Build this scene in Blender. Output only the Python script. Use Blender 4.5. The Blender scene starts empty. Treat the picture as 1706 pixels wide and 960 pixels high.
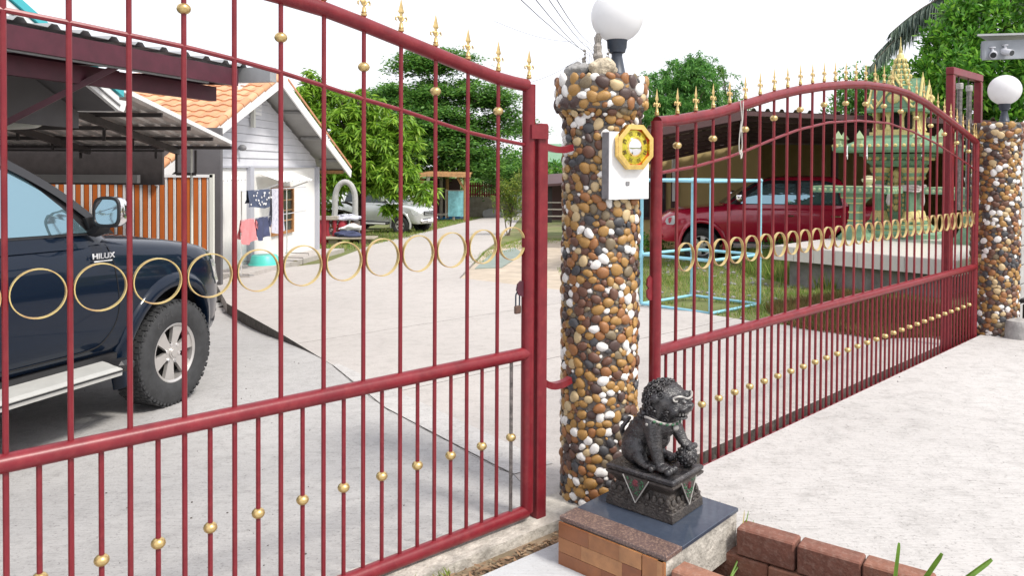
import bpy, bmesh, math, random
import numpy as np
from mathutils import Vector, Matrix, Euler

random.seed(7); np.random.seed(7)
scn = bpy.context.scene
COL = scn.collection
R_ = math.radians

# ------------------------------------------------------------------ camera
FPX, PITCH, ROLL, HOR, CXP, EZ = 1300.0, R_(1.0), R_(0.3), 279.0, 853.0, 1.62
PYP = HOR + FPX * math.tan(PITCH)
CAM = Vector((0, 0, EZ))
FW = Vector((0, math.cos(PITCH), -math.sin(PITCH)))
_r0, _u0 = Vector((1, 0, 0)), Vector((0, math.sin(PITCH), math.cos(PITCH)))
RT = _r0 * math.cos(ROLL) + _u0 * math.sin(ROLL)
UP = -_r0 * math.sin(ROLL) + _u0 * math.cos(ROLL)
cam_d = bpy.data.cameras.new('camera'); cam = bpy.data.objects.new('camera', cam_d); COL.objects.link(cam)
cam_d.sensor_fit = 'HORIZONTAL'; cam_d.sensor_width = 36.0; cam_d.lens = 36.0 * FPX / 1706.0
cam_d.shift_y = -(480.0 - PYP) / 1706.0
cam_d.clip_start = 0.05; cam_d.clip_end = 3000
m = Matrix((RT, UP, -FW)).transposed().to_4x4(); m.translation = CAM
cam.matrix_world = m
scn.camera = cam

# ------------------------------------------------------------------ world, sun, exposure
SUN_EL, SUN_DIR = R_(52), Vector((0.80, -0.60))          # towards the sun in plan
w = bpy.data.worlds.new('World'); scn.world = w; w.use_nodes = True
nt = w.node_tree; nt.nodes.clear()
sky = nt.nodes.new('ShaderNodeTexSky'); sky.sky_type = 'NISHITA'; sky.sun_disc = False
sky.sun_elevation = SUN_EL; sky.sun_rotation = math.atan2(SUN_DIR.x, SUN_DIR.y)
sky.air_density = 1.0; sky.dust_density = 4.0; sky.ozone_density = 1.0
mx = nt.nodes.new('ShaderNodeMix'); mx.data_type = 'RGBA'; mx.inputs[0].default_value = 0.78
mx.inputs[7].default_value = (10.6, 10.6, 11.2, 1)        # bright white cloud cover
bg = nt.nodes.new('ShaderNodeBackground'); bg.inputs[1].default_value = 0.10
ow = nt.nodes.new('ShaderNodeOutputWorld')
nt.links.new(sky.outputs[0], mx.inputs[6]); nt.links.new(mx.outputs[2], bg.inputs[0]); nt.links.new(bg.outputs[0], ow.inputs[0])
sd = bpy.data.lights.new('sun', 'SUN'); sd.energy = 2.6; sd.angle = R_(11); sd.color = (1.0, 0.95, 0.87)
sun = bpy.data.objects.new('sun', sd); COL.objects.link(sun)
sv = Vector((SUN_DIR.x * math.cos(SUN_EL), SUN_DIR.y * math.cos(SUN_EL), math.sin(SUN_EL)))
sun.rotation_euler = sv.to_track_quat('Z', 'Y').to_euler(); sun.location = sv * 40
scn.view_settings.view_transform = 'Standard'; scn.view_settings.look = 'None'
scn.view_settings.exposure = 0.53; scn.view_settings.gamma = 1.0; scn.view_settings.use_curve_mapping = False
scn.render.engine = 'CYCLES'

# ------------------------------------------------------------------ pixel -> place helpers
def ray(x, y): return FW + RT * ((x - CXP) / FPX) - UP * ((y - PYP) / FPX)
def pz(x, y, z):
    d = ray(x, y); return CAM + d * ((z - EZ) / d.z)
def py_(x, y, Y):
    d = ray(x, y); return CAM + d * (Y / d.y)
def pp(x, y, p0, n):
    d = ray(x, y); return CAM + d * ((Vector(p0) - CAM).dot(n) / d.dot(n))
TH = R_(49.0); GD = Vector((math.sin(TH), math.cos(TH), 0)); GN = Vector((-math.cos(TH), math.sin(TH), 0))
G0 = Vector((0.43, 3.80, 0)); SL = 0.045
def gz(x, y):
    n = (Vector((x, y, 0)) - G0).dot(GN)
    if n < 0: return 0.0
    if n < 46: return -SL * n
    return -SL * 46 - SL * 12 * (1 - math.exp(-(n - 46) / 12))
def pg(x, y, off=0.0):
    return pp(x, y, G0 + Vector((0, 0, off)), Vector((SL * GN.x, SL * GN.y, 1.0)))
def ns(n, s, z=0): return G0 + GN * n + GD * s + Vector((0, 0, z))

# ------------------------------------------------------------------ materials
def mat(name, col, rough=0.6, metal=0.0, var=0.0, vscale=8.0, col2=None, bump=0.0, bscale=40.0, coat=0.0, spec=0.5,
        det=4.0, stain=None, sscale=1.5, samt=0.5, attr=None, attr_cols=None, trans=0.0, wave=None, emis=None):
    m = bpy.data.materials.new(name); m.use_nodes = True
    nt = m.node_tree; b = nt.nodes['Principled BSDF']; N = nt.nodes.new; Lk = nt.links.new
    b.inputs['Roughness'].default_value = rough; b.inputs['Metallic'].default_value = metal
    b.inputs['Specular IOR Level'].default_value = spec
    if coat: b.inputs['Coat Weight'].default_value = coat; b.inputs['Coat Roughness'].default_value = 0.04
    c = (*col, 1); src = None
    tc = N('ShaderNodeTexCoord')
    if attr:
        at = N('ShaderNodeAttribute'); at.attribute_name = attr
        cr = N('ShaderNodeValToRGB'); e = cr.color_ramp.elements
        while len(e) < len(attr_cols): e.new(0.5)
        for i, cc in enumerate(attr_cols): e[i].position = i / (len(attr_cols) - 1); e[i].color = (*cc, 1)
        Lk(at.outputs['Fac'], cr.inputs[0]); src = cr.outputs[0]
    elif var or col2:
        no = N('ShaderNodeTexNoise'); no.inputs['Scale'].default_value = vscale; no.inputs['Detail'].default_value = det
        no.inputs['Roughness'].default_value = 0.62
        Lk(tc.outputs['Object'], no.inputs['Vector'])
        cr = N('ShaderNodeValToRGB'); e = cr.color_ramp.elements; e[0].position = 0.32; e[1].position = 0.70
        c2 = col2 or tuple(min(1, x * (1 + var)) for x in col); c1 = col if col2 else tuple(x * (1 - var) for x in col)
        e[0].color = (*c1, 1); e[1].color = (*c2, 1)
        Lk(no.outputs['Fac'], cr.inputs[0]); src = cr.outputs[0]
    if stain:
        n2 = N('ShaderNodeTexNoise'); n2.inputs['Scale'].default_value = sscale; n2.inputs['Detail'].default_value = 7; n2.inputs['Roughness'].default_value = 0.7
        Lk(tc.outputs['Object'], n2.inputs['Vector'])
        r2 = N('ShaderNodeValToRGB'); r2.color_ramp.elements[0].position = 0.48; r2.color_ramp.elements[1].position = 0.72
        r2.color_ramp.elements[0].color = (0, 0, 0, 1); r2.color_ramp.elements[1].color = (samt, samt, samt, 1)
        Lk(n2.outputs['Fac'], r2.inputs[0])
        mm = N('ShaderNodeMix'); mm.data_type = 'RGBA'; mm.inputs[7].default_value = (*stain, 1)
        if src: Lk(src, mm.inputs[6])
        else: mm.inputs[6].default_value = c
        Lk(r2.outputs[0], mm.inputs[0]); src = mm.outputs[2]
    if src: Lk(src, b.inputs['Base Color'])
    else: b.inputs['Base Color'].default_value = c
    if bump:
        nb = N('ShaderNodeTexNoise'); nb.inputs['Scale'].default_value = bscale; nb.inputs['Detail'].default_value = 5
        Lk(tc.outputs['Object'], nb.inputs['Vector'])
        bp = N('ShaderNodeBump'); bp.inputs['Strength'].default_value = min(1, bump); bp.inputs['Distance'].default_value = 0.01
        Lk(nb.outputs['Fac'], bp.inputs['Height']); Lk(bp.outputs[0], b.inputs['Normal'])
    if trans:
        tr = N('ShaderNodeBsdfTranslucent'); ms = N('ShaderNodeMixShader'); ms.inputs[0].default_value = trans
        if src: Lk(src, tr.inputs[0])
        else: tr.inputs[0].default_value = c
        o = nt.nodes['Material Output']; Lk(b.outputs[0], ms.inputs[1]); Lk(tr.outputs[0], ms.inputs[2]); Lk(ms.outputs[0], o.inputs[0])
    return m

def concrete(name, col, dark, sc, bump):
    """brushed concrete: broad tone drift, blotchy stains, fine broom marks and pits"""
    m = bpy.data.materials.new(name); m.use_nodes = True; nt = m.node_tree; b = nt.nodes['Principled BSDF']; N = nt.nodes.new; Lk = nt.links.new
    b.inputs['Roughness'].default_value = .88; b.inputs['Specular IOR Level'].default_value = .3
    tc = N('ShaderNodeTexCoord')
    def noise(scale, det, rough, stretch=None, rot=0):
        n = N('ShaderNodeTexNoise'); n.inputs['Scale'].default_value = scale; n.inputs['Detail'].default_value = det; n.inputs['Roughness'].default_value = rough
        if stretch:
            mp = N('ShaderNodeMapping'); mp.inputs['Scale'].default_value = stretch; mp.inputs['Rotation'].default_value = (0, 0, rot); Lk(tc.outputs['Object'], mp.inputs[0]); Lk(mp.outputs[0], n.inputs['Vector'])
        else: Lk(tc.outputs['Object'], n.inputs['Vector'])
        return n
    def ramp(src, p0, p1, v0, v1):
        r = N('ShaderNodeMapRange'); r.inputs[1].default_value = p0; r.inputs[2].default_value = p1; r.inputs[3].default_value = v0; r.inputs[4].default_value = v1; Lk(src, r.inputs[0]); return r.outputs[0]
    big = noise(.55 * sc, 3, .5); blot = noise(6.5 * sc, 8, .78); broom = noise(9, 6, .7, (1, 9, 1), R_(38)); pit = noise(70, 3, .6)
    def add(a, b_):
        q = N('ShaderNodeMath'); q.operation = 'ADD'; Lk(a, q.inputs[0]); Lk(b_, q.inputs[1]); return q.outputs[0]
    f = add(add(ramp(big.outputs[0], .35, .68, 0, .16), ramp(blot.outputs[0], .48, .72, 0, .38 * max(1, bump))), add(ramp(broom.outputs[0], .50, .74, 0, .34 * max(1, bump)), ramp(pit.outputs[0], .58, .74, 0, .7)))
    mx_ = N('ShaderNodeMix'); mx_.data_type = 'RGBA'; mx_.clamp_factor = True; mx_.inputs[6].default_value = (*col, 1); mx_.inputs[7].default_value = (*dark, 1); Lk(f, mx_.inputs[0]); Lk(mx_.outputs[2], b.inputs['Base Color'])
    h = add(ramp(broom.outputs[0], 0, 1, 0, 1.3), add(ramp(pit.outputs[0], 0, 1, 0, .5), ramp(blot.outputs[0], 0, 1, 0, 1.0)))
    bp = N('ShaderNodeBump'); bp.inputs['Strength'].default_value = .55 * bump; bp.inputs['Distance'].default_value = .012; Lk(h, bp.inputs['Height']); Lk(bp.outputs[0], b.inputs['Normal'])
    return m

M = {}
M['red'] = mat('gate_red_paint', (0.165, 0.011, 0.018), 0.36, var=0.18, vscale=11, bump=0.05, bscale=60, stain=(0.25, 0.040, 0.040), sscale=26, samt=0.45, spec=0.4)
M['gold'] = mat('gold_paint', (0.60, 0.44, 0.19), 0.34, 0.75, var=0.2, vscale=60, stain=(0.30, 0.20, 0.10), sscale=40, samt=0.5)
M['ringgold'] = mat('ring_gold', (0.62, 0.48, 0.20), 0.42, 0.55, stain=(0.27, 0.04, 0.05), sscale=11, samt=0.75)
M['steel'] = mat('bare_steel', (0.20, 0.18, 0.17), 0.45, 0.7, var=0.4, vscale=50, stain=(0.02, 0.02, 0.02), sscale=16, samt=0.8)
M['dark_rust'] = mat('dark_rust', (0.10, 0.055, 0.04), 0.7, var=0.3, vscale=80)
M['mortar'] = mat('mortar', (0.15, 0.13, 0.115), 0.95, var=0.3, vscale=30, bump=0.8, bscale=90)
M['wetmortar'] = mat('mortar_grey', (0.33, 0.32, 0.31), 0.9, var=0.25, vscale=14, bump=0.6, bscale=60)
PEB = [mat('pebble_' + n, c, 0.44, var=v, vscale=sc, bump=0.14, bscale=90, stain=s, sscale=45, samt=0.65) for n, c, v, sc, s in (
    ('ochre', (0.37, 0.205, 0.060), 0.35, 22, (0.16, 0.07, 0.02)), ('amber', (0.30, 0.130, 0.045), 0.35, 22, (0.14, 0.05, 0.02)),
    ('brown', (0.135, 0.060, 0.036), 0.3, 20, (0.07, 0.04, 0.03)), ('umber', (0.062, 0.036, 0.032), 0.3, 20, (0.16, 0.09, 0.06)),
    ('slate', (0.050, 0.050, 0.056), 0.3, 20, (0.15, 0.14, 0.13)), ('olive', (0.19, 0.145, 0.085), 0.3, 20, (0.09, 0.06, 0.04)),
    ('white', (0.78, 0.76, 0.73), 0.08, 20, (0.50, 0.46, 0.40)), ('cream', (0.53, 0.40, 0.22), 0.2, 20, (0.36, 0.24, 0.11)))]
PEBW = [0.24, 0.14, 0.16, 0.10, 0.07, 0.06, 0.15, 0.08]
M['concrete'] = concrete('road_concrete', (0.475, 0.445, 0.42), (0.25, 0.23, 0.215), 0.9, .8)
M['carslab'] = concrete('car_slab_concrete', (0.455, 0.445, 0.435), (0.19, 0.18, 0.175), 1.5, 1.0)
M['street'] = concrete('street_concrete', (0.54, 0.525, 0.51), (0.22, 0.21, 0.20), 1.2, 1.1)
M['apron'] = concrete('apron_concrete', (0.50, 0.515, 0.53), (0.34, 0.35, 0.36), 2.0, .6)
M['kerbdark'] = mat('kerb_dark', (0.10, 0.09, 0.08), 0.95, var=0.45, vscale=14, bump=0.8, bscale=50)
M['dirt'] = mat('dirt', (0.24, 0.175, 0.12), 0.95, var=0.35, vscale=5, bump=0.6, bscale=30, stain=(0.12, 0.12, 0.05), sscale=1.2, samt=0.7)
M['sand'] = mat('sandy_ground', (0.46, 0.39, 0.31), 0.95, var=0.18, vscale=3, bump=0.4, bscale=30, stain=(0.30, 0.25, 0.17), sscale=0.8, samt=0.5)
M['soil'] = mat('soil', (0.07, 0.055, 0.045), 0.95, var=0.4, vscale=30, bump=0.9, bscale=60)
M['white'] = mat('white_paint', (0.78, 0.78, 0.76), 0.6, var=0.04, vscale=4, stain=(0.55, 0.53, 0.50), sscale=2.0, samt=0.25)
M['whiteplate'] = mat('white_plate', (0.76, 0.76, 0.76), 0.45, stain=(0.45, 0.42, 0.38), sscale=16, samt=0.22)
M['greyplate'] = mat('grey_plate', (0.22, 0.22, 0.23), 0.6, var=0.2, vscale=30)
M['globe'] = mat('opal_globe', (0.84, 0.84, 0.85), 0.32, spec=0.45, trans=0.35)
M['blackmetal'] = mat('black_lamp_metal', (0.035, 0.045, 0.065), 0.45, var=0.2, vscale=30)
M['coral'] = mat('coral', (0.50, 0.43, 0.32), 0.95, var=0.35, vscale=50, bump=1.0, bscale=70)
M['driftwood'] = mat('driftwood', (0.30, 0.275, 0.25), 0.95, var=0.5, vscale=45, bump=1.0, bscale=60)
M['rock'] = mat('grey_rock', (0.27, 0.265, 0.26), 0.9, var=0.4, vscale=40, bump=0.9, bscale=60)
M['mirror'] = mat('convex_mirror', (0.86, 0.86, 0.88), 0.03, 1.0)
M['brightgold'] = mat('bright_gold', (0.86, 0.60, 0.20), 0.16, 1.0, var=0.15, vscale=40)
M['yellowgold'] = mat('yellow_gold', (0.58, 0.50, 0.05), 0.28, 0.6, var=0.3, vscale=90, stain=(0.20, 0.16, 0.02), sscale=120, samt=0.7)
M['trigram'] = mat('trigram_ink', (0.10, 0.06, 0.015), 0.5)
M['shadesoffit'] = mat('shaded_soffit', (0.105, 0.10, 0.105), 0.8, var=0.1, vscale=3)  # soffit grey darkened in the colour for the outbuilding's shade
M['redorange'] = mat('red_orange', (0.62, 0.07, 0.02), 0.4)
M['lion'] = mat('lion_bronze', (0.018, 0.017, 0.019), 0.27, var=0.5, vscale=40, bump=0.5, bscale=130, stain=(0.11, 0.10, 0.095), sscale=22, samt=0.6, metal=0.1, spec=0.8)
M['lionbase'] = mat('lion_base', (0.050, 0.042, 0.037), 0.4, var=0.45, vscale=50, bump=0.7, bscale=120, stain=(0.14, 0.12, 0.10), sscale=30, samt=0.5)
M['silver'] = mat('silver_trim', (0.40, 0.385, 0.36), 0.5, 0.3, var=0.25, vscale=80)
M['green'] = mat('green_enamel', (0.025, 0.12, 0.05), 0.4, var=0.2, vscale=60)
M['rose'] = mat('rose_enamel', (0.16, 0.035, 0.045), 0.4, var=0.2, vscale=60)
M['granite'] = mat('dark_granite', (0.045, 0.058, 0.085), 0.16, var=0.08, vscale=60, stain=(0.14, 0.16, 0.19), sscale=9, samt=0.18)
M['marble'] = mat('brown_marble', (0.105, 0.070, 0.066), 0.3, var=0.15, vscale=12, stain=(0.50, 0.34, 0.25), sscale=130, samt=0.75)
M['cement'] = mat('rough_cement', (0.47, 0.44, 0.39), 0.95, var=0.35, vscale=10, bump=1.0, bscale=45, stain=(0.14, 0.13, 0.11), sscale=7, samt=0.7)
WOODT = [mat('wood_tile_' + str(i), c, 0.35, var=0.22, vscale=9, stain=(0.16, 0.07, 0.035), sscale=20, samt=0.4) for i, c in enumerate(((0.25, 0.092, 0.036), (0.31, 0.130, 0.050), (0.20, 0.068, 0.028), (0.37, 0.175, 0.072)))]
BRICK = [mat('brick_' + str(i), c, 0.9, var=0.2, vscale=16, bump=0.35, bscale=80, stain=(0.45, 0.33, 0.27), sscale=50, samt=0.3) for i, c in enumerate(((0.22, 0.095, 0.062), (0.18, 0.075, 0.052), (0.27, 0.125, 0.080)))]
M['blade'] = mat('fresh_blade', (0.16, 0.30, 0.035), 0.45, var=0.3, vscale=14, trans=0.25)
M['dryblade'] = mat('dry_blade', (0.42, 0.36, 0.15), 0.7, var=0.3, vscale=14)
M['litter'] = mat('leaf_litter', (0.2, 0.12, 0.07), 0.9, attr='var', attr_cols=((0.10, 0.06, 0.035), (0.22, 0.13, 0.07), (0.33, 0.24, 0.15)))
M['navy'] = mat('navy_car_paint', (0.003, 0.009, 0.022), 0.30, 0.0, coat=0.6, spec=0.08)
M['carred'] = mat('red_car_paint', (0.44, 0.007, 0.040), 0.25, 0.1, coat=1.0)
M['carsilver'] = mat('silver_car_paint', (0.52, 0.54, 0.54), 0.3, 0.35, coat=0.8)
M['carwhite'] = mat('white_car_paint', (0.75, 0.75, 0.74), 0.3, coat=0.8)
M['tint'] = mat('tinted_glass', (0.24, 0.38, 0.44), 0.03, 0.75)
M['tintdark'] = mat('dark_glass', (0.05, 0.06, 0.07), 0.04, 0.3)
M['rubber'] = mat('tyre_rubber', (0.035, 0.036, 0.038), 0.75, var=0.25, vscale=20, bump=0.1, bscale=80)
M['blackplastic'] = mat('black_plastic', (0.018, 0.018, 0.020), 0.45)
M['well'] = mat('wheel_well', (0.008, 0.008, 0.009), 0.9)
M['alloy'] = mat('alloy_rim', (0.55, 0.53, 0.51), 0.32, 0.6)
M['chrome'] = mat('chrome', (0.82, 0.82, 0.83), 0.08, 1.0)
M['step'] = mat('step_aluminium', (0.56, 0.56, 0.53), 0.42, 0.3, var=0.06, vscale=9)
M['lens'] = mat('headlight_lens', (0.66, 0.68, 0.70), 0.08, 0.35)
M['badge'] = mat('badge_white', (0.80, 0.80, 0.80), 0.3)
M['maroonbeam'] = mat('maroon_beam', (0.072, 0.012, 0.024), 0.5, var=0.2, vscale=8)
M['sheet'] = mat('grey_roof_sheet', (0.34, 0.35, 0.36), 0.5, 0.3, var=0.12, vscale=4)
M['bluesheet'] = mat('turquoise_roof_edge', (0.05, 0.42, 0.47), 0.5)
M['undersheet'] = mat('under_sheet', (0.46, 0.43, 0.41), 0.45, 0.3, var=0.12, vscale=3)
M['darksteel'] = mat('dark_steel', (0.05, 0.042, 0.042), 0.6, var=0.2, vscale=10)
M['pvc'] = mat('pvc_pipe', (0.66, 0.66, 0.60), 0.4)
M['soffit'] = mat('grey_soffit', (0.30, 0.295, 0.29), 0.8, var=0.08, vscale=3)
M['siding'] = mat('pale_siding', (0.60, 0.61, 0.65), 0.65, var=0.06, vscale=3)
M['fascia'] = mat('white_fascia', (0.78, 0.78, 0.78), 0.55)
M['greycol'] = mat('grey_column', (0.42, 0.43, 0.48), 0.7)
TILE = [mat('roof_tile_' + str(i), c, 0.6, var=0.12, vscale=6, stain=(0.30, 0.15, 0.08), sscale=5, samt=0.4) for i, c in enumerate(((0.60, 0.30, 0.155), (0.64, 0.35, 0.19), (0.55, 0.26, 0.13)))]
M['orange'] = mat('orange_slat', (0.50, 0.125, 0.022), 0.5, var=0.10, vscale=3)
M['blackstrip'] = mat('black_strip', (0.02, 0.016, 0.016), 0.6)
M['woodframe'] = mat('brown_wood_frame', (0.36, 0.17, 0.06), 0.6, var=0.2, vscale=10)
M['paleblue'] = mat('pale_blue_pipe', (0.28, 0.58, 0.70), 0.45, var=0.1, vscale=10)
M['teal'] = mat('teal_basin', (0.09, 0.55, 0.48), 0.4)
M['pink'] = mat('pink_cloth', (0.70, 0.24, 0.25), 0.9, var=0.1, vscale=8, bump=0.4, bscale=12)
M['navycloth'] = mat('navy_cloth', (0.055, 0.065, 0.13), 0.9, var=0.2, vscale=8, bump=0.4, bscale=12)
M['printcloth'] = mat('print_cloth', (0.55, 0.55, 0.62), 0.9, stain=(0.16, 0.18, 0.28), sscale=14, samt=0.8)
M['dotcloth'] = mat('dotted_cloth', (0.07, 0.09, 0.15), 0.9, bump=0.3, bscale=12)
M['bark'] = mat('bark', (0.14, 0.11, 0.085), 0.95, var=0.4, vscale=12, bump=0.9, bscale=30)
M['barkdark'] = mat('bark_dark', (0.055, 0.043, 0.035), 0.95, var=0.4, vscale=12, bump=0.9, bscale=30)
M['timber'] = mat('raw_timber', (0.42, 0.23, 0.10), 0.75, var=0.25, vscale=6)
M['greytimber'] = mat('grey_timber', (0.40, 0.36, 0.31), 0.8, var=0.2, vscale=8)
M['redplank'] = mat('red_plank', (0.30, 0.02, 0.035), 0.6, var=0.2, vscale=5)
M['oldwall'] = mat('old_block_wall', (0.36, 0.32, 0.25), 0.95, var=0.2, vscale=2, bump=0.6, bscale=14, stain=(0.09, 0.08, 0.06), sscale=1.3, samt=0.8)
M['tarpblue'] = mat('blue_tarp', (0.02, 0.22, 0.52), 0.5, var=0.2, vscale=3, bump=0.4, bscale=6)
M['tarpteal'] = mat('pale_teal_sheet', (0.22, 0.52, 0.58), 0.5, var=0.3, vscale=4)
M['tarpgreen'] = mat('green_mat', (0.23, 0.275, 0.245), 0.85, var=0.15, vscale=5)
M['yellow'] = mat('yellow_wall', (0.58, 0.44, 0.20), 0.8, var=0.07, vscale=1.5)
M['shadewall'] = mat('shaded_rear_wall', (0.50, 0.37, 0.16), 0.85, var=0.1, vscale=2)  # wall yellow with the carport's deep shade put into the colour
M['brownframe'] = mat('brown_frame', (0.075, 0.035, 0.035), 0.6)
M['rooftan'] = mat('old_fibre_sheet', (0.19, 0.15, 0.14), 0.8, var=0.25, vscale=3)
M['whitetile'] = mat('white_floor_tile', (0.70, 0.66, 0.62), 0.25, var=0.05, vscale=6)
M['basegrey'] = mat('base_concrete', (0.22, 0.21, 0.20), 0.9, var=0.3, vscale=4, bump=0.4, bscale=24, stain=(0.34, 0.32, 0.30), sscale=3, samt=0.6)
M['shrinegreen'] = mat('shrine_green', (0.15, 0.28, 0.17), 0.6, var=0.22, vscale=10)
M['palegreen'] = mat('pale_shrine_green', (0.34, 0.44, 0.25), 0.5, var=0.15, vscale=10)
M['shrinegold'] = mat('shrine_gold', (0.58, 0.49, 0.20), 0.5, 0.1, var=0.2, vscale=30)
M['garland'] = mat('garland_cloth', (0.52, 0.48, 0.46), 0.8, var=0.2, vscale=20, bump=0.5, bscale=20)
M['blockwall'] = mat('cinder_block', (0.38, 0.38, 0.37), 0.9, var=0.15, vscale=7, bump=0.5, bscale=40)
M['cctv'] = mat('camera_white', (0.55, 0.56, 0.60), 0.4)
M['awning'] = mat('awning_steel', (0.28, 0.30, 0.33), 0.5, 0.3, var=0.2, vscale=4)
M['wire'] = mat('cable_black', (0.03, 0.03, 0.03), 0.7)
M['rope'] = mat('pale_wire', (0.50, 0.48, 0.44), 0.6)
M['darkinterior'] = mat('dark_interior', (0.02, 0.018, 0.018), 0.9)
M['houseglass'] = mat('window_glass', (0.03, 0.035, 0.04), 0.08)
M['greyroof'] = mat('far_grey_roof', (0.36, 0.37, 0.38), 0.7, var=0.1, vscale=1)
M['grass'] = mat('grass_blades', (0.1, 0.16, 0.03), 0.7, attr='var', attr_cols=((0.09, 0.19, 0.03), (0.17, 0.30, 0.045), (0.27, 0.34, 0.06), (0.42, 0.36, 0.15)), trans=0.35)
M['grassground'] = mat('grass_ground', (0.13, 0.15, 0.045), 0.95, var=0.3, vscale=2.0, bump=0.5, bscale=20, stain=(0.26, 0.20, 0.12), sscale=0.6, samt=0.8)
M['weeds'] = mat('dry_weeds', (0.1, 0.1, 0.03), 0.8, attr='var', attr_cols=((0.06, 0.08, 0.02), (0.13, 0.12, 0.03), (0.22, 0.15, 0.05), (0.20, 0.09, 0.03)), trans=0.2)
M['mango'] = mat('mango_leaf', (0.1, 0.2, 0.03), 0.42, attr='var', attr_cols=((0.06, 0.15, 0.016), (0.15, 0.30, 0.030), (0.27, 0.47, 0.045), (0.42, 0.58, 0.09)), trans=0.42)
M['fineleaf'] = mat('fine_leaf', (0.1, 0.2, 0.03), 0.5, attr='var', attr_cols=((0.045, 0.13, 0.035), (0.085, 0.22, 0.046), (0.15, 0.32, 0.055), (0.24, 0.42, 0.08)), trans=0.42)
M['bambooleaf'] = mat('bamboo_leaf', (0.1, 0.2, 0.03), 0.5, attr='var', attr_cols=((0.05, 0.16, 0.04), (0.09, 0.26, 0.06), (0.15, 0.36, 0.07), (0.25, 0.46, 0.11)), trans=0.4)
M['brightleaf'] = mat('bright_leaf', (0.1, 0.2, 0.03), 0.4, attr='var', attr_cols=((0.03, 0.11, 0.018), (0.075, 0.23, 0.026), (0.15, 0.37, 0.036), (0.30, 0.50, 0.07)), trans=0.38)
M['palmleaf'] = mat('palm_leaf', (0.1, 0.2, 0.03), 0.5, attr='var', attr_cols=((0.06, 0.10, 0.085), (0.10, 0.15, 0.11), (0.16, 0.22, 0.14)), trans=0.2)
M['yellowleaf'] = mat('yellow_leaf', (0.1, 0.2, 0.03), 0.5, attr='var', attr_cols=((0.06, 0.13, 0.02), (0.12, 0.21, 0.03), (0.24, 0.30, 0.04), (0.34, 0.34, 0.06)), trans=0.3)

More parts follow.
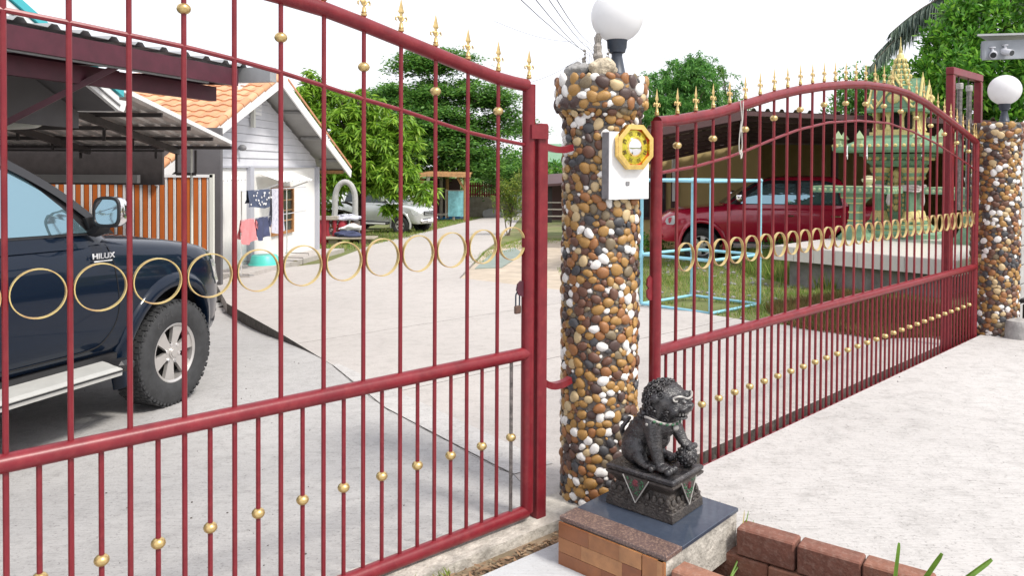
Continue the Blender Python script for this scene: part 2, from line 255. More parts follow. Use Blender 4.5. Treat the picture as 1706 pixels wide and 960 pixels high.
# ------------------------------------------------------------------ mesh builder
class MB:
    def __init__(s): s.v = []; s.f = []; s.mi = []; s.cur = 0
    def add(s, vs, fs):
        o = len(s.v); s.v += [tuple(v) for v in vs]; s.f += [tuple(i + o for i in f) for f in fs]; s.mi += [s.cur] * len(fs); return s
    def box(s, c, size, rot=None, taper=1.0, bev=0.0):
        hx, hy, hz = (a / 2 for a in size)
        if bev > 0:
            b = min(bev, hx * .9, hy * .9, hz * .9); vs = []; ix = {}
            fs = []
            for sx in (-1, 1):
                for sy in (-1, 1):
                    for sz in (-1, 1):
                        for ax in range(3):
                            p = [sx * (hx - b), sy * (hy - b), sz * (hz - b)]; p[ax] = (sx * hx, sy * hy, sz * hz)[ax]
                            ix[(sx, sy, sz, ax)] = len(vs); vs.append(p)
            for ax in range(3):
                u, w_ = (ax + 1) % 3, (ax + 2) % 3
                for sg in (-1, 1):
                    q = []
                    for a, b_ in ((-1, -1), (1, -1), (1, 1), (-1, 1)):
                        k = [0, 0, 0]; k[ax] = sg; k[u] = a; k[w_] = b_; q.append(ix[(*k, ax)])
                    fs.append(q if sg > 0 else q[::-1])
                    
            for ax in range(3):
                u, w_ = (ax + 1) % 3, (ax + 2) % 3
                for a in (-1, 1):
                    for b_ in (-1, 1):
                        k0 = [0, 0, 0]; k0[u] = a; k0[w_] = b_
                        k1 = list(k0); k0[ax] = -1; k1[ax] = 1
                        q = [ix[(*k0, u)], ix[(*k1, u)], ix[(*k1, w_)], ix[(*k0, w_)]]
                        fs.append(q if a * b_ < 0 else q[::-1])
            for sx in (-1, 1):
                for sy in (-1, 1):
                    for sz in (-1, 1):
                        q = [ix[(sx, sy, sz, 0)], ix[(sx, sy, sz, 1)], ix[(sx, sy, sz, 2)]]
                        fs.append(q if sx * sy * sz > 0 else q[::-1])
            vs = [Vector(v) for v in vs]
        else:
            vs = [Vector((x * hx * (taper if z > 0 else 1), y * hy * (taper if z > 0 else 1), z * hz)) for z in (-1, 1) for y in (-1, 1) for x in (-1, 1)]
            fs = [(0, 2, 3, 1), (4, 5, 7, 6), (0, 1, 5, 4), (2, 6, 7, 3), (0, 4, 6, 2), (1, 3, 7, 5)]
        if rot is not None:
            mt = rot if isinstance(rot, Matrix) else Euler(rot).to_matrix()
            vs = [mt @ v for v in vs]
        c = Vector(c); return s.add([v + c for v in vs], fs)
    def tube(s, pts, r, n=8, cap=True, flat=None):
        pts = [Vector(p) for p in pts]; k = len(pts); rs = r if isinstance(r, (list, tuple)) else [r] * k
        vs = []; up = None
        for i, p in enumerate(pts):
            t = (pts[min(i + 1, k - 1)] - pts[max(i - 1, 0)]).normalized()
            if up is None:
                a = Vector((0, 0, 1)) if abs(t.z) < .9 else Vector((1, 0, 0)); up = (a - t * a.dot(t)).normalized()
            else: up = (up - t * up.dot(t)).normalized()
            sd_ = t.cross(up)
            for j in range(n):
                a = 2 * math.pi * j / n + (math.pi / 4 if n == 4 else 0)
                fx, fy = flat if flat else (1, 1)
                vs.append(p + sd_ * (math.cos(a) * rs[i] * fx) + up * (math.sin(a) * rs[i] * fy))
        fs = [(i * n + j, i * n + (j + 1) % n, (i + 1) * n + (j + 1) % n, (i + 1) * n + j) for i in range(k - 1) for j in range(n)]
        if cap: fs += [tuple(range(n))[::-1], tuple((k - 1) * n + j for j in range(n))]
        return s.add(vs, fs)
    def bar(s, a, b, wx, wy=None): return s.tube([a, b], wx / 2 * 1.4142, 4) if wy is None else s.beam(a, b, wx, wy)
    def beam(s, a, b, wd, h):
        a, b = Vector(a), Vector(b); t = (b - a).normalized(); u = Vector((0, 0, 1)); u = (u - t * u.dot(t))
        u = u.normalized() if u.length > 1e-4 else Vector((0, 1, 0)); sd_ = t.cross(u)
        vs = [p + sd_ * (wd / 2 * i) + u * (h / 2 * j) for p in (a, b) for i, j in ((-1, -1), (1, -1), (1, 1), (-1, 1))]
        return s.add(vs, [(3, 2, 1, 0), (4, 5, 6, 7), (0, 1, 5, 4), (1, 2, 6, 5), (2, 3, 7, 6), (3, 0, 4, 7)])
    def lathe(s, prof, n=16, c=(0, 0, 0), sq=False, rot=0.0):
        c = Vector(c); vs = []; fs = []; k = len(prof)
        for (r, z) in prof:
            for j in range(n):
                a = 2 * math.pi * j / n + rot; vs.append(c + Vector((r * math.cos(a), r * math.sin(a), z)))
        for i in range(k - 1):
            for j in range(n): fs.append((i * n + j, i * n + (j + 1) % n, (i + 1) * n + (j + 1) % n, (i + 1) * n + j))
        fs += [tuple(range(n))[::-1], tuple((k - 1) * n + j for j in range(n))]
        return s.add(vs, fs)
    def prism(s, poly, z0, z1, zf=None):
        n = len(poly)
        ar = sum(poly[i][0] * poly[(i + 1) % n][1] - poly[(i + 1) % n][0] * poly[i][1] for i in range(n))
        if ar < 0: poly = poly[::-1]
        f0 = (lambda x, y: z0) if zf is None else (lambda x, y: zf(x, y) + z0); f1 = (lambda x, y: z1) if zf is None else (lambda x, y: zf(x, y) + z1)
        vs = [(p[0], p[1], f0(p[0], p[1])) for p in poly] + [(p[0], p[1], f1(p[0], p[1])) for p in poly]
        fs = [tuple(range(n))[::-1], tuple(range(n, 2 * n))] + [(i, (i + 1) % n, n + (i + 1) % n, n + i) for i in range(n)]
        return s.add(vs, fs)
    def ext(s, poly, o, ax, ay, t0, t1):            # polygon in plane (o, ax, ay) extruded along ax x ay
        o, ax, ay = Vector(o), Vector(ax), Vector(ay); nz = ax.cross(ay).normalized(); n = len(poly)
        ar = sum(poly[i][0] * poly[(i + 1) % n][1] - poly[(i + 1) % n][0] * poly[i][1] for i in range(n))
        if ar < 0: poly = poly[::-1]
        vs = [o + ax * p[0] + ay * p[1] + nz * t0 for p in poly] + [o + ax * p[0] + ay * p[1] + nz * t1 for p in poly]
        return s.add(vs, [tuple(range(n))[::-1], tuple(range(n, 2 * n))] + [(i, (i + 1) % n, n + (i + 1) % n, n + i) for i in range(n)])
    def ball(s, c, r, nu=10, nv=6, rot=None):
        r = r if isinstance(r, (tuple, list)) else (r, r, r); c = Vector(c); vs = []
        mt = Euler(rot).to_matrix() if rot is not None else None
        def P(x, y, z):
            v = Vector((x * r[0], y * r[1], z * r[2])); return c + (mt @ v if mt else v)
        vs.append(P(0, 0, -1))
        for i in range(1, nv):
            a = -math.pi / 2 + math.pi * i / nv
            for j in range(nu):
                b = 2 * math.pi * j / nu; vs.append(P(math.cos(a) * math.cos(b), math.cos(a) * math.sin(b), math.sin(a)))
        vs.append(P(0, 0, 1)); fs = []
        for j in range(nu): fs.append((0, 1 + (j + 1) % nu, 1 + j))
        for i in range(nv - 2):
            for j in range(nu): fs.append((1 + i * nu + j, 1 + i * nu + (j + 1) % nu, 1 + (i + 1) * nu + (j + 1) % nu, 1 + (i + 1) * nu + j))
        l = len(vs) - 1
        for j in range(nu): fs.append((l, 1 + (nv - 2) * nu + j, 1 + (nv - 2) * nu + (j + 1) % nu))
        return s.add(vs, fs)
    def mesh(s, name, mats, smooth=True, angle=35):
        me = bpy.data.meshes.new(name); me.from_pydata(s.v, [], s.f)
        for mm in (mats if isinstance(mats, (list, tuple)) else [mats]): me.materials.append(mm)
        if any(s.mi): me.polygons.foreach_set('material_index', s.mi)
        if smooth:
            me.polygons.foreach_set('use_smooth', [True] * len(me.polygons)); me.set_sharp_from_angle(angle=R_(angle))
        me.update(); return me
    def build(s, name, mats, parent=None, smooth=True, angle=35):
        return link(name, s.mesh(name, mats, smooth, angle), parent)

def link(name, me, parent=None, loc=None, rot=None, scale=None):
    o = bpy.data.objects.new(name, me); COL.objects.link(o)
    if parent: o.parent = parent
    if loc is not None: o.location = loc
    if rot is not None: o.rotation_euler = rot
    if scale is not None: o.scale = scale
    return o
def tag(o, label=None, cat=None, group=None, kind=None):
    if label: o['label'] = label
    if cat: o['category'] = cat
    if group: o['group'] = group
    if kind: o['kind'] = kind
    return o
def thing(name, label, cat, loc=(0, 0, 0), rz=0.0, group=None):
    o = bpy.data.objects.new(name, None); COL.objects.link(o); o.location = loc; o.rotation_euler = (0, 0, rz); o.empty_display_size = .1
    return tag(o, label, cat, group)
def copy_tree(o, parent=None):
    c = o.copy(); COL.objects.link(c)
    if parent: c.parent = parent
    for ch in [x for x in o.children]: copy_tree(ch, c)
    return c
def eval_mesh(o):
    dg = bpy.context.evaluated_depsgraph_get(); dg.update()
    me = bpy.data.meshes.new_from_object(o.evaluated_get(dg)); return me
def text_mesh(body, size, depth, material):
    cu = bpy.data.curves.new('lettering', 'FONT'); cu.body = body; cu.size = size; cu.extrude = depth; cu.align_x = 'CENTER'; cu.align_y = 'CENTER'
    o = bpy.data.objects.new('tmp', cu); COL.objects.link(o); me = eval_mesh(o)
    bpy.data.objects.remove(o); me.materials.clear(); me.materials.append(material); return me
def cat_rom(pts, n=8):
    pts = [Vector(p) for p in pts]; out = []
    for i in range(len(pts) - 1):
        p0, p1, p2, p3 = pts[max(i - 1, 0)], pts[i], pts[i + 1], pts[min(i + 2, len(pts) - 1)]
        for k in range(n):
            t = k / n
            out.append(.5 * ((2 * p1) + (p2 - p0) * t + (2 * p0 - 5 * p1 + 4 * p2 - p3) * t * t + (3 * p1 - p0 - 3 * p2 + p3) * t ** 3))
    out.append(pts[-1]); return out
# ================================================================== SETTING
def smooth(a, b, x):
    t = min(1, max(0, (x - a) / (b - a))); return t * t * (3 - 2 * t)
def clip(poly, p0, n):                       # keep side where (p - p0).n >= 0
    out = []; k = len(poly)
    for i in range(k):
        a, b = Vector(poly[i][:2]), Vector(poly[(i + 1) % k][:2]); da = (a - p0).dot(n); db = (b - p0).dot(n)
        if da >= 0: out.append(tuple(a))
        if (da > 0 > db) or (da < 0 < db): out.append(tuple(a + (b - a) * (da / (da - db))))
    return out
G02, GN2, GD2 = Vector(G0[:2]), Vector(GN[:2]), Vector(GD[:2])
def grid_sheet(name, xs, ys, zf, material, keep=None):
    idx = {}; vs = []; fs = []
    for j, y in enumerate(ys):
        for i, x in enumerate(xs): vs.append((x, y, zf(x, y)))
    nx = len(xs)
    for j in range(len(ys) - 1):
        for i in range(nx - 1):
            if keep is None or keep((xs[i] + xs[i + 1]) / 2, (ys[j] + ys[j + 1]) / 2): fs.append((j * nx + i, j * nx + i + 1, (j + 1) * nx + i + 1, (j + 1) * nx + i))
    mb = MB(); mb.v = vs; mb.f = fs; mb.mi = [0] * len(fs)
    return mb.build(name, material, None, True, 60)
def ground_z(x, y):
    base = gz(x, y) - 0.012
    left = smooth(0.6, -0.4, x) * smooth(17.5, 15.0, y)
    n = (Vector((x, y)) - G02).dot(GN2)
    return base - 0.30 * left - 0.18 * smooth(0.5, 0.0, n)
xs = sorted(set([-400, -250, -150, -90, -60, -40, -30, -24, -20] + [i * 1.0 for i in range(-18, 25)] + [28, 34, 42, 60, 90, 150, 250, 400]))
ys = sorted(set([-60, -30, -12, -6] + [i * 1.0 for i in range(-4, 30)] + [32, 35, 38, 42, 46, 50, 55, 60, 66, 72, 80, 90, 110, 140, 200, 300, 500, 900]))
tag(grid_sheet('ground', xs, ys, ground_z, M['grassground']), kind='structure')

KERB = [(-4.11, 11.24), (-2.52, 8.55), (-1.59, 6.91), (-0.88, 5.45), (-0.10, 4.26), (0.02, 4.09)]
TRK = 0.12
ra, rb = ns(TRK, -0.28), ns(TRK, 5.3)
DRIVE = KERB + [(ra.x, ra.y), (4.22, 7.44), (3.55, 8.02), (3.19, 8.14), (2.75, 8.55), (2.43, 9.05), (1.7, 10.4), (0.72, 11.9), (-0.94, 13.95), (-0.75, 20.0), (-0.06, 31.6), (0.9, 60.0), (-1.02, 58.6), (-3.0, 38.0), (-4.35, 24.5), (-4.3, 17.84), (-4.9, 17.0), (-5.55, 16.6), (-5.4, 14.2)]
drive = tag(bpy.data.objects.new('driveway', None), kind='structure'); COL.objects.link(drive)
cuts = [(-5, 2.43), (2.44, 4.87), (4.88, 8.6), (8.61, 13.2), (13.21, 18.5), (18.51, 25), (25.01, 33), (33.01, 60)]
for a, b in cuts:
    pl = clip(clip(DRIVE, G02 + GN2 * a, GN2), G02 + GN2 * b, -GN2)
    if a < 0:
        pass
    if len(pl) < 3: continue
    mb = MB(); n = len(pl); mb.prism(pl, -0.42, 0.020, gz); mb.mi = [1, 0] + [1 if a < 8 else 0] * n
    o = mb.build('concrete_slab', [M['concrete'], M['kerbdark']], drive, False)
# paler finishing band along the drive edge and the crack filler
band = MB()
BL = [Vector(p) for p in KERB[2:]]; prev = None
for i, p in enumerate(BL):
    t = (BL[min(i + 1, len(BL) - 1)] - BL[max(i - 1, 0)]).normalized(); nr = Vector((-t.y, t.x)); q = p + nr * (0.26 if i else 0.06)
    if prev is not None:
        a, b = prev; vs = [(*a, gz(*a) + .024), (*p, gz(*p) + .024), (*q, gz(*q) + .024), (*b, gz(*b) + .024)]
        band.add(vs, [(0, 1, 2, 3)])
    prev = (p, q)
o = band.build('edge_band', M['street'], drive, False)

def kerb_drop(x, y):
    return 0.003 + 0.145 * smooth(7.0, 10.2, y)
def left_of_kerb(x, y):
    P = KERB[::-1]
    if y > 11.24: return x < -4.11 - (y - 11.24) * 0.42 + 0.02
    for i in range(len(P) - 1):
        (x0, y0), (x1, y1) = P[i], P[i + 1]
        if y0 <= y <= y1: return x < x0 + (x1 - x0) * (y - y0) / (y1 - y0) + 0.35
    return True
cs_x = [-12 + i * 0.3 for i in range(0, 43)]; cs_y = [-4 + i * 0.3 for i in range(0, 67)]
def carz(x, y):
    return gz(x, y) + 0.02 - kerb_drop(x, y)
mb = MB(); nx = len(cs_x)
for yy in cs_y:
    for xx in cs_x:
        n_ = (Vector((xx, yy)) - G02).dot(GN2)
        if n_ < .06: q_ = Vector((xx, yy)) + GN2 * (.06 - n_) if n_ > -.6 else Vector((xx, yy)); mb.v.append((q_.x, q_.y, carz(q_.x, q_.y)))
        else: mb.v.append((xx, yy, carz(xx, yy)))
for j in range(len(cs_y) - 1):
    for i in range(nx - 1):
        xm, ym = cs_x[i] + .15, cs_y[j] + .15
        n = (Vector((xm, ym)) - G02).dot(GN2)
        if n > -0.12 and left_of_kerb(xm, ym): mb.f.append((j * nx + i, j * nx + i + 1, (j + 1) * nx + i + 1, (j + 1) * nx + i)); mb.mi.append(0)
tag(mb.build('car_slab', M['carslab'], None, True, 60), kind='structure')
# crack along the slab joint
cr = MB(); rng = random.Random(3)
cp = []
for i in range(len(BL) - 1):
    for k in range(9):
        t = k / 9; p = BL[i].lerp(BL[i + 1], t); tt = (BL[i + 1] - BL[i]).normalized(); nr = Vector((-tt.y, tt.x)); cp.append(p - nr * (0.004 + rng.uniform(-.010, .014)))
cp = [c for c in cp]
o = cr.tube([(c.x, c.y, carz(c.x, c.y) - 0.001) for c in cp], [0.0010 + rng.random() * .0025 for c in cp], 4).build('slab_crack', M['kerbdark'], None, False); tag(o, kind='structure')

# gate track, gutter and outer apron / street slab
def strip(name, n0, n1, s0, s1, z0, z1, material):
    pl = [tuple(ns(n0, s0)[:2]), tuple(ns(n1, s0)[:2]), tuple(ns(n1, s1)[:2]), tuple(ns(n0, s1)[:2])]
    return tag(MB().prism(pl, z0, z1).build(name, material, None, False), kind='structure')
strip('gate_track', -0.085, 0.135, -7, -0.13, -0.3, 0.024, M['cement'])
strip('gutter_bed', -0.20, -0.085, -7, -0.13, -0.3, -0.022, M['dirt'])

# right-hand frame of reference: the right gate's own line
RX, RY, RTH = 0.8272, 3.9140, R_(46.186)
RD = Vector((math.sin(RTH), math.cos(RTH), 0)); RN = Vector((-math.cos(RTH), math.sin(RTH), 0)); R0 = Vector((RX, RY, 0))
def rs(n, s, z=0): return R0 + RN * n + RD * s + Vector((0, 0, z))
BA, BF, BR = pz(933, 858, .2), pz(1109.4, 926.6, .2), pz(1248.7, 849.6, .2)
bd1 = (BF - BA); bd1.z = 0; bl1 = bd1.length; bd1.normalize(); bd2 = Vector((-bd1.y, bd1.x, 0)); bl2 = (BR - BF).dot(bd2)
BA = Vector((BA.x, BA.y, 0)); BF = BA + bd1 * bl1; BR = BF + bd2 * bl2; BB = BA + bd2 * bl2
K1, K2 = pz(1247, 866, .15), pz(1491, 940, .15)
APRON = [tuple(ns(-.2, -9)[:2]), tuple(ns(-.2, .25)[:2]), tuple((BA + bd2 * .3)[:2]), (BF.x - .005, BF.y - .005), tuple((BF + bd1 * 4)[:2]), tuple(ns(-9, 3)[:2]), tuple(ns(-9, -9)[:2])]
tag(MB().prism(APRON, -0.3, 0.0).build('apron', M['apron'], None, False), kind='structure')
a0, a1 = rs(-0.05, -0.42), rs(-0.05, 10.5)
STREET = [tuple(a0[:2]), (BR.x + .002, BR.y + .002), tuple(K1[:2]), tuple(K2[:2]), tuple((K2 + (K2 - K1) * 1.2)[:2]), (3.2, 0.2), (6, -4), (18, -4), (22, 12), tuple(a1[:2])]
tag(MB().prism(STREET, -0.3, 0.08).build('street', M['street'], None, False), kind='structure')
# trench floor by the right gate
pl = [tuple(rs(-0.05, -.4)[:2]), tuple(rs(-0.05, 5.4)[:2]), tuple(rs(0.4, 5.4)[:2]), tuple(rs(0.4, -.4)[:2])]
tag(MB().prism(pl, -0.3, -0.13).build('trench_bed', M['dirt'], None, False), kind='structure')
# lip slab of the drive behind the right gate (its dark worn face shows through the bars)
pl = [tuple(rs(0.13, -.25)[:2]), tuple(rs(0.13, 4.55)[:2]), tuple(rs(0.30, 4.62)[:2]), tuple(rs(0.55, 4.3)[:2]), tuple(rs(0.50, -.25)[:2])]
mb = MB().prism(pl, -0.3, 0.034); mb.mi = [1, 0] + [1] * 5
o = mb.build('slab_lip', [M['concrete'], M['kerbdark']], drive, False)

# sandy pad right of the road, green mats, verge
def plane_poly(name, pts, off, material, kind='structure', parent=None, label=None, cat=None):
    mb = MB().prism([p[:2] for p in pts], off - 0.05, off, gz); o = mb.build(name, material, parent, False)
    if kind: tag(o, kind=kind)
    if label: tag(o, label, cat)
    return o
pad = [pg(*p) for p in ((766, 466), (812, 418), (870, 400), (1000, 402), (1010, 432), (1000, 478), (935, 486))]
plane_poly('sandy_path', pad, 0.006, M['sand'])
gm = [pg(*p) for p in ((791, 449), (818, 424), (858, 414), (872, 424), (836, 447))]
plane_poly('ground_mat', gm, 0.022, M['tarpgreen'], None, None, 'faded green mat spread on the sandy path beside the road', 'mat')
fp = [pg(*p) for p in ((540, 441), (600, 416), (600, 408), (520, 424), (505, 436))]

# ------------------------------------------------------------------ scattered blades
def blades(name, pts, hmin, hmax, wid, material, lean=0.5, seed=1, kind='stuff', parent=None):
    rg = np.random.RandomState(seed); P = np.array(pts, float); n = len(P)
    a = rg.uniform(0, 2 * np.pi, n); h = rg.uniform(hmin, hmax, n); l = rg.uniform(0, lean, n) * h; b = rg.uniform(0, 2 * np.pi, n)
    wv = np.stack([np.cos(a), np.sin(a), 0 * a], 1) * (wid * rg.uniform(.6, 1.3, n))[:, None]
    tip = P + np.stack([np.cos(b) * l, np.sin(b) * l, h], 1)
    V = np.stack([P - wv, P + wv, tip], 1).reshape(-1, 3); Fc = np.arange(3 * n).reshape(-1, 3)
    me = bpy.data.meshes.new(name); me.from_pydata(V.tolist(), [], Fc.tolist()); me.materials.append(material)
    at = me.attributes.new('var', 'FLOAT', 'FACE'); at.data.foreach_set('value', rg.uniform(0, 1, n).astype(np.float32))
    o = link(name, me, parent); tag(o, kind=kind); return o
def inpoly(x, y, poly):
    c = False; n = len(poly); j = n - 1
    for i in range(n):
        xi, yi = poly[i][0], poly[i][1]; xj, yj = poly[j][0], poly[j][1]
        if (yi > y) != (yj > y) and x < (xj - xi) * (y - yi) / (yj - yi) + xi: c = not c
        j = i
    return c
def scatter(poly, n, seed, dens=None, zf=None):
    rg = random.Random(seed); xs = [p[0] for p in poly]; ys = [p[1] for p in poly]; out = []; t = 0
    while len(out) < n and t < n * 12:
        t += 1; x = rg.uniform(min(xs), max(xs)); y = rg.uniform(min(ys), max(ys))
        if inpoly(x, y, poly) and (dens is None or rg.random() < dens(x, y)): out.append((x, y, (zf or ground_z)(x, y)))
    return out
def patch(x, y, s=1.7, o=0.0):
    return 0.5 + 0.5 * math.sin(x * s + 1.3 * math.sin(y * s * .7 + o)) * math.sin(y * s * 1.1 + o + .8 * math.sin(x * s))
lawn = [(1.75, 10.5), (2.5, 9.15), (3.2, 8.3), (5.2, 10.0), (6.6, 12.0), (8, 16), (3.0, 17), (0.9, 15.5), (0.85, 12.2)]
pipe_c = (2.45, 10.05)
blades('lawn_grass', scatter(lawn, 26000, 11, lambda x, y: (0.15 + 0.85 * patch(x, y)) * (0.12 if abs(x - pipe_c[0]) + abs(y - pipe_c[1]) < .62 else 1)), 0.015, 0.085, 0.006, M['grass'], 1.0, 2)
weedp = [tuple(p[:2]) for p in (rs(.22, 4.65), rs(.3, 6.4), rs(2.2, 7.4), rs(2.5, 5.6), rs(1.6, 4.5), rs(.65, 4.4))]
blades('dry_weeds', scatter(weedp, 30000, 12, lambda x, y: 0.25 + 0.75 * patch(x, y, 3)), 0.03, 0.17, 0.007, M['weeds'], 0.9, 3)
bush = [pg(*p) for p in ((1235, 432), (1300, 432), (1400, 470), (1390, 486), (1300, 470), (1240, 455))]
blades('tall_grass', scatter(bush, 6000, 13), 0.08, 0.34, 0.010, M['grass'], 0.7, 4)
verge = [tuple(pg(*p)[:2]) for p in ((520, 425), (600, 414), (690, 395), (752, 376), (800, 362), (812, 357), (760, 360), (700, 372), (600, 388), (530, 396))]
blades('verge_grass', scatter(verge, 9000, 14), 0.03, 0.14, 0.014, M['grass'], 0.9, 5)
vr = [tuple(pg(*p)[:2]) for p in ((770, 470), (775, 440), (812, 416), (866, 398), (935, 398), (935, 404), (880, 412), (815, 432))]
blades('road_edge_grass', scatter(vr, 2600, 15, lambda x, y: patch(x, y, 2)), 0.02, 0.10, 0.010, M['grass'], 0.9, 6)
# stones and rubble on the lawn
mb = MB(); rg = random.Random(5)
for (x, y, z) in scatter(lawn, 260, 21, lambda x, y: 1.0 if (patch(x, y) < .45) else .1):
    r = rg.uniform(.012, .045); mb.ball((x, y, z + r * .3), (r, r * rg.uniform(.6, 1), r * .6), 6, 4, (0, 0, rg.random() * 6))
tag(mb.build('rubble', M['rock'], None, False), kind='stuff')
# leaf litter in the gutter
rg = np.random.RandomState(9); n = 1500; V = []; Fc = []
for i in range(n):
    s_ = rg.uniform(-4.5, -0.14); nn_ = -0.20 + 0.10 * rg.beta(1.4, 2.2); p = ns(nn_, s_, -0.020 + rg.uniform(0, .018))
    a = rg.uniform(0, 6.28); L = rg.uniform(.008, .026); d = Vector((math.cos(a), math.sin(a), rg.uniform(-.3, .3))) * L; q = Vector((-math.sin(a), math.cos(a), rg.uniform(-.4, .4))) * L * .35
    k = len(V); V += [tuple(p - d), tuple(p + q), tuple(p + d), tuple(p - q)]; Fc.append((k, k + 1, k + 2, k + 3))
me = bpy.data.meshes.new('leaf_litter'); me.from_pydata(V, [], Fc); me.materials.append(M['litter'])
at = me.attributes.new('var', 'FLOAT', 'FACE'); at.data.foreach_set('value', rg.uniform(0, 1, n).astype(np.float32)); tag(link('leaf_litter', me), kind='stuff')
rgq = random.Random(44); mb = MB()
for k in range(420):                                            # loose grit and small stones on the concrete
    if k < 260: x, y = rgq.uniform(-4, .3), rgq.uniform(1.5, 7.5); n_ = (Vector((x, y)) - G02).dot(GN2); z = carz(x, y); ok_ = n_ > .2 and left_of_kerb(x + .3, y)
    else: x, y = rgq.uniform(.9, 5), rgq.uniform(2.2, 8); z = .08; ok_ = inpoly(x, y, [(a0.x, a0.y), (BR.x + .1, BR.y), (2.2, 2.6), (5, 2.6), (a1.x, a1.y)])
    if ok_: r = rgq.choice((.002, .0025, .003, .004, .006)); mb.ball((x, y, z + r * .4), (r, r * rgq.uniform(.6, 1), r * .6), 5, 3, (0, 0, rgq.random() * 6))
tag(mb.build('loose_grit', M['kerbdark'], None, False), kind='stuff')
blades('gutter_weed', [tuple(ns(-.10 + rg.uniform(-.02, .02), -1.05 + rg.uniform(-.12, .12), -.01)) for i in range(40)], .02, .05, .004, M['grass'], 1.2, 8)

# ================================================================== GATES
SP = 0.1645
_t = MB().tube([(0, 0, 0), (0, 0, 1)], 0.0085, 10); BARM = _t.mesh('bar', M['red']); BARS = _t.mesh('bare_bar', M['steel'])
_b = MB().lathe([(.009, -.017), (.015, -.014), (.0205, -.008), (.0228, 0), (.0205, .008), (.015, .014), (.009, .017)], 14); BEAD = _b.mesh('bead', M['gold'], True, 60)
def ring_mesh():
    mb = MB(); n = 36; ro, ri, hw = 0.0735, 0.0702, 0.0082; vs = []
    for i in range(n):
        a = 2 * math.pi * i / n; c, s = math.cos(a), math.sin(a)
        vs += [(ro * c, -hw, ro * s), (ro * c, hw, ro * s), (ri * c, hw, ri * s), (ri * c, -hw, ri * s)]
    fs = [(i * 4 + k, i * 4 + (k + 1) % 4, ((i + 1) % n) * 4 + (k + 1) % 4, ((i + 1) % n) * 4 + k) for i in range(n) for k in range(4)]
    return mb.add(vs, fs).mesh('ring', M['ringgold'], True, 40)
RINGM = ring_mesh()
def finial_mesh():
    mb = MB()
    mb.lathe([(.009, 0), (.0135, .004), (.0135, .012), (.0105, .015), (.0125, .020), (.0095, .025), (.008, .040)], 10)
    out = [(.006, .036), (.0075, .058), (.015, .066), (.0075, .072), (.0085, .082), (.017, .090), (.012, .104), (0, .152)]
    for k in range(len(out) - 1):
        (x0, z0), (x1, z1) = out[k], out[k + 1]
        d0 = .0055 + .002 * (z0 < .06); d1 = .0055 if k < len(out) - 2 else 0.0005
        vs = [(x0, 0, z0), (0, -d0, z0), (-x0, 0, z0), (0, d0, z0), (x1, 0, z1), (0, -d1, z1), (-x1, 0, z1), (0, d1, z1)]
        mb.add(vs, [(0, 4, 5, 1), (1, 5, 6, 2), (2, 6, 7, 3), (3, 7, 4, 0)])
    for sx in (-1, 1):
        mb.tube([(sx * .006, 0, .050), (sx * .014, 0, .066), (sx * .022, 0, .070), (sx * .029, 0, .063), (sx * .029, 0, .053), (sx * .023, 0, .051)], [.004, .0045, .0045, .004, .0035, .003], 6)
    return mb.mesh('finial', M['gold'], True, 40)
FINM = finial_mesh()
RINGR = {}
def gate(name, label, org, th, i0, i1, topf, arcf, midf, botz, ringz, beadpar, stiles, steel_at=None):
    g = thing(name, label, 'gate', (org[0], org[1], 0), math.pi / 2 - th, 'red steel gate leaves')
    xs_ = [i0 + k * .25 for k in range(int((i1 - i0) / .25) + 1)]
    MB().tube([(x * SP, 0, topf(x)) for x in xs_], 0.0285, 14).build('top_rail', M['red'], g)
    MB().tube([(x * SP, 0, arcf(x)) for x in xs_], 0.0085, 8).build('arched_rail', M['red'], g)
    MB().tube([(i0 * SP, 0, midf(i0)), (i1 * SP, 0, midf(i1))], 0.0285, 14).build('middle_rail', M['red'], g)
    MB().tube([(i0 * SP, 0, botz(i0)), (i1 * SP, 0, botz(i1))], 0.0285, 14).build('bottom_rail', M['red'], g)
    for sx in stiles:
        MB().tube([(sx * SP, 0, botz(sx)), (sx * SP, 0, topf(sx) + .005)], 0.0295, 14).build('stile', M['red'], g)
        link('finial', FINM, g, (sx * SP, 0, topf(sx) + .030), None, (.87, .87, .87))
    for i in range(math.ceil(i0 + .2), math.floor(i1 - .2) + 1):
        x = i * SP
        link('bar', BARM, g, (x, 0, botz(i)), None, (1, 1, topf(i) - botz(i)))
        link('finial', FINM, g, (x, 0, topf(i) + .030), None, (.87, .87, .87))
        link('bar', BARM, g, (x, 0, topf(i)), None, (.9, .9, .05))
        if i % 2 == beadpar: link('bead', BEAD, g, (x, 0, arcf(i) + .122))
        link('ring', RINGM, g, ((i + .5) * SP, 0, ringz(i + .5)))
    for i in range(math.ceil(i0 - .5 + .2), math.floor(i1 - .5 - .1) + 1):
        x = (i + .5) * SP
        link('bar', BARS if steel_at == i else BARM, g, (x, 0, botz(i)), None, (.95, .95, midf(i) - botz(i)))
        link('bead', BEAD, g, (x, 0, botz(i) + .358))
    return g
Lt = [(-4, 2.285), (-2, 2.295), (0, 2.288), (2, 2.268), (3.5, 2.245), (5.03, 2.215), (6, 2.193), (6.98, 2.158), (8, 2.118), (9.02, 2.078), (9.98, 2.041), (10.97, 2.006), (11.6, 1.992), (12.2, 1.985)]
La = [(-4, 2.05), (-2, 2.062), (0, 2.058), (1.03, 2.042), (2.06, 2.023), (3.04, 2.005), (3.97, 1.981), (5, 1.95), (6, 1.914), (6.98, 1.876), (8, 1.844), (9.03, 1.804), (9.99, 1.768), (10.98, 1.742), (12.2, 1.716)]
it = lambda tb: (lambda x: float(np.interp(x, [a for a, b in tb], [b for a, b in tb])))
LG = (-1.4386, 2.2093); LTH = R_(49.566)
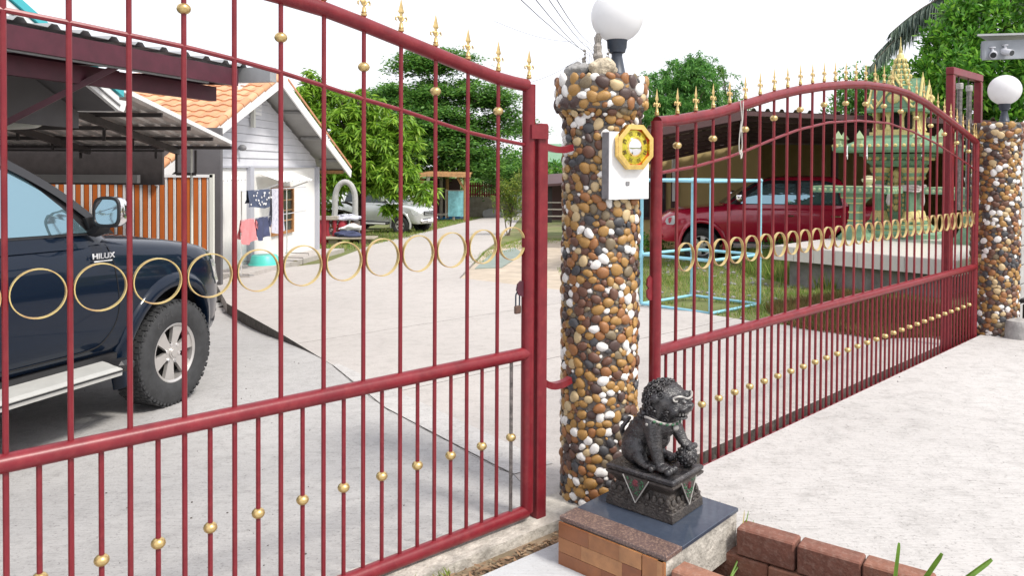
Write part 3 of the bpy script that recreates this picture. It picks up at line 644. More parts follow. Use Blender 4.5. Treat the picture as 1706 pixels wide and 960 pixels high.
left_gate = gate('steel_gate', 'red steel gate leaf hung with a padlock in front of the dark pickup', LG, LTH, -4.0, 12.05, it(Lt), it(La), lambda i: .769 + .0013 * i, lambda i: .050 + .0014 * i, lambda i: 1.244 + .0035 * i, 1, [12.08], steel_at=11)
Rt = [(-1.04, 1.845), (0, 1.862), (1.92, 1.908), (3.86, 1.974), (5.88, 2.047), (7.83, 2.105), (9.84, 2.152), (12.04, 2.192), (13.85, 2.215), (16.4, 2.226), (18.67, 2.211), (21.06, 2.166), (23.68, 2.081), (26.57, 1.982), (28.13, 1.921), (29.6, 1.87)]
Ra = [(-1, 1.595), (1.05, 1.631), (2.93, 1.682), (3.97, 1.717), (6.04, 1.798), (7.87, 1.862), (10.41, 1.925), (13.28, 1.958), (16.54, 1.964), (19.51, 1.919), (22.85, 1.839), (27.68, 1.68), (29.6, 1.60)]
right_gate = gate('steel_gate', 'red steel gate leaf arched in front of the green and gold shrine', (RX, RY), RTH, -1.04, 29.4, it(Rt), it(Ra), lambda i: .7245 - .0003 * i, lambda i: .020, lambda i: 1.168, 0, [-1.06, 29.35])
# latch plates, padlock
MB().ext([(0, 0), (-.03, .012), (-.042, .035), (-.036, .062), (-.018, .075), (0, .07)], (12.08 * SP - .026, 0, 1.04), (1, 0, 0), (0, 0, 1), -.004, .004).build('latch_plate', M['maroonbeam'], left_gate)
mb = MB().ext([(0, 0), (-.022, .0), (-.042, .02), (-.044, .05), (-.03, .06), (-.044, .075), (-.042, .105), (-.022, .12), (0, .105)], (-1.06 * SP - .026, 0, .98), (1, 0, 0), (0, 0, 1), -.004, .004); mb.build('latch_plate', M['red'], right_gate)
gx = Matrix.Rotation(math.pi / 2 - LTH, 4, 'Z'); 
def gl(x, y, z): return Vector((LG[0], LG[1], 0)) + (gx @ Vector((x, y, z)))
pk = thing('padlock', 'old brown padlock hanging from the gate latch by the red post', 'padlock', gl(12.08 * SP - .052, .01, 0.985), math.pi / 2 - LTH)
MB().box((0, 0, 0), (.034, .016, .036), bev=.004).build('lock_body', M['dark_rust'], pk)
MB().tube(cat_rom([(-.011, 0, .015), (-.011, 0, .06), (-.007, 0, .073), (0, 0, .077), (.007, 0, .073), (.011, 0, .06), (.011, 0, .015)], 4), .0035, 8).build('shackle', M['blackmetal'], pk)
# wire loop hanging on the right gate
grx = Matrix.Rotation(math.pi / 2 - RTH, 4, 'Z')
def gr(x, y, z): return Vector((RX, RY, 0)) + (grx @ Vector((x, y, z)))
zt = it(Rt)(3.5)
wl = MB()
wl.tube([gr(3.35 * SP, -.03, zt + .03), gr(3.42 * SP, -.035, zt - .07), gr(3.44 * SP, -.03, zt - .14)], .003, 5)
wl.tube([gr(3.55 * SP, -.03, zt + .03), gr(3.46 * SP, -.035, zt - .07), gr(3.42 * SP, -.03, zt - .14)], .003, 5)
wl.tube(cat_rom([gr(3.43 * SP, -.03, zt - .08), gr(3.30 * SP, -.03, zt - .20), gr(3.36 * SP, -.03, zt - .26), gr(3.50 * SP, -.03, zt - .22), gr(3.43 * SP, -.03, zt - .08)], 5), .0032, 5)
wl.tube(cat_rom([gr(3.40 * SP, -.03, zt - .25), gr(3.44 * SP, -.03, zt - .285), gr(3.50 * SP, -.03, zt - .26), gr(3.44 * SP, -.03, zt - .24), gr(3.40 * SP, -.03, zt - .25)], 4), .004, 5)
tag(wl.build('wire_loop', M['rope']), 'pale twisted wire loop hanging from the arched gate rail', 'wire')

# receiver post by the pillar
rp = thing('receiver_post', 'dark red square steel post between the padlocked gate and pebble pillar', 'post', gl(12.08 * SP + .072, .005, -.02), math.pi / 2 - LTH)
MB().box((0, 0, .92), (.058, .058, 1.84), bev=.005).build('post_tube', M['maroonbeam'] if False else M['red'], rp)
MB().box((-.036, -.037, 1.80), (.10, .012, .062)).build('catch_plate', M['red'], rp)
for z0, z1 in ((1.74, 1.735), (.66, .64)):
    MB().tube(cat_rom([(.02, .0, z0), (.07, -.008, z1 - .008), (.13, -.012, z1 - .012), (.19, -.012, z1)], 4), .021, 4).build('bracket', M['red'], rp)

# goal-post guide frame behind the right gate
gf = thing('guide_frame', 'red square tube goalpost frame standing behind the arched gate end', 'frame', rs(.09, 0), math.pi / 2 - RTH)
s1 = 26.7 * SP; s2 = 31.6 * SP
MB().box((s1, 0, 1.16), (.062, .062, 2.62), bev=.004).build('post', M['red'], gf)
MB().box((s2, 0, 1.16), (.062, .062, 2.62), bev=.004).build('post', M['red'], gf)
MB().box(((s1 + s2) / 2, 0, 2.508), (s2 - s1 + .062, .066, .066), bev=.004).build('cross_beam', M['red'], gf)
for ss in (28.0 * SP, 29.7 * SP):
    MB().tube([(ss, -.01, 1.25), (ss, -.01, 2.37)], .024, 10).build('roller_pipe', M['steel'], gf)
    MB().lathe([(.028, 0), (.03, .005), (.03, .05), (.026, .055)], 10, (ss, -.01, 2.36)).build('pipe_cap', M['silver'], gf)
    MB().box((ss, 0, 2.44), (.012, .012, .09)).build('hanger', M['darksteel'], gf)
# ================================================================== PEBBLE PILLARS
def pebble_meshes():
    out = []; rg = random.Random(4)
    for k in range(7):
        mb = MB().ball((0, 0, 0), (1, 1, 1), 10, 6); ph = [rg.uniform(0, 6.28) for _ in range(4)]; am = rg.uniform(.05, .13)
        mb.v = [tuple(Vector(v) * (1 + am * math.sin(2 * math.atan2(v[1], v[0]) + ph[0]) + am * .7 * math.sin(3 * math.atan2(v[1], v[0]) + ph[1]) + .06 * math.sin(3 * v[2] + ph[2]))) for v in mb.v]
        out.append(mb.mesh('pebble', PEB[0], True, 180))
    return out
PEBM = pebble_meshes()
def pack(circ, h, rmin, rmax, seed, tries):
    rg = np.random.RandomState(seed); X = np.zeros(0); Y = np.zeros(0); Rr = np.zeros(0); k = 0
    for t in range(tries):
        fr = t / tries; r = rmax + (rmin - rmax) * min(1, fr * 1.15) ** .8; r *= rg.uniform(.85, 1.1)
        x, y = rg.uniform(0, circ), rg.uniform(r * .6, h - r * .6)
        if len(X):
            dx = np.abs(X - x); dx = np.minimum(dx, circ - dx)
            if np.any(dx * dx + (Y - y) ** 2 < ((Rr + r) * .81) ** 2): continue
        X = np.append(X, x); Y = np.append(Y, y); Rr = np.append(Rr, r)
    return list(zip(X, Y, Rr))
def pillar(label, loc, rad, h, capr, caph, seed, npart, rmin, rmax, split):
    p = thing('pebble_pillar', label, 'pillar', loc, 0, 'pebble clad gate pillars')
    rg = random.Random(seed)
    MB().lathe([(rad - .003, 0), (rad - .003, h - caph + .02)], 36).build('shaft', M['mortar'], p)
    MB().lathe([(rad - .012, h - caph - .02), (capr - .004, h - caph + .015), (capr - .004, h - .03), (capr - .02, h), (.02, h + .004)], 28).build('cap', M['mortar'], p)
    pebs = []
    for zone in ('shaft', 'cap', 'capunder', 'captop'):
        if zone == 'shaft': L = pack(2 * math.pi * rad, h - caph, rmin, rmax, seed, 20000)
        elif zone == 'cap': L = pack(2 * math.pi * capr, caph - .01, rmin * 1.3, rmax * 1.15, seed + 1, 3500)
        elif zone == 'capunder': L = pack(2 * math.pi * (rad + .02), .05, rmin, rmax * .8, seed + 2, 500)
        else: L = []
        for (x, y, r) in L:
            rr = rad if zone == 'shaft' else (capr if zone == 'cap' else (rad + capr) / 2 - .006)
            a = x / rr if zone != 'capunder' else x / (rad + .02)
            z = y if zone == 'shaft' else (h - caph + .012 + y if zone == 'cap' else h - caph - .03 + y)
            if zone == 'cap': rr -= .008 + .020 * max(0, (y - caph * .62) / caph)
            pebs.append((a, z, r, rr, zone))
    tc = math.atan2(-loc[1], -loc[0])
    def facing(q): return math.cos(q[0] - tc) 
    vis = [q for q in pebs if facing(q) > .03 and q[1] > -.01]
    vis.sort(key=lambda q: -q[2] * (max(0, facing(q)) ** .6)); part = set(map(id, vis[:npart]))
    mbs = MB(); nst = 0
    for q in pebs:
        a, z, r, rr, zone = q; el = rg.uniform(.74, .98); th = rg.choice((rg.uniform(-.5, .5), rg.uniform(0, math.pi)))
        N = Vector((math.cos(a), math.sin(a), 0)); T = Vector((-math.sin(a), math.cos(a), 0)); Z = Vector((0, 0, 1))
        if zone == 'capunder': N = (N - Z * .6).normalized(); Z = T.cross(N) * -1; Z = N.cross(T)
        U = T * math.cos(th) + Z * math.sin(th); W = N.cross(U); thick = rg.uniform(.40, .60)
        mt = Matrix((U * r * 1.17, W * r * 1.17 * el, N * r * thick)).transposed().to_4x4(); mt.translation = N * (rr + rg.uniform(-.003, .002)) + Vector((0, 0, z)) if zone != 'capunder' else Vector((math.cos(a), math.sin(a), 0)) * rr + Vector((0, 0, z))
        ci = rg.choices(range(8), PEBW)[0]
        me = PEBM[rg.randrange(7)]
        if id(q) in part:
            o = link('pebble', me, p); o.matrix_local = mt; o.material_slots[0].link = 'OBJECT'; o.material_slots[0].material = PEB[ci]
        else:
            nst += 1; src = me; vs = [mt @ v.co for v in src.vertices]; mbs.cur = ci; mbs.add(vs, [tuple(f.vertices) for f in src.polygons])
    o = mbs.build('small_pebbles', PEB, p, True, 180); tag(o, kind='stuff')
    return p
PC = Vector((.432, 3.803, 0))
pillar('round pillar of river pebbles behind the black guardian lion', (PC.x, PC.y, -.02), .180, 2.075, .226, .165, 31, 300, .0085, .0262, 0)
P2 = Vector((4.565, 7.36, 0))
pillar('round pillar of river pebbles at the end of the arched gate', (P2.x, P2.y, .0), .196, 2.06, .232, .155, 57, 290, .0100, .0285, 0)
# grey mortar foot of the far pillar
MBf = MB().lathe([(.13, 0), (.125, .13), (.115, .16), (.05, .175)], 14, (P2.x + .10, P2.y - .22, .08)); tag(MBf.build('mortar_foot', M['wetmortar']), 'grey round lump of mortar at the foot of a pebble pillar', 'mortar')

def globe_lamp(label, loc, r, st=1.0):
    t = thing('globe_lamp', label, 'lamp', loc, 0, 'white globe lamps on the pillars')
    MB().lathe([(.062, 0), (.062, .012), (.046, .018), (.042, .022), (.026, .105), (.027, .118), (.040, .124), (.043, .140), (.047, .146), (.049, .178), (.052, .184), (.044, .190)], 24).build('lamp_base', M['blackmetal'], t)
    MB().ball((0, 0, .180 + r * .94), r, 32, 20).build('globe', M['globe'], t, True, 180)
    return t
globe_lamp('white globe lamp above the guardian lion pillar, beside the driftwood', (PC.x + .072, PC.y - .02, 2.055), .127)
globe_lamp('white globe lamp on the far pebble pillar beside the guide frame', (P2.x + .05, P2.y - .03, 2.06), .140)
# driftwood, coral and rocks on the near pillar
def lump(name, c, r, material, seed, parent=None, amp=.35, nu=18, nv=12, smooth_=True):
    rg = random.Random(seed); mb = MB().ball((0, 0, 0), 1, nu, nv); ph = [(Vector((rg.uniform(-1, 1), rg.uniform(-1, 1), rg.uniform(-1, 1))) * rg.uniform(2, 7), rg.uniform(0, 6.28)) for _ in range(7)]
    mb.v = [tuple(Vector(c) + Vector([a * b for a, b in zip(Vector(v) * (1 + amp * sum(math.sin(Vector(v).dot(k) + q) for k, q in ph) / 4), r)])) for v in mb.v]
    return mb.build(name, material, parent, smooth_, 50)
tz = 2.055
tag(lump('coral_rock', (PC.x - .015, PC.y - .13, tz + .035), (.062, .05, .044), M['coral'], 3, None, .3, 26, 16), 'cream coral rock on the pillar top in front of the driftwood', 'rock')
tag(lump('grey_rock', (PC.x - .115, PC.y - .07, tz + .030), (.062, .05, .040), M['rock'], 5, None, .4), 'jagged grey rock on the pillar top beside the cream coral', 'rock')
tag(lump('grey_rock', (PC.x - .06, PC.y - .03, tz + .032), (.05, .05, .042), M['rock'], 8, None, .4), 'grey rock on the pillar top behind the cream coral', 'rock')
dw = thing('driftwood', 'weathered upright driftwood stub on the pillar top behind the coral', 'driftwood', (PC.x - .025, PC.y - .08, tz))
for k, (dx, hgt, rr) in enumerate(((0, .205, .021), (-.014, .15, .012), (.013, .17, .013), (.022, .11, .009))):
    mb = MB().tube(cat_rom([(dx, 0, 0), (dx * .9 + .004, .003, hgt * .35), (dx * .8 - .003, 0, hgt * .7), (dx * .5, 0, hgt)], 5), [rr * (1.05 - .3 * i / 15 + .16 * math.sin(i * 2.1 + k)) for i in range(15)] + [rr * .5], 9)
    mb.build('stub', M['driftwood'], dw, True, 25)
tw = thing('dry_twig', 'thin dry knobbly twigs standing beside the driftwood stub', 'twig', (PC.x - .03, PC.y - .06, tz))
rg = random.Random(2)
for sx, hh in ((-.058, .13), (.055, .135), (-.062, .09), (.06, .09)):
    mb = MB().tube([(sx, 0, 0), (sx + .004, 0, hh)], .0022, 5)
    for q in range(5): mb.ball((sx + rg.uniform(-.006, .006), rg.uniform(-.006, .006), hh * (.45 + .13 * q)), rg.uniform(.005, .009), 6, 4)
    mb.build('twig_stem', M['driftwood'], tw)

# ================================================================== BELL BOX + EIGHT-SIDED MIRROR
A_ = R_(31); BN = Vector((math.sin(A_), -math.cos(A_), 0)); BX = Vector((math.cos(A_), math.sin(A_), 0))
bc = py_(1048, 276, 3.62); bw, bh, bt = .236, .312, .05
brz = A_
bx = thing('bell_box', 'white rectangular box with a grey button, fixed to the pebble pillar', 'box', bc, brz)
MB().box((0, bt / 2 + .004, 0), (bw - .004, bt, bh - .004)).build('box_body', M['greyplate'], bx)
MB().box((0, 0, 0), (bw, .008, bh), bev=.002).build('cover_plate', M['whiteplate'], bx)
MB().box((-.012, -.006, -.082), (.022, .008, .020), bev=.003).build('button', M['greyplate'], bx)
MB().box((0, .09, 0), (.10, .10, .16)).build('wall_bracket', M['greyplate'], bx)
mr = thing('octagon_mirror', 'gold and red octagonal feng shui mirror on the white box', 'mirror', bc + BX * .012 + BN * .010 + Vector((0, 0, .086)), brz)
def octo(r, off=22.5): return [(r * math.cos(R_(off + 45 * k)), r * math.sin(R_(off + 45 * k))) for k in range(8)]
def octring(mb, r0, r1, t0, t1):
    a, b = octo(r0), octo(r1); vs = []
    for k in range(8): vs += [(a[k][0], -t0, a[k][1]), (b[k][0], -t0, b[k][1]), (b[k][0], -t1, b[k][1]), (a[k][0], -t1, a[k][1])]
    fs = [(k * 4 + q, k * 4 + (q + 1) % 4, ((k + 1) % 8) * 4 + (q + 1) % 4, ((k + 1) % 8) * 4 + q) for k in range(8) for q in range(4)]
    mb.add(vs, [f[::-1] for f in fs])
mb = MB(); octring(mb, .088, .112, 0, .026); mb.build('frame', M['brightgold'], mr, False)
mb = MB().ext(octo(.090), (0, 0, 0), (1, 0, 0), (0, 0, 1), 0, .010); mb.build('red_panel', M['redorange'], mr, False)
mb = MB(); n = 40
for (ra_, rb_, t) in ((.042, .080, .0125),):
    vs = []
    for i in range(n):
        a = 2 * math.pi * i / n; c, s = math.cos(a), math.sin(a); vs += [(ra_ * c, -t - .006, ra_ * s), (rb_ * c, -t, rb_ * s)]
    mb.add(vs, [(2 * i, 2 * i + 1, 2 * ((i + 1) % n) + 1, 2 * ((i + 1) % n)) for i in range(n)])
mb.build('dial', M['yellowgold'], mr)
mk = MB()
for k in range(8):
    a = R_(45 * k + 22.5); c, s = math.cos(a), math.sin(a)
    for j in range(3):
        rr = .058 + j * .0065; broken = (k >> j) & 1
        for sg in ((-1, 1) if broken else (0,)):
            wd = .007 if broken else .019; ct = (rr * c - sg * .006 * s, -.0165, rr * s + sg * .006 * c)
            mk.box(ct, (.003, .003, wd), Matrix.Rotation(-a, 3, 'Y'))
mk.build('trigram_marks', M['trigram'], mr, False)
prof = [(.046, .010), (.046, .018), (.042, .021)]
mb = MB().lathe(prof, 32); mb.v = [(x, -z, y) for x, y, z in mb.v]; mb.f = [f[::-1] for f in mb.f]; mb.build('mirror_rim', M['brightgold'], mr)
mb = MB().lathe([(.0415, .016)] + [(.0415 * math.cos(R_(q)), .016 + .014 * math.sin(R_(q))) for q in (18, 36, 54, 72, 86)], 32); mb.v = [(x, -z, y) for x, y, z in mb.v]; mb.build('convex_mirror', M['mirror'], mr, True, 80)

# ================================================================== BLOCK PLINTH
pl = thing('tiled_plinth', 'low plinth tiled in wood grain with a dark granite top under the lion', 'plinth', BA, math.atan2(bd1.y, bd1.x))
# local x along the wood-tiled face, y away from the street camera side
MB().box((bl1 / 2, bl2 / 2 + .006, .086), (bl1 - .012, bl2 - .012, .172)).build('core', M['cement'], pl, False)
MB().box((bl1 / 2 + .0, .056, .186), (bl1 + .006, .112, .018), bev=.002).build('marble_tile', M['marble'], pl)
MB().box((bl1 / 2, .116 + (bl2 - .116) / 2, .184), (bl1 + .004, bl2 - .116, .016), bev=.002).build('granite_tile', M['granite'], pl)
gx0, gx1 = 0.0, bl1 * .80
rg = random.Random(6)
zs = [(.0, .052), (.053, .112), (.113, .174)]
for (z0, z1) in zs:
    x = gx0; 
    while x < gx1 - .005:
        wd = min(rg.uniform(.11, .24), gx1 - x)
        if gx1 - x - wd < .05: wd = gx1 - x
        o = MB().box((x + wd / 2, -.004, (z0 + z1) / 2), (wd - .0006, .010, z1 - z0 - .0006)).build('wood_tile', WOODT[rg.randrange(4)], pl, False); x += wd
MB().box(((gx1 + bl1) / 2 + .002, -.004, .087), (bl1 - gx1 - .004, .010, .174)).build('wood_tile', WOODT[1], pl, False)
MB().box((bl1 - .02, -.0045, .087), (.022, .012, .174)).build('wood_tile', WOODT[3], pl, False)

# ================================================================== BRICK PLANTER
BRM = MB().box((0, 0, 0), (.232, .095, .112), bev=.006).mesh('brick', BRICK[0])
pln = thing('brick_planter', 'low planter edged with red bricks beside the tiled plinth', 'planter', (BF.x, BF.y, 0))
def brick_row(a, b, ztop, rows, seed, off=(0, 0)):
    rg = random.Random(seed); a = Vector(a); b = Vector(b); d = (b - a); d.z = 0; L = d.length; d.normalize(); rz = math.atan2(d.y, d.x)
    for rw in range(rows):
        x = -.0 - (.0 if rw % 2 == 0 else .11)
        while x < L:
            c = a + d * (x + .118); o = link('brick', BRM, pln, (c.x - BF.x + rg.uniform(-.003, .003), c.y - BF.y + rg.uniform(-.003, .003), ztop - .056 - rw * .119), (rg.uniform(-.01, .01), rg.uniform(-.01, .01), rz + rg.uniform(-.015, .015)))
            o.material_slots[0].link = 'OBJECT'; o.material_slots[0].material = BRICK[rg.randrange(3)]; x += .240
q0, q1 = pz(1236, 871, .15), pz(1510, 950, .15)
dr = (q1 - q0); dr.z = 0; dr.normalize(); nrm = Vector((-dr.y, dr.x, 0))
brick_row(q0 - nrm * .012, q0 + (q1 - q0) * 2.1, .15, 2, 1)
r0 = BF + bd2 * .055 + bd1 * .012
brick_row(r0, r0 + bd1 * 1.0, .15, 2, 2)
soil = [tuple((BF + bd2 * .02)[:2]), tuple((BR)[:2]), tuple((q0 + dr * 1.3)[:2]), tuple((r0 + bd1 * 1.3)[:2])]
tag(MB().prism(soil, -.10, -.06).build('planter_soil', M['soil'], None, False), kind='structure')
# cut leaf blades
def leaf_blade(mb, pts, wds):
    pts = cat_rom(pts, 6); n = len(pts); vs = []
    for i, p in enumerate(pts):
        t = (pts[min(i + 1, n - 1)] - pts[max(i - 1, 0)]).normalized(); sd_ = t.cross(Vector((0.3, -1, .2))).normalized(); wv = np.interp(i / (n - 1), [0, .3, .7, .93, 1], wds) / 2; up = sd_.cross(t)
        vs += [p - sd_ * wv + up * wv * .45, p, p + sd_ * wv + up * wv * .45, p - up * .0015]
    fs = []
    for i in range(n - 1):
        for k in range(4): fs.append((i * 4 + k, i * 4 + (k + 1) % 4, i * 4 + 4 + (k + 1) % 4, i * 4 + 4 + k))
    fs.append((n * 4 - 4, n * 4 - 3, n * 4 - 2, n * 4 - 1)); mb.add(vs, fs)
base = (soil[1][0] * .4 + soil[2][0] * .3 + soil[3][0] * .3, soil[1][1] * .4 + soil[2][1] * .3 + soil[3][1] * .3)
lb = Vector((q0.x + dr.x * .62 - nrm.x * .30, q0.y + dr.y * .62 - nrm.y * .30, -.06))
lp = thing('lily_plant', 'green strap leaves with cut tips growing in the brick planter', 'plant', lb)
for (tx, ty, D, wd) in ((1497, 905, 2.62, .017), (1568, 922, 2.52, .024), (1652, 932, 2.62, .022)):
    tip = py_(tx, ty, D) - lb; mid = tip * .55 + Vector((0, 0, tip.z * .12))
    mb = MB(); leaf_blade(mb, [(0, 0, 0), tuple(mid * .5), tuple(mid), tuple(tip)], [wd * .8, wd, wd, wd * .9, wd * .55]); mb.build('leaf', M['blade'], lp)
for k, (dx, dy, dz) in enumerate(((.2, -.12, .10), (-.05, -.18, .08))):
    mb = MB(); leaf_blade(mb, [(0, 0, 0), (dx * .35, dy * .35, dz * .7), (dx, dy, dz)], [.018, .022, .02, .012, .002]); mb.build('leaf', M['blade'], lp)
sb = BR - bd2 * .05 + bd1 * .035
gp_ = thing('grass_sprig', 'thin half-dry grass blades leaning on the rough cement plinth side', 'plant', (sb.x, sb.y, -.06))
for (dx, dy, dz, mm) in ((-.03, -.02, .26, 'dryblade'), (-.10, -.09, .20, 'blade'), (-.06, -.05, .25, 'blade'), (-.13, -.12, .12, 'blade'), (.01, -.03, .2, 'dryblade')):
    v = bd2 * (dy * -.9 + .04) * -1; mb = MB(); e = Vector((dx * -.2, dy * .0, dz)) + bd2 * (-dx * .8)
    leaf_blade(mb, [-bd2 * abs(dx) * 1.2, e * .5 - bd2 * abs(dx) * .5 , e], [.006, .008, .007, .004, .001]); mb.build('blade', M[mm], gp_)

# ================================================================== GUARDIAN LION

lion = thing('guardian_lion', 'black guardian lion statue with its paw on a ball', 'statue', (.612, 3.292, .1925), R_(-41))
def rect_loft(mb, hx, hy, prof):
    vs = []
    for ins, z in prof:
        for sx, sy in ((-1, -1), (1, -1), (1, 1), (-1, 1)): vs.append((sx * (hx - ins), sy * (hy - ins), z))
    k = len(prof); fs = [(i * 4 + j, i * 4 + (j + 1) % 4, i * 4 + 4 + (j + 1) % 4, i * 4 + 4 + j) for i in range(k - 1) for j in range(4)]
    fs += [(3, 2, 1, 0), tuple((k - 1) * 4 + j for j in range(4))]; return mb.add(vs, fs)
hx, hy = .157, .126
mb = MB(); rect_loft(mb, hx, hy, [(0, 0), (-.002, .004), (0, .036), (.004, .040), (.006, .050), (.004, .058), (.012, .066), (.024, .082), (.030, .098), (.027, .104), (.018, .118), (.006, .128), (0, .134), (-.004, .140), (-.004, .146), (.004, .150)])
mb.build('pedestal', M['lionbase'], lion, True, 30)
mb = MB(); rect_loft(mb, hx, hy, [(.006, .150), (-.002, .154), (-.004, .166), (.004, .173), (.02, .174)]); mb.build('pedestal_top', M['lion'], lion, True, 30)
mb = MB()
for side in range(4):
    hl, hd = ((hx, hy), (hy, hx))[side % 2]; n = 9 if side % 2 == 0 else 6
    rot = Matrix.Rotation(math.pi / 2 * side, 3, 'Z')
    for k in range(n):
        u = -hl + .012 + (2 * hl - .024) * (k + .5) / n
        mb.ball(rot @ Vector((u, -(hd - .012), .072)), (.0135 if side % 2 == 0 else .0135, .010, .020), 8, 6, (0, 0, math.pi / 2 * side))
        mb.ball(rot @ Vector((u, -(hd - .004), .0455)), (.010, .006, .007), 6, 4, (0, 0, math.pi / 2 * side))
mb.build('lotus_petals', M['lionbase'], lion, True, 60)
for side in (0, 1):
    hl, hd = ((hx, hy), (hy, hx))[side]; rot = Matrix.Rotation(math.pi / 2 * side, 3, 'Z'); cx_ = -.012 if side == 0 else .0; w2 = .062 if side == 0 else .062
    A1, A2, A3 = Vector((cx_ - w2, -hd - .005, .147)), Vector((cx_ + w2, -hd - .005, .147)), Vector((cx_, -hd - .007, .044))
    mb = MB(); o1 = [rot @ p for p in (A1, A2, A3)]; o2 = [rot @ (p + Vector((0, .010, 0))) for p in (A1, A2, A3)]
    mb.add(o1 + o2, [(0, 2, 1), (3, 4, 5), (0, 1, 4, 3), (1, 2, 5, 4), (2, 0, 3, 5)])
    pn = mb.build('cloth_panel', M['lionbase'], lion, False)
    mb = MB(); 
    for a, b in ((0, 2), (2, 1)): mb.tube([o1[a], o1[b]], .0028, 6)
    mb.build('panel_border', M['silver'], pn)
    rg = random.Random(side)
    ce = (A1 + A2 + A3) / 3; mbg = MB(); mbr = MB()
    for k in range(34):
        a, b = rg.random(), rg.random()
        if a + b > 1: a, b = 1 - a, 1 - b
        p = A1 * (1 - a - b) * 1 + A2 * a + A3 * b; p = ce + (p - ce) * .82
        if (p - (ce + Vector((0, 0, .01)))).length > .019: mbg.ball(rot @ (p + Vector((0, -.001, 0))), (.0042, .0025, .003), 6, 4, (rg.random(), rg.random() * 3, math.pi / 2 * side))
    for k in range(7): 
        a = k * .9; mbr.ball(rot @ (ce + Vector((math.cos(a) * .009 * (k > 0), -.001, .012 + math.sin(a) * .009 * (k > 0)))), (.0058, .003, .0058), 6, 4)
    mbg.build('leaf_pattern', M['green'], pn); mbr.build('flower_pattern', M['rose'], pn)
# body: blended volumes, remeshed into one skin
Zt = .174
def vol(mb, c, r, rot=None, n=(14, 10)): mb.ball((c[0], c[1], c[2] + Zt), r, n[0], n[1], rot)
def limb(mb, pts, rs_):
    for i in range(len(pts) - 1):
        for k in range(7):
            t = k / 6; p = Vector(pts[i]).lerp(Vector(pts[i + 1]), t); vol(mb, p, rs_[i] * (1 - t) + rs_[i + 1] * t, None, (10, 8))
mb = MB()
vol(mb, (-.072, 0, .070), (.070, .068, .072)); vol(mb, (-.055, -.052, .058), (.062, .034, .058)); vol(mb, (-.055, .052, .058), (.062, .034, .058))
for sy in (-1, 1):
    limb(mb, [(-.02, sy * .064, .045), (.0, sy * .066, .022)], [.030, .022]); vol(mb, (.022, sy * .067, .017), (.036, .024, .017))
    for k in range(4): vol(mb, (.054, sy * .067 - .024 + .016 * k, .015), (.015, .0075, .014), None, (8, 6))
limb(mb, [(-.065, 0, .095), (-.02, 0, .155), (.035, 0, .205)], [.066, .063, .060]); vol(mb, (.048, 0, .175), (.052, .062, .062)); vol(mb, (.03, 0, .115), (.045, .05, .05))
limb(mb, [(.035, -.056, .185), (.052, -.062, .105), (.072, -.060, .032)], [.040, .029, .022]); vol(mb, (.094, -.060, .019), (.036, .027, .019)); vol(mb, (.036, -.058, .170), (.04, .026, .045))
for k in range(4): vol(mb, (.128, -.060 - .026 + .0175 * k, .016), (.016, .0082, .016), None, (8, 6))
limb(mb, [(.040, .056, .185), (.078, .064, .135), (.100, .066, .098)], [.038, .027, .022]); vol(mb, (.114, .066, .090), (.030, .026, .016), (0, .35, 0))
for k in range(4): vol(mb, (.142, .066 - .024 + .016 * k, .080), (.015, .0075, .014), None, (8, 6))
limb(mb, [(.035, 0, .205), (.055, 0, .265)], [.060, .058])
vol(mb, (.066, .006, .285), (.066, .062, .060)); vol(mb, (.110, .010, .270), (.040, .044, .030)); vol(mb, (.134, .012, .262), (.022, .034, .019)); vol(mb, (.112, .010, .226), (.036, .030, .011), (0, .15, 0))
vol(mb, (.150, .014, .274), (.012, .018, .011)); vol(mb, (.085, .008, .238), (.03, .03, .02))
for sy in (-1, 1):
    vol(mb, (.112, .010 + sy * .034, .300), (.020, .018, .013)); vol(mb, (.055, .006 + sy * .064, .300), (.020, .010, .020), (sy * .4, 0, 0)); vol(mb, (.112, .010 + sy * .043, .255), (.022, .012, .020))
    vol(mb, (.138, .012 + sy * .020, .292), (.010, .011, .010))
rg = random.Random(12); cnt = 0
for k in range(260):                                  # curls of the mane
    u = k * 2.399963; zz = 1 - 2 * (k + .5) / 260; rr = math.sqrt(1 - zz * zz); d = Vector((math.cos(u) * rr, math.sin(u) * rr, zz))
    if True: continue
    p = Vector((.052, .004, .276)) + Vector((d.x * .074, d.y * .070, d.z * .070)); vol(mb, p, .0125 + rg.uniform(-.002, .002), None, (8, 6))
for row in range(6):
    for k in range(5 - row // 3):
        t = row / 5; p = Vector((.0, 0, .235)).lerp(Vector((-.085, 0, .135)), t); sp_ = (.052 - .02 * t); yy = (k - (4 - row // 3) / 2) * sp_ * .55
        vol(mb, (p.x - .012 + abs(yy) * .3, yy, p.z + .02 - abs(yy) * .35), .013, None, (8, 6))
for k in range(9): vol(mb, (-.135 - .018 * math.sin(k * .5), .0 + .006 * math.sin(k), .06 + k * .013), .015 - .0007 * k, None, (8, 6))
tmp = mb.build('tmp_lion', M['lion'], None)
md = tmp.modifiers.new('r', 'REMESH'); md.mode = 'VOXEL'; md.voxel_size = .0040; md.use_smooth_shade = True
ms = tmp.modifiers.new('s', 'SMOOTH'); ms.iterations = 1; ms.factor = .4
me = eval_mesh(tmp); bpy.data.objects.remove(tmp); me.polygons.foreach_set('use_smooth', [True] * len(me.polygons))
link('body', me, lion)
mb = MB(); rg = random.Random(9)
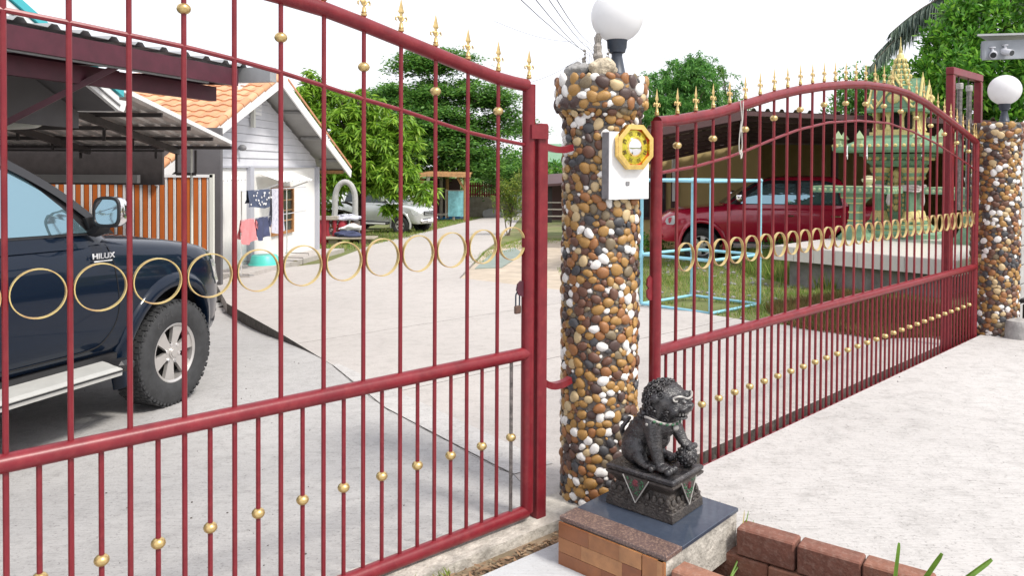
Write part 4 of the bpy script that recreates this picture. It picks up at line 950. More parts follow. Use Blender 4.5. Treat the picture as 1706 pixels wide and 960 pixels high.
def curl(c, d, r):
    c = Vector((c[0], c[1], c[2] + Zt)); d = Vector(d).normalized(); a_ = d.cross(Vector((.3, .2, 1))).normalized(); b_ = d.cross(a_); ph = rg.uniform(0, 6.28); pts = []; rs2 = []
    for q in range(13):
        u = q / 12; rr = r * (1 - u * .85); an = ph + u * 9.0; pts.append(c + a_ * (math.cos(an) * rr) + b_ * (math.sin(an) * rr) + d * (r * .75 * u)); rs2.append(r * .34 * (1 - .35 * u))
    mb.tube(pts, rs2, 6)
for k in range(170):
    u = k * 2.399963; zz = 1 - 2 * (k + .5) / 170; rr = math.sqrt(1 - zz * zz); d = Vector((math.cos(u) * rr, math.sin(u) * rr, zz))
    if d.x > .34 or (d.x > .0 and d.z < .35) or d.z < -.75: continue
    curl((.052 + d.x * .070, .005 + d.y * .067, .280 + d.z * .066), d, .0125)
for row in range(5):
    for k in range(5):
        t = row / 4; yy = (k - 2) * (.026 - .004 * row); curl((-.022 - .075 * t + abs(yy) * .35, yy, .232 - .085 * t - abs(yy) * .25), (-.8, yy * 12, .5), .0125)
for sy in (-1, 1):
    for (x, z) in ((.088, .222), (.076, .245), (.060, .225), (.094, .245)): curl((x, .008 + sy * .052, z), (.2, sy, -.1), .012)
mb.build('mane', M['lion'], lion, True, 60)
mb = MB().ball((.116, .066, .043 + Zt), .043, 20, 14)
for k in range(60):
    u = k * 2.399963; zz = 1 - 2 * (k + .5) / 60; rr = math.sqrt(1 - zz * zz); mb.ball((.116 + math.cos(u) * rr * .041, .066 + math.sin(u) * rr * .041, .043 + zz * .041 + Zt), .0075, 6, 4)
mb.build('ball', M['lion'], lion, True, 60)
mb = MB()
mb.tube(cat_rom([(.135, .010 + sy_ * 1.0, zz_ + Zt) if False else (xx, yy, zz_ + Zt) for xx, yy, zz_ in ((.116, -.038, .304), (.128, -.032, .311), (.139, -.018, .310), (.146, -.003, .302), (.147, .012, .300), (.146, .027, .302), (.139, .042, .310), (.128, .054, .311), (.116, .058, .304))], 4), .0038, 6)
mb.tube(cat_rom([(xx, yy, zz_ + Zt) for xx, yy, zz_ in ((.116, -.038, .304), (.122, -.040, .296), (.132, -.034, .296))], 4), .0032, 6); mb.tube(cat_rom([(xx, yy, zz_ + Zt) for xx, yy, zz_ in ((.116, .058, .304), (.122, .060, .296), (.132, .054, .296))], 4), .0032, 6)
mb.build('brow_curl', M['silver'], lion)
mb = MB()
for sy in (-1, 1): mb.ball((.140, .012 + sy * .020, .291 + Zt), (.0075, .009, .008), 10, 8)
mb.build('eyes', M['chrome'], lion)
mb = MB()
for k in range(7): mb.box((.142 - .0016 * (k - 3) ** 2, .012 + (k - 3) * .008, .242 + Zt), (.005, .005, .010), taper=.5)
mb.build('teeth', M['silver'], lion)
cb = MB(); ring = []
for k in range(25):
    a = R_(-110 + 220 * k / 24); ring.append((.040 + math.cos(a) * .068, math.sin(a) * .072, Zt + .222 - .030 * max(0, math.cos(a)) ** 1))
cb.tube(ring, .0055, 8, True, (1, 1.3)); cl_ = cb.build('collar', M['silver'], lion)
mb = MB()
for k in range(4, 21, 2): p = Vector(ring[k]); q = Vector((.040, 0, p.z)); d = (p - q).normalized(); mb.ball(p + d * .007, (.006, .008, .006), 8, 6)
mb.build('collar_enamel', M['green'], cl_)
mb = MB().ball((.106, .004, .172 + Zt), (.012, .014, .014), 10, 8); mb.build('bell', M['silver'], cl_)
mb = MB(); mb.ball((.034, -.090, .196 + Zt), (.008, .005, .008), 8, 6); mb.build('tassel', M['silver'], lion)
for ch in list(lion.children):                              # broaden the animal, enlarge the head
    if ch.name.split('.')[0] in ('body', 'mane', 'brow_curl', 'eyes', 'teeth', 'collar', 'tassel'):
        for mesh_ in [ch.data] + [g.data for g in ch.children]:
            for v in mesh_.vertices:
                z = v.co.z - Zt; k_ = smooth(.185, .26, z); c_ = Vector((.06, .005, .272 + Zt)); p_ = v.co.copy()
                q_ = c_ + (p_ - c_) * (1 + .16 * k_); q_.y *= 1.16; q_.x -= .010; v.co = q_
# ================================================================== VEHICLES
def ip(x, tb): return float(np.interp(x, [a for a, b in tb], [b for a, b in tb]))
def wheel_meshes(R, wdt, rim, spokes=6):
    hw = wdt / 2; d = {}
    prof = [(rim, -hw * .86), (rim + .015, -hw * .96), ((R + rim) / 2, -hw * 1.04), (R - .035, -hw), (R - .012, -hw * .90), (R, -hw * .72), (R, 0), (R, hw * .72), (R - .012, hw * .90), (R - .035, hw), ((R + rim) / 2, hw * 1.04), (rim + .015, hw * .96), (rim, hw * .86)]
    mb = MB(); n = 48; vs = []; k = len(prof)
    for j in range(n):
        a = 2 * math.pi * j / n
        for (r, y) in prof: vs.append((r * math.cos(a), y, r * math.sin(a)))
    mb.add(vs, [(j * k + i, ((j + 1) % n) * k + i, ((j + 1) % n) * k + i + 1, j * k + i + 1) for j in range(n) for i in range(k - 1)])
    for j in range(60):                                         # tread blocks
        a = 2 * math.pi * j / 60
        for row in range(5):
            y = (row - 2) * wdt * .185 + (.006 if j % 2 else -.006); aa = a + (.03 if row % 2 else 0)
            mb.box((math.cos(aa) * (R + .002), y, math.sin(aa) * (R + .002)), (.006, wdt * .150, .032), Matrix.Rotation(-aa, 3, 'Y'))
        mb.box((math.cos(a) * (R - .014), hw * .93, math.sin(a) * (R - .014)), (.020, .006, .020), Matrix.Rotation(-a, 3, 'Y'))
    d['tyre'] = mb.mesh('tyre', M['rubber'], True, 40)
    mb = MB(); ob = hw * .80                                     # rim faces +y
    def lat(pr, n=36):
        vs = []; k = len(pr)
        for j in range(n):
            a = 2 * math.pi * j / n
            for (r, y) in pr: vs.append((r * math.cos(a), y, r * math.sin(a)))
        mb.add(vs, [(j * k + i, j * k + i + 1, ((j + 1) % n) * k + i + 1, ((j + 1) % n) * k + i) for j in range(n) for i in range(k - 1)])
    lat([(rim + .008, ob + .006), (rim - .004, ob + .010), (rim - .018, ob), (rim - .022, ob - .05), (rim - .03, -hw * .6)])
    for s in range(spokes):
        a = 2 * math.pi * s / spokes
        rows = [(.035, .026, ob - .012), (.075, .030, ob - .018), (.115, .036, ob - .014), (rim - .03, .052, ob - .006), (rim - .012, .058, ob - .012)]
        vs = []
        for (r, h, y) in rows:
            for sg in (-1, 1):
                for yy in (y, y - .028): vs.append((r * math.cos(a) - sg * h * math.sin(a), yy, r * math.sin(a) + sg * h * math.cos(a)))
        fs = []
        for i in range(len(rows) - 1):
            b = i * 4; fs += [(b, b + 4, b + 6, b + 2), (b, b + 1, b + 5, b + 4), (b + 2, b + 6, b + 7, b + 3)]
        mb.add(vs, [f[::-1] for f in fs])
    d['rim'] = mb.mesh('rim', M['alloy'], True, 35)
    mb = MB()
    def disc(r, y0, y1, n=24, c=(0, 0)):
        vs = [(c[0] + r * math.cos(2 * math.pi * j / n), y, c[1] + r * math.sin(2 * math.pi * j / n)) for y in (y0, y1) for j in range(n)]
        mb.add(vs, [tuple(range(n)), tuple(range(2 * n - 1, n - 1, -1))] + [(j, n + j, n + (j + 1) % n, (j + 1) % n) for j in range(n)])
    disc(.042, ob - .03, ob - .004); disc(.030, ob - .004, ob + .002); d['hub'] = mb.mesh('hub', M['alloy'], True, 35)
    mb = MB()
    disc(.013, ob - .035, ob - .010, 8)
    d['nut'] = mb.mesh('wheel_nut', M['chrome'], True, 35)
    mb = MB(); disc(rim - .01, -.03, ob - .075); d['back'] = mb.mesh('brake_disc', M['well'], True, 35)
    return d
WM = wheel_meshes(.382, .25, .216)
def pickup(name, label, paint, loc, rz, glass='tint', flare=True, step=True, detail=2, bed_rail=1.22, roof=1.80, group=None, suv=False):
    t = thing(name, label, 'pickup truck', loc, rz, group)
    XF, XR = .90, -4.33
    zt_t = [(-4.4, bed_rail), (-.72, bed_rail), (-.5, 1.195), (0, 1.155), (.45, 1.10), (.70, 1.04), (.82, .97), (.90, .90)]
    zb_t = [(-4.4, .52), (-3.9, .50), (-.6, .47), (.45, .47), (.62, .43), (.82, .42), (.90, .47)]
    w_t = [(-4.4, .885), (-4.0, .905), (-.8, .905), (.1, .90), (.40, .875), (.62, .82), (.78, .74), (.90, .60)]
    st = sorted(set([XR, -4.25, -4.1, -3.8, -3.5, -3.1, -2.7, -2.3, -1.9, -1.5, -1.1, -.8, -.66, -.5, -.35, -.2, 0, .15, .3, .42, .52, .62, .70, .77, .83, .87, XF]), reverse=True)
    mb = MB(); rings = []
    for x in st:
        wv, zt, zb = ip(x, w_t), ip(x, zt_t), ip(x, zb_t); hgt = zt - zb
        half = [(0, zb), (.70 * wv, zb), (.92 * wv, zb + .02), (.965 * wv, zb + .08), (.985 * wv, zb + .26 * hgt), (wv, zb + .45 * hgt), (wv, zb + .62 * hgt), (.992 * wv, zb + .74 * hgt), (.975 * wv, zb + .86 * hgt), (.945 * wv, zb + .935 * hgt), (.89 * wv, zb + .985 * hgt), (.74 * wv, zt + .012), (.4 * wv, zt + .028), (0, zt + .033)]
        pts = [(y, z) for y, z in half] + [(-y, z) for y, z in half[-2:0:-1]]
        rings.append([(x - .16 * (abs(y) / .9) ** 2.2 * smooth(.2, .9, x), y, z) for y, z in pts])
    n = len(rings[0]); vs = [p for r in rings for p in r]
    fs = [(i * n + j, i * n + (j + 1) % n, (i + 1) * n + (j + 1) % n, (i + 1) * n + j) for i in range(len(rings) - 1) for j in range(n)]
    fs = [f for f in fs] + [tuple(range(n))[::-1], tuple((len(rings) - 1) * n + j for j in range(n))]
    mb.add(vs, fs)
    bo = mb.build('tmpbody', [paint, M['well']], None)
    bm = bmesh.new(); bm.from_mesh(bo.data); bmesh.ops.recalc_face_normals(bm, faces=bm.faces); bm.to_mesh(bo.data); bm.free()
    cts = []
    for ax in (0, -3.085):
        for sy in (-1, 1):
            c = MB(); nn = 40; R = .455
            c.add([(ax + R * math.cos(2 * math.pi * k / nn), sy * y, .40 + R * math.sin(2 * math.pi * k / nn)) for y in (.56, 1.1) for k in range(nn)], [tuple(range(nn)), tuple(range(2 * nn - 1, nn - 1, -1))] + [(k, nn + k, nn + (k + 1) % nn, (k + 1) % nn) for k in range(nn)])
            co = c.build('tmpc', M['well'], None, False)
            b2 = bmesh.new(); b2.from_mesh(co.data); bmesh.ops.recalc_face_normals(b2, faces=b2.faces); b2.to_mesh(co.data); b2.free(); cts.append(co)
            md = bo.modifiers.new('b', 'BOOLEAN'); md.operation = 'DIFFERENCE'; md.solver = 'EXACT'; md.object = co; md.material_mode = 'TRANSFER'
    me = eval_mesh(bo)
    for o in cts + [bo]: bpy.data.objects.remove(o)
    me.polygons.foreach_set('use_smooth', [True] * len(me.polygons)); me.set_sharp_from_angle(angle=R_(32)); link('body', me, t)
    # cab
    lev = [(1.16, -.34, -3.06, .872), (1.22, -.43, -3.06, .858), (1.34, -.61, -3.03, .832), (1.50, -.86, -2.99, .782), (1.64, -1.10, -2.95, .725), (1.72, -1.27, -2.90, .682), (1.765, -1.45, -2.83, .63), (1.79, -1.74, -2.68, .54), (1.80, -2.0, -2.5, .36)]
    if suv: lev = [(z, xf, xr - 1.1, y) for z, xf, xr, y in lev]
    sc = (roof - 1.16) / .64; mb = MB(); n = 44; vs = []
    for (z, xf, xr, y) in lev:
        cx, hx_ = (xf + xr) / 2, (xf - xr) / 2
        for j in range(n):
            a = 2 * math.pi * j / n; c, s = math.cos(a), math.sin(a); e = .26
            px = math.copysign(abs(c) ** e, c) * hx_; pyy = math.copysign(abs(s) ** e, s) * y
            bow = .14 * (1 - (pyy / max(y, .1)) ** 2) * (c > 0)
            vs.append((cx + px + bow - .10 * (c > 0), pyy, 1.16 + (z - 1.16) * sc))
    k = len(lev); mb.add(vs, [(i * n + j, i * n + (j + 1) % n, (i + 1) * n + (j + 1) % n, (i + 1) * n + j) for i in range(k - 1) for j in range(n)] + [tuple((k - 1) * n + j for j in range(n))])
    mb.build('cab', paint, t, True, 50)
    def cy(z): zz = 1.16 + (z - 1.16) / sc; return ip(zz, [(a[0], a[3]) for a in lev])
    def cxf(z): zz = 1.16 + (z - 1.16) / sc; return ip(zz, [(a[0], a[1]) for a in lev])
    def zs_(z): return 1.16 + (z - 1.16) * sc
    def pane(nm, poly, sy, off, material, grow=0):
        cxm = sum(p[0] for p in poly) / len(poly); czm = sum(p[1] for p in poly) / len(poly)
        P = [((x - cxm) * (1 + grow) + cxm, (z - czm) * (1 + grow) + czm) for x, z in poly]
        # refine the outline so that it hugs the curved cab side
        Q = []
        for i in range(len(P)):
            a, b = Vector(P[i]), Vector(P[(i + 1) % len(P)])
            for q in range(5): Q.append(a.lerp(b, q / 5))
        vs = [(p.x, sy * (cy(zs_(p.y)) + off), zs_(p.y)) for p in Q]; c0 = Vector((cxm, czm)); vi = [(c0.lerp(p, .5)) for p in Q]
        vs += [(p.x, sy * (cy(zs_(p.y)) + off), zs_(p.y)) for p in vi] + [(cxm, sy * (cy(zs_(czm)) + off), zs_(czm))]; m_ = len(Q)
        fs = [(i, (i + 1) % m_, m_ + (i + 1) % m_, m_ + i) for i in range(m_)] + [(m_ + i, m_ + (i + 1) % m_, 2 * m_) for i in range(m_)]
        return MB().add(vs, fs if sy > 0 else [f[::-1] for f in fs]).build(nm, material, t, True, 60)
    fwin = [(-.80, 1.25), (-.97, 1.40), (-1.27, 1.625), (-1.42, 1.668), (-1.93, 1.685), (-1.95, 1.25)]
    rwin = [(-2.03, 1.25), (-2.01, 1.685), (-2.55, 1.665), (-2.72, 1.60), (-2.80, 1.27)]
    for sy in (-1, 1):
        pane('window_frame', [(-.59, 1.235), (-.72, 1.335), (-.97, 1.505), (-1.27, 1.672), (-1.43, 1.712), (-2.5, 1.712), (-2.75, 1.66), (-2.86, 1.235)], sy, .004, M['blackplastic'])
        pane('window_pane', fwin, sy, .009, M[glass]); pane('window_pane', rwin, sy, .009, M[glass])
        # mirror
        def srect(x, hy_, hz_, e=.55, n_=28): return [(x, sy * 1.025 + math.copysign(abs(math.cos(a_)) ** e, math.cos(a_)) * hy_, 1.375 + math.copysign(abs(math.sin(a_)) ** e, math.sin(a_)) * hz_) for a_ in [2 * math.pi * q_ / n_ for q_ in range(n_)]]
        def sloft(rows, nm, mt_, par):
            vs = [p for r_ in rows for p in r_]; n_ = len(rows[0]); fs = [(i * n_ + j, i * n_ + (j + 1) % n_, (i + 1) * n_ + (j + 1) % n_, (i + 1) * n_ + j) for i in range(len(rows) - 1) for j in range(n_)] + [tuple(range(n_))[::-1], tuple((len(rows) - 1) * n_ + j for j in range(n_))]
            return MB().add(vs, fs).build(nm, mt_, par, True, 50)
        mr_ = sloft([srect(-.815, .100, .086), srect(-.795, .106, .091), srect(-.76, .100, .086), srect(-.72, .075, .065), srect(-.70, .035, .03)], 'mirror_housing', M['chrome'] if detail > 1 else paint, t)
        sloft([srect(-.817, .104, .090), srect(-.830, .100, .086), srect(-.832, .088, .074), srect(-.822, .086, .072)], 'mirror_bezel', M['blackplastic'], mr_)
        sloft([srect(-.823, .087, .073), srect(-.826, .086, .072)], 'mirror_glass', M['mirror'], mr_)
        MB().ext([(-.60, 1.235), (-.78, 1.235), (-.84, 1.335), (-.74, 1.345)], (0, sy * .868, 0), (1, 0, 0), (0, 0, 1), -.012, .012).build('mirror_base', M['blackplastic'], t, False)
        MB().tube([(-.74, sy * .86, 1.255), (-.755, sy * .92, 1.27), (-.765, sy * .97, 1.31)], [.045, .04, .034], 8, True, (1.5, .8)).build('mirror_arm', M['blackplastic'], t)
        # handles, seams, lights
        for hx_ in (-1.80, -2.72):
            mb = MB().tube(cat_rom([(hx_ - .09, sy * .905, 1.02), (hx_ - .06, sy * .935, 1.025), (hx_ + .06, sy * .935, 1.025), (hx_ + .09, sy * .905, 1.02)], 4), .014, 8); mb.build('door_handle', M['chrome'], t)
        def hw_(x, z):
            wv, zt, zb = ip(x, w_t), ip(x, zt_t), ip(x, zb_t); f_ = (z - zb) / (zt - zb)
            y = ip(f_, [(0, .92), (.08, .965), (.26, .985), (.45, 1.0), (.62, 1.0), (.74, .992), (.86, .975), (.935, .945), (1, .86)]) * wv; return y
        def seam(pts):
            mb = MB(); P = cat_rom([(x, 0, z) for x, z in pts], 5); mb.tube([(p.x, sy * (hw_(p.x, p.z) + .0005), p.z) for p in P], .0042, 4); return mb.build('door_seam', M['well'], t)
        seam([(-.64, 1.17), (-.60, 1.00), (-.57, .75), (-.66, .60), (-.80, .55), (-1.2, .545), (-1.97, .545)]); seam([(-1.98, 1.17), (-1.98, .55)]); seam([(-2.90, 1.17), (-2.92, .9), (-2.72, .62), (-2.58, .55), (-1.98, .545)]); seam([(-3.10, 1.2), (-3.10, .90)])
        hl = MB(); hp = [(.52, .99), (.66, .985), (.80, .93), (.83, .86), (.80, .80), (.66, .80), (.58, .86)]
        vs = []
        for off in (.0, .012):
            for (x, z) in hp: vs.append((x - .16 * (ip(x, w_t) / .9) ** 2.2 * smooth(.2, .9, x) + .02, sy * (hw_(x, z) + off - .01), z))
        k = len(hp); hl.add(vs, [tuple(range(k, 2 * k)), tuple(range(k))[::-1]] + [(i, (i + 1) % k, k + (i + 1) % k, k + i) for i in range(k)])
        hl.build('headlight', M['lens'], t)
        if flare:
            for ax in (0, -3.085):
                mb = MB(); sec = []; nn = 26
                for q in range(nn):
                    a = R_(-18 + 216 * q / (nn - 1)); row = []
                    for (r, yo) in ((.452, -.06), (.452, .018), (.470, .034), (.510, .030), (.545, .004), (.55, -.03)):
                        x = ax + r * math.cos(a); z = .40 + r * math.sin(a); yb = hw_(min(max(x, -4.2), .55), min(max(z, .5), 1.05)); yb = max(yb, .80) if ax == 0 else yb
                        xx = x - .16 * (yb / .9) ** 2.2 * smooth(.2, .9, x); row.append((xx, sy * (yb + yo), z))
                    sec.append(row)
                vs = [p for r in sec for p in r]; k = 6
                fs = [(i * k + j, i * k + j + 1, (i + 1) * k + j + 1, (i + 1) * k + j) for i in range(nn - 1) for j in range(k - 1)]
                mb.add(vs, fs if sy < 0 else [f[::-1] for f in fs]); mb.build('wheel_arch_flare', paint, t, True, 50)
        if step:
            mb = MB(); pr = [(.86, .455), (.99, .430), (1.02, .415), (1.015, .375), (.96, .385), (.86, .405)]
            vs = [(x, sy * y, z) for x in (-.66, -2.45) for y, z in pr]; k = 6
            mb.add(vs, [tuple(range(k)), tuple(range(2 * k - 1, k - 1, -1))] + [(j, k + j, k + (j + 1) % k, (j + 1) % k) for j in range(k)])
            s_ = mb.build('running_board', M['step'], t, False)
            MB().box((-1.555, sy * 1.021, .405), (1.79, .006, .010)).build('board_stripe', M['blackplastic'], s_)
            MB().box((-.60, sy * .955, .425), (.14, .13, .075), bev=.025).build('board_end', M['blackplastic'], t)
            MB().box((-1.5, sy * .80, .46), (1.95, .12, .06)).build('sill', M['blackplastic'], t)
        # visor strip
        mb = MB(); vp = [(-.73, 1.345), (-.98, 1.515), (-1.28, 1.668), (-1.44, 1.702), (-1.93, 1.708)]
        vs = []
        for (x, z) in cat_rom([(a, 0, b) for a, b in vp], 4) and [(p.x, p.z) for p in cat_rom([(a, 0, b) for a, b in vp], 4)]:
            vs += [(x, sy * (cy(zs_(z)) + .012), zs_(z)), (x - .02, sy * (cy(zs_(z - .05)) + .030), zs_(z - .055))]
        fs = [(2 * i, 2 * i + 1, 2 * i + 3, 2 * i + 2) for i in range(len(vs) // 2 - 1)]; mb.add(vs, fs); mb.build('rain_visor', M['blackplastic'], t)
    # windscreen
    mb = MB(); vs = []; rows = 7; cols = 9
    for i in range(rows):
        z = zs_(1.24 + (1.70 - 1.24) * i / (rows - 1)); yv = cy(z) - .09
        for j in range(cols):
            f_ = -1 + 2 * j / (cols - 1); vs.append((cxf(z) - .10 + .14 * (1 - (f_ * .93) ** 2) + .012, f_ * yv, z))
    mb.add(vs, [(i * cols + j, i * cols + j + 1, (i + 1) * cols + j + 1, (i + 1) * cols + j) for i in range(rows - 1) for j in range(cols - 1)]); mb.build('windscreen', M['tintdark'], t, True, 60)
    # front end
    MB().box((.870, 0, .86), (.08, .86, .15), bev=.02).build('grille', M['blackplastic'], t)
    for z in (.84, .90): MB().box((.912, 0, z - .02), (.02, .82, .022), bev=.006).build('grille_bar', M['chrome'], t)
    MB().box((.80, 0, .56), (.26, 1.24, .20), bev=.09).build('bumper', paint if paint is not M['carsilver'] else M['chrome'], t)
    MB().box((.936, 0, .58), (.012, .40, .12), bev=.003).build('number_plate', M['badge'], t)
    MB().box((-4.345, 0, .85), (.05, 1.55, .62), bev=.02).build('tailgate', paint, t)
    for sy in (-1, 1): MB().box((-4.30, sy * .84, 1.0), (.06, .12, .34), bev=.02).build('tail_light', M['redorange'], t)
    MB().box((-3.7, 0, .42), (1.0, 1.1, .12)).build('chassis', M['well'], t)
    MB().box((-1.6, 0, .44), (4.2, .9, .10)).build('chassis', M['well'], t)
    for ch in t.children:                                   # lift the upper body to the truck's real height
        for v in ch.data.vertices:
            if v.co.z > .60: v.co.z = .60 + (v.co.z - .60) * 1.085
        for gch in ch.children:
            for v in gch.data.vertices:
                if v.co.z > .60: v.co.z = .60 + (v.co.z - .60) * 1.085
    for ax in (0, -3.085):
        for sy in (-1, 1):
            wh = bpy.data.objects.new('wheel', None); COL.objects.link(wh); wh.parent = t; wh.location = (ax, sy * .785, .38); wh.rotation_euler = (0, 0.3, 0 if sy > 0 else math.pi)
            for k_ in ('tyre', 'rim', 'hub', 'back'): link(WM[k_].name.split('.')[0], WM[k_], wh)
            for s_ in range(6):
                a_ = 2 * math.pi * (s_ + .5) / 6; link('wheel_nut', WM['nut'], wh, (.066 * math.cos(a_), 0, .066 * math.sin(a_)))
    return t
wc = Vector((-2.50, 5.71)); HZ = R_(15.5)
hd = Vector((math.sin(HZ), math.cos(HZ)))            # heading of the dark pickup
left_v = Vector((-hd.y, hd.x))
org = wc + left_v * .86
wheel_z = carz(wc.x, wc.y)
back = org - hd * 3.085
dk = pickup('parked_pickup', 'dark navy pickup truck parked under the maroon canopy behind the gate', M['navy'], (org.x, org.y, wheel_z), math.atan2(hd.y, hd.x))
pit = math.atan2(carz(org.x, org.y) - carz(back.x, back.y), 3.085)
dk.rotation_euler = (0, -pit, math.atan2(hd.y, hd.x))
bpy.context.view_layer.update()
lp_ = dk.matrix_world.inverted() @ pp(172, 426.5, dk.matrix_world @ Vector((-.4, -.905, 1)), (dk.matrix_world.to_3x3() @ Vector((0, -1, 0))))
tm = text_mesh('HILUX', .052, .004, M['badge']); o = link('lettering', tm, dk, (lp_.x, -.908, lp_.z), (math.pi / 2, 0, 0)); o.scale = (1.25, 1, 1)
mb = MB().box((lp_.x, -.906, lp_.z - .032), (.15, .004, .008)); mb.build('badge_line', M['badge'], dk)
# tyre lettering on the near front wheel
wn = [c for c in dk.children if c.name.startswith('wheel') and c.location.x > -1 and c.location.y < 0][0]
M['tyretext'] = mat('tyre_lettering', (0.060, 0.060, 0.062), 0.7)
for k, ch in enumerate('GITI'):
    a = R_(66 + k * 9); me = text_mesh(ch, .062, .002, M['tyretext']); rr = .302
    o = link('tyre_letter', me, wn, (rr * math.cos(a), .1285, rr * math.sin(a))); o.rotation_euler = (math.pi / 2, -a + math.pi / 2, math.pi)
# red pickup by the shrine
ra_ = py_(1168, 400, 16.8); rb_ = py_(1545, 400, 15.9)
hd2 = Vector((ra_.x - rb_.x, ra_.y - rb_.y)).normalized(); l2 = Vector((-hd2.y, hd2.x))
o2 = Vector((ra_.x, ra_.y)) - l2 * .86
rd = pickup('parked_pickup', 'glossy red pickup truck parked under the carport by the yellow wall', M['carred'], (o2.x, o2.y, gz(o2.x, o2.y) - .07), math.atan2(hd2.y, hd2.x), glass='tint')
# silver pickup under the mango tree
sa = pg(667, 388); hd3 = Vector((.90, -.43)).normalized(); l3 = Vector((-hd3.y, hd3.x)); o3 = Vector((sa.x, sa.y)) + l3 * .86
sv_ = pickup('parked_pickup', 'silver pickup truck parked on the grass behind the mango branches', M['carsilver'], (o3.x, o3.y, gz(o3.x, o3.y) - .05), math.atan2(hd3.y, hd3.x), glass='tintdark', detail=1)
o4 = Vector((sa.x, sa.y)) + l3 * 3.6 - hd3 * 1.6
wv_ = pickup('parked_car', 'white car parked beyond the silver pickup', M['carwhite'], (o4.x, o4.y, gz(o4.x, o4.y) - .05), math.atan2(hd3.y, hd3.x), glass='tintdark', detail=1, step=False, flare=False, roof=1.62, suv=True)
wv_['category'] = 'car'
# ================================================================== LEFT SIDE BUILDINGS
def corr(name, a, b, c, d, waves, amp, material, parent, sharp=True, thick=.004):
    """sheet a-b (rib direction across) to d-c; ribs run from a->d"""
    a, b, c, d = map(Vector, (a, b, c, d)); nrm_ = (b - a).cross(d - a).normalized()
    if nrm_.z < 0: nrm_ = -nrm_
    prof = []
    for k in range(waves):
        for u, h in ((0, 0), (.55, 0), (.66, 1), (.84, 1), (.95, 0)): prof.append(((k + u) / waves, h * amp))
    prof.append((1, 0)); vs = []
    for off in (0, thick):
        for u, h in prof: vs += [a.lerp(b, u) + nrm_ * (h + off), d.lerp(c, u) + nrm_ * (h + off)]
    n = len(prof); fs = [(2 * i, 2 * i + 1, 2 * i + 3, 2 * i + 2) for i in range(n - 1)] + [(2 * n + 2 * i, 2 * n + 2 * i + 2, 2 * n + 2 * i + 3, 2 * n + 2 * i + 1) for i in range(n - 1)]
    fs += [(2 * i, 2 * i + 2, 2 * n + 2 * i + 2, 2 * n + 2 * i) for i in range(n - 1)] + [(2 * i + 1, 2 * n + 2 * i + 1, 2 * n + 2 * i + 3, 2 * i + 3) for i in range(n - 1)]
    return MB().add(vs, fs).build(name, material, parent, False)
# --- maroon car canopy
c0, c1 = py_(0, 38, 4.8), py_(393, 115, 7.04); zc = (c0.z + c1.z) / 2
cd = Vector((c1.x - c0.x, c1.y - c0.y, 0)); cd.normalize(); cl = Vector((-cd.y, cd.x, 0)); c1 = Vector((c1.x, c1.y, zc)); c0 = c1 - cd * 7.5
can = thing('car_canopy', 'maroon steel car canopy with a ribbed metal roof over the navy pickup', 'canopy', (c0.x, c0.y, carz(c0.x, c0.y)))
W0 = 1.95; oo = Vector(can.location)
def cp_(u, v, z): return c1 - cd * u + cl * v + Vector((0, 0, z)) - oo
MB().beam(cp_(7.5, 0, -.075), cp_(0, 0, -.075), .05, .15).build('fascia_beam', M['maroonbeam'], can, False)
MB().beam(cp_(7.5, .03, -.155), cp_(.35, .03, -.155), .03, .012).build('edge_flashing', M['sheet'], can, False)
MB().beam(cp_(7.5, .22, -.22), cp_(0.02, .22, -.22), .06, .13).build('inner_beam', M['maroonbeam'], can, False)
MB().beam(cp_(7.5, W0, .02), cp_(0, W0, .02), .05, .15).build('wall_beam', M['maroonbeam'], can, False)
for u in (.05, 1.4, 2.8, 4.2, 5.6, 7.0): MB().beam(cp_(u, .03, -.10), cp_(u, W0, -.02), .05, .09).build('rafter', M['maroonbeam'], can, False)
for v in (.7, 1.3): MB().beam(cp_(7.5, v, .0), cp_(0, v, .0), .04, .05).build('purlin', M['maroonbeam'], can, False)
corr('roof_sheet', cp_(7.5, -.04, .025), cp_(-.12, -.04, .025), cp_(-.12, W0, .10), cp_(7.5, W0, .10), 30, .028, M['sheet'], can)
MB().box(cp_(-.13, .35, -.04), (.10, 1.3, .13), (0, 0, math.atan2(cd.y, cd.x))).build('gutter', M['sheet'], can)
st0, st1 = py_(-60, 240, 5.3), py_(196, 113, 5.75); st1.z = zc - .14
MB().tube([st0 - oo, st1 - oo], .030, 4).build('brace', M['maroonbeam'], can, False)
pf = Vector((st0.x, st0.y, carz(st0.x, st0.y)))
for q in ((6.6,),):
    p = c1 - cd * q[0] + cl * (W0 - .03); MB().box((p.x - oo.x, p.y - oo.y, (zc - .05 + carz(p.x, p.y)) / 2 - oo.z), (.09, .09, zc - .05 - carz(p.x, p.y)), (0, 0, math.atan2(cd.y, cd.x))).build('post', M['maroonbeam'], can, False)
MB().box((st0.x - oo.x, st0.y - oo.y, (zc - .02 + pf.z) / 2 - oo.z), (.09, .09, zc - .02 - pf.z)).build('post', M['maroonbeam'], can, False)
o = MB().ball(py_(92, 121, 5.6) - oo, (.028, .028, .028), 12, 8); o.build('light_bulb', M['greyplate'], can)
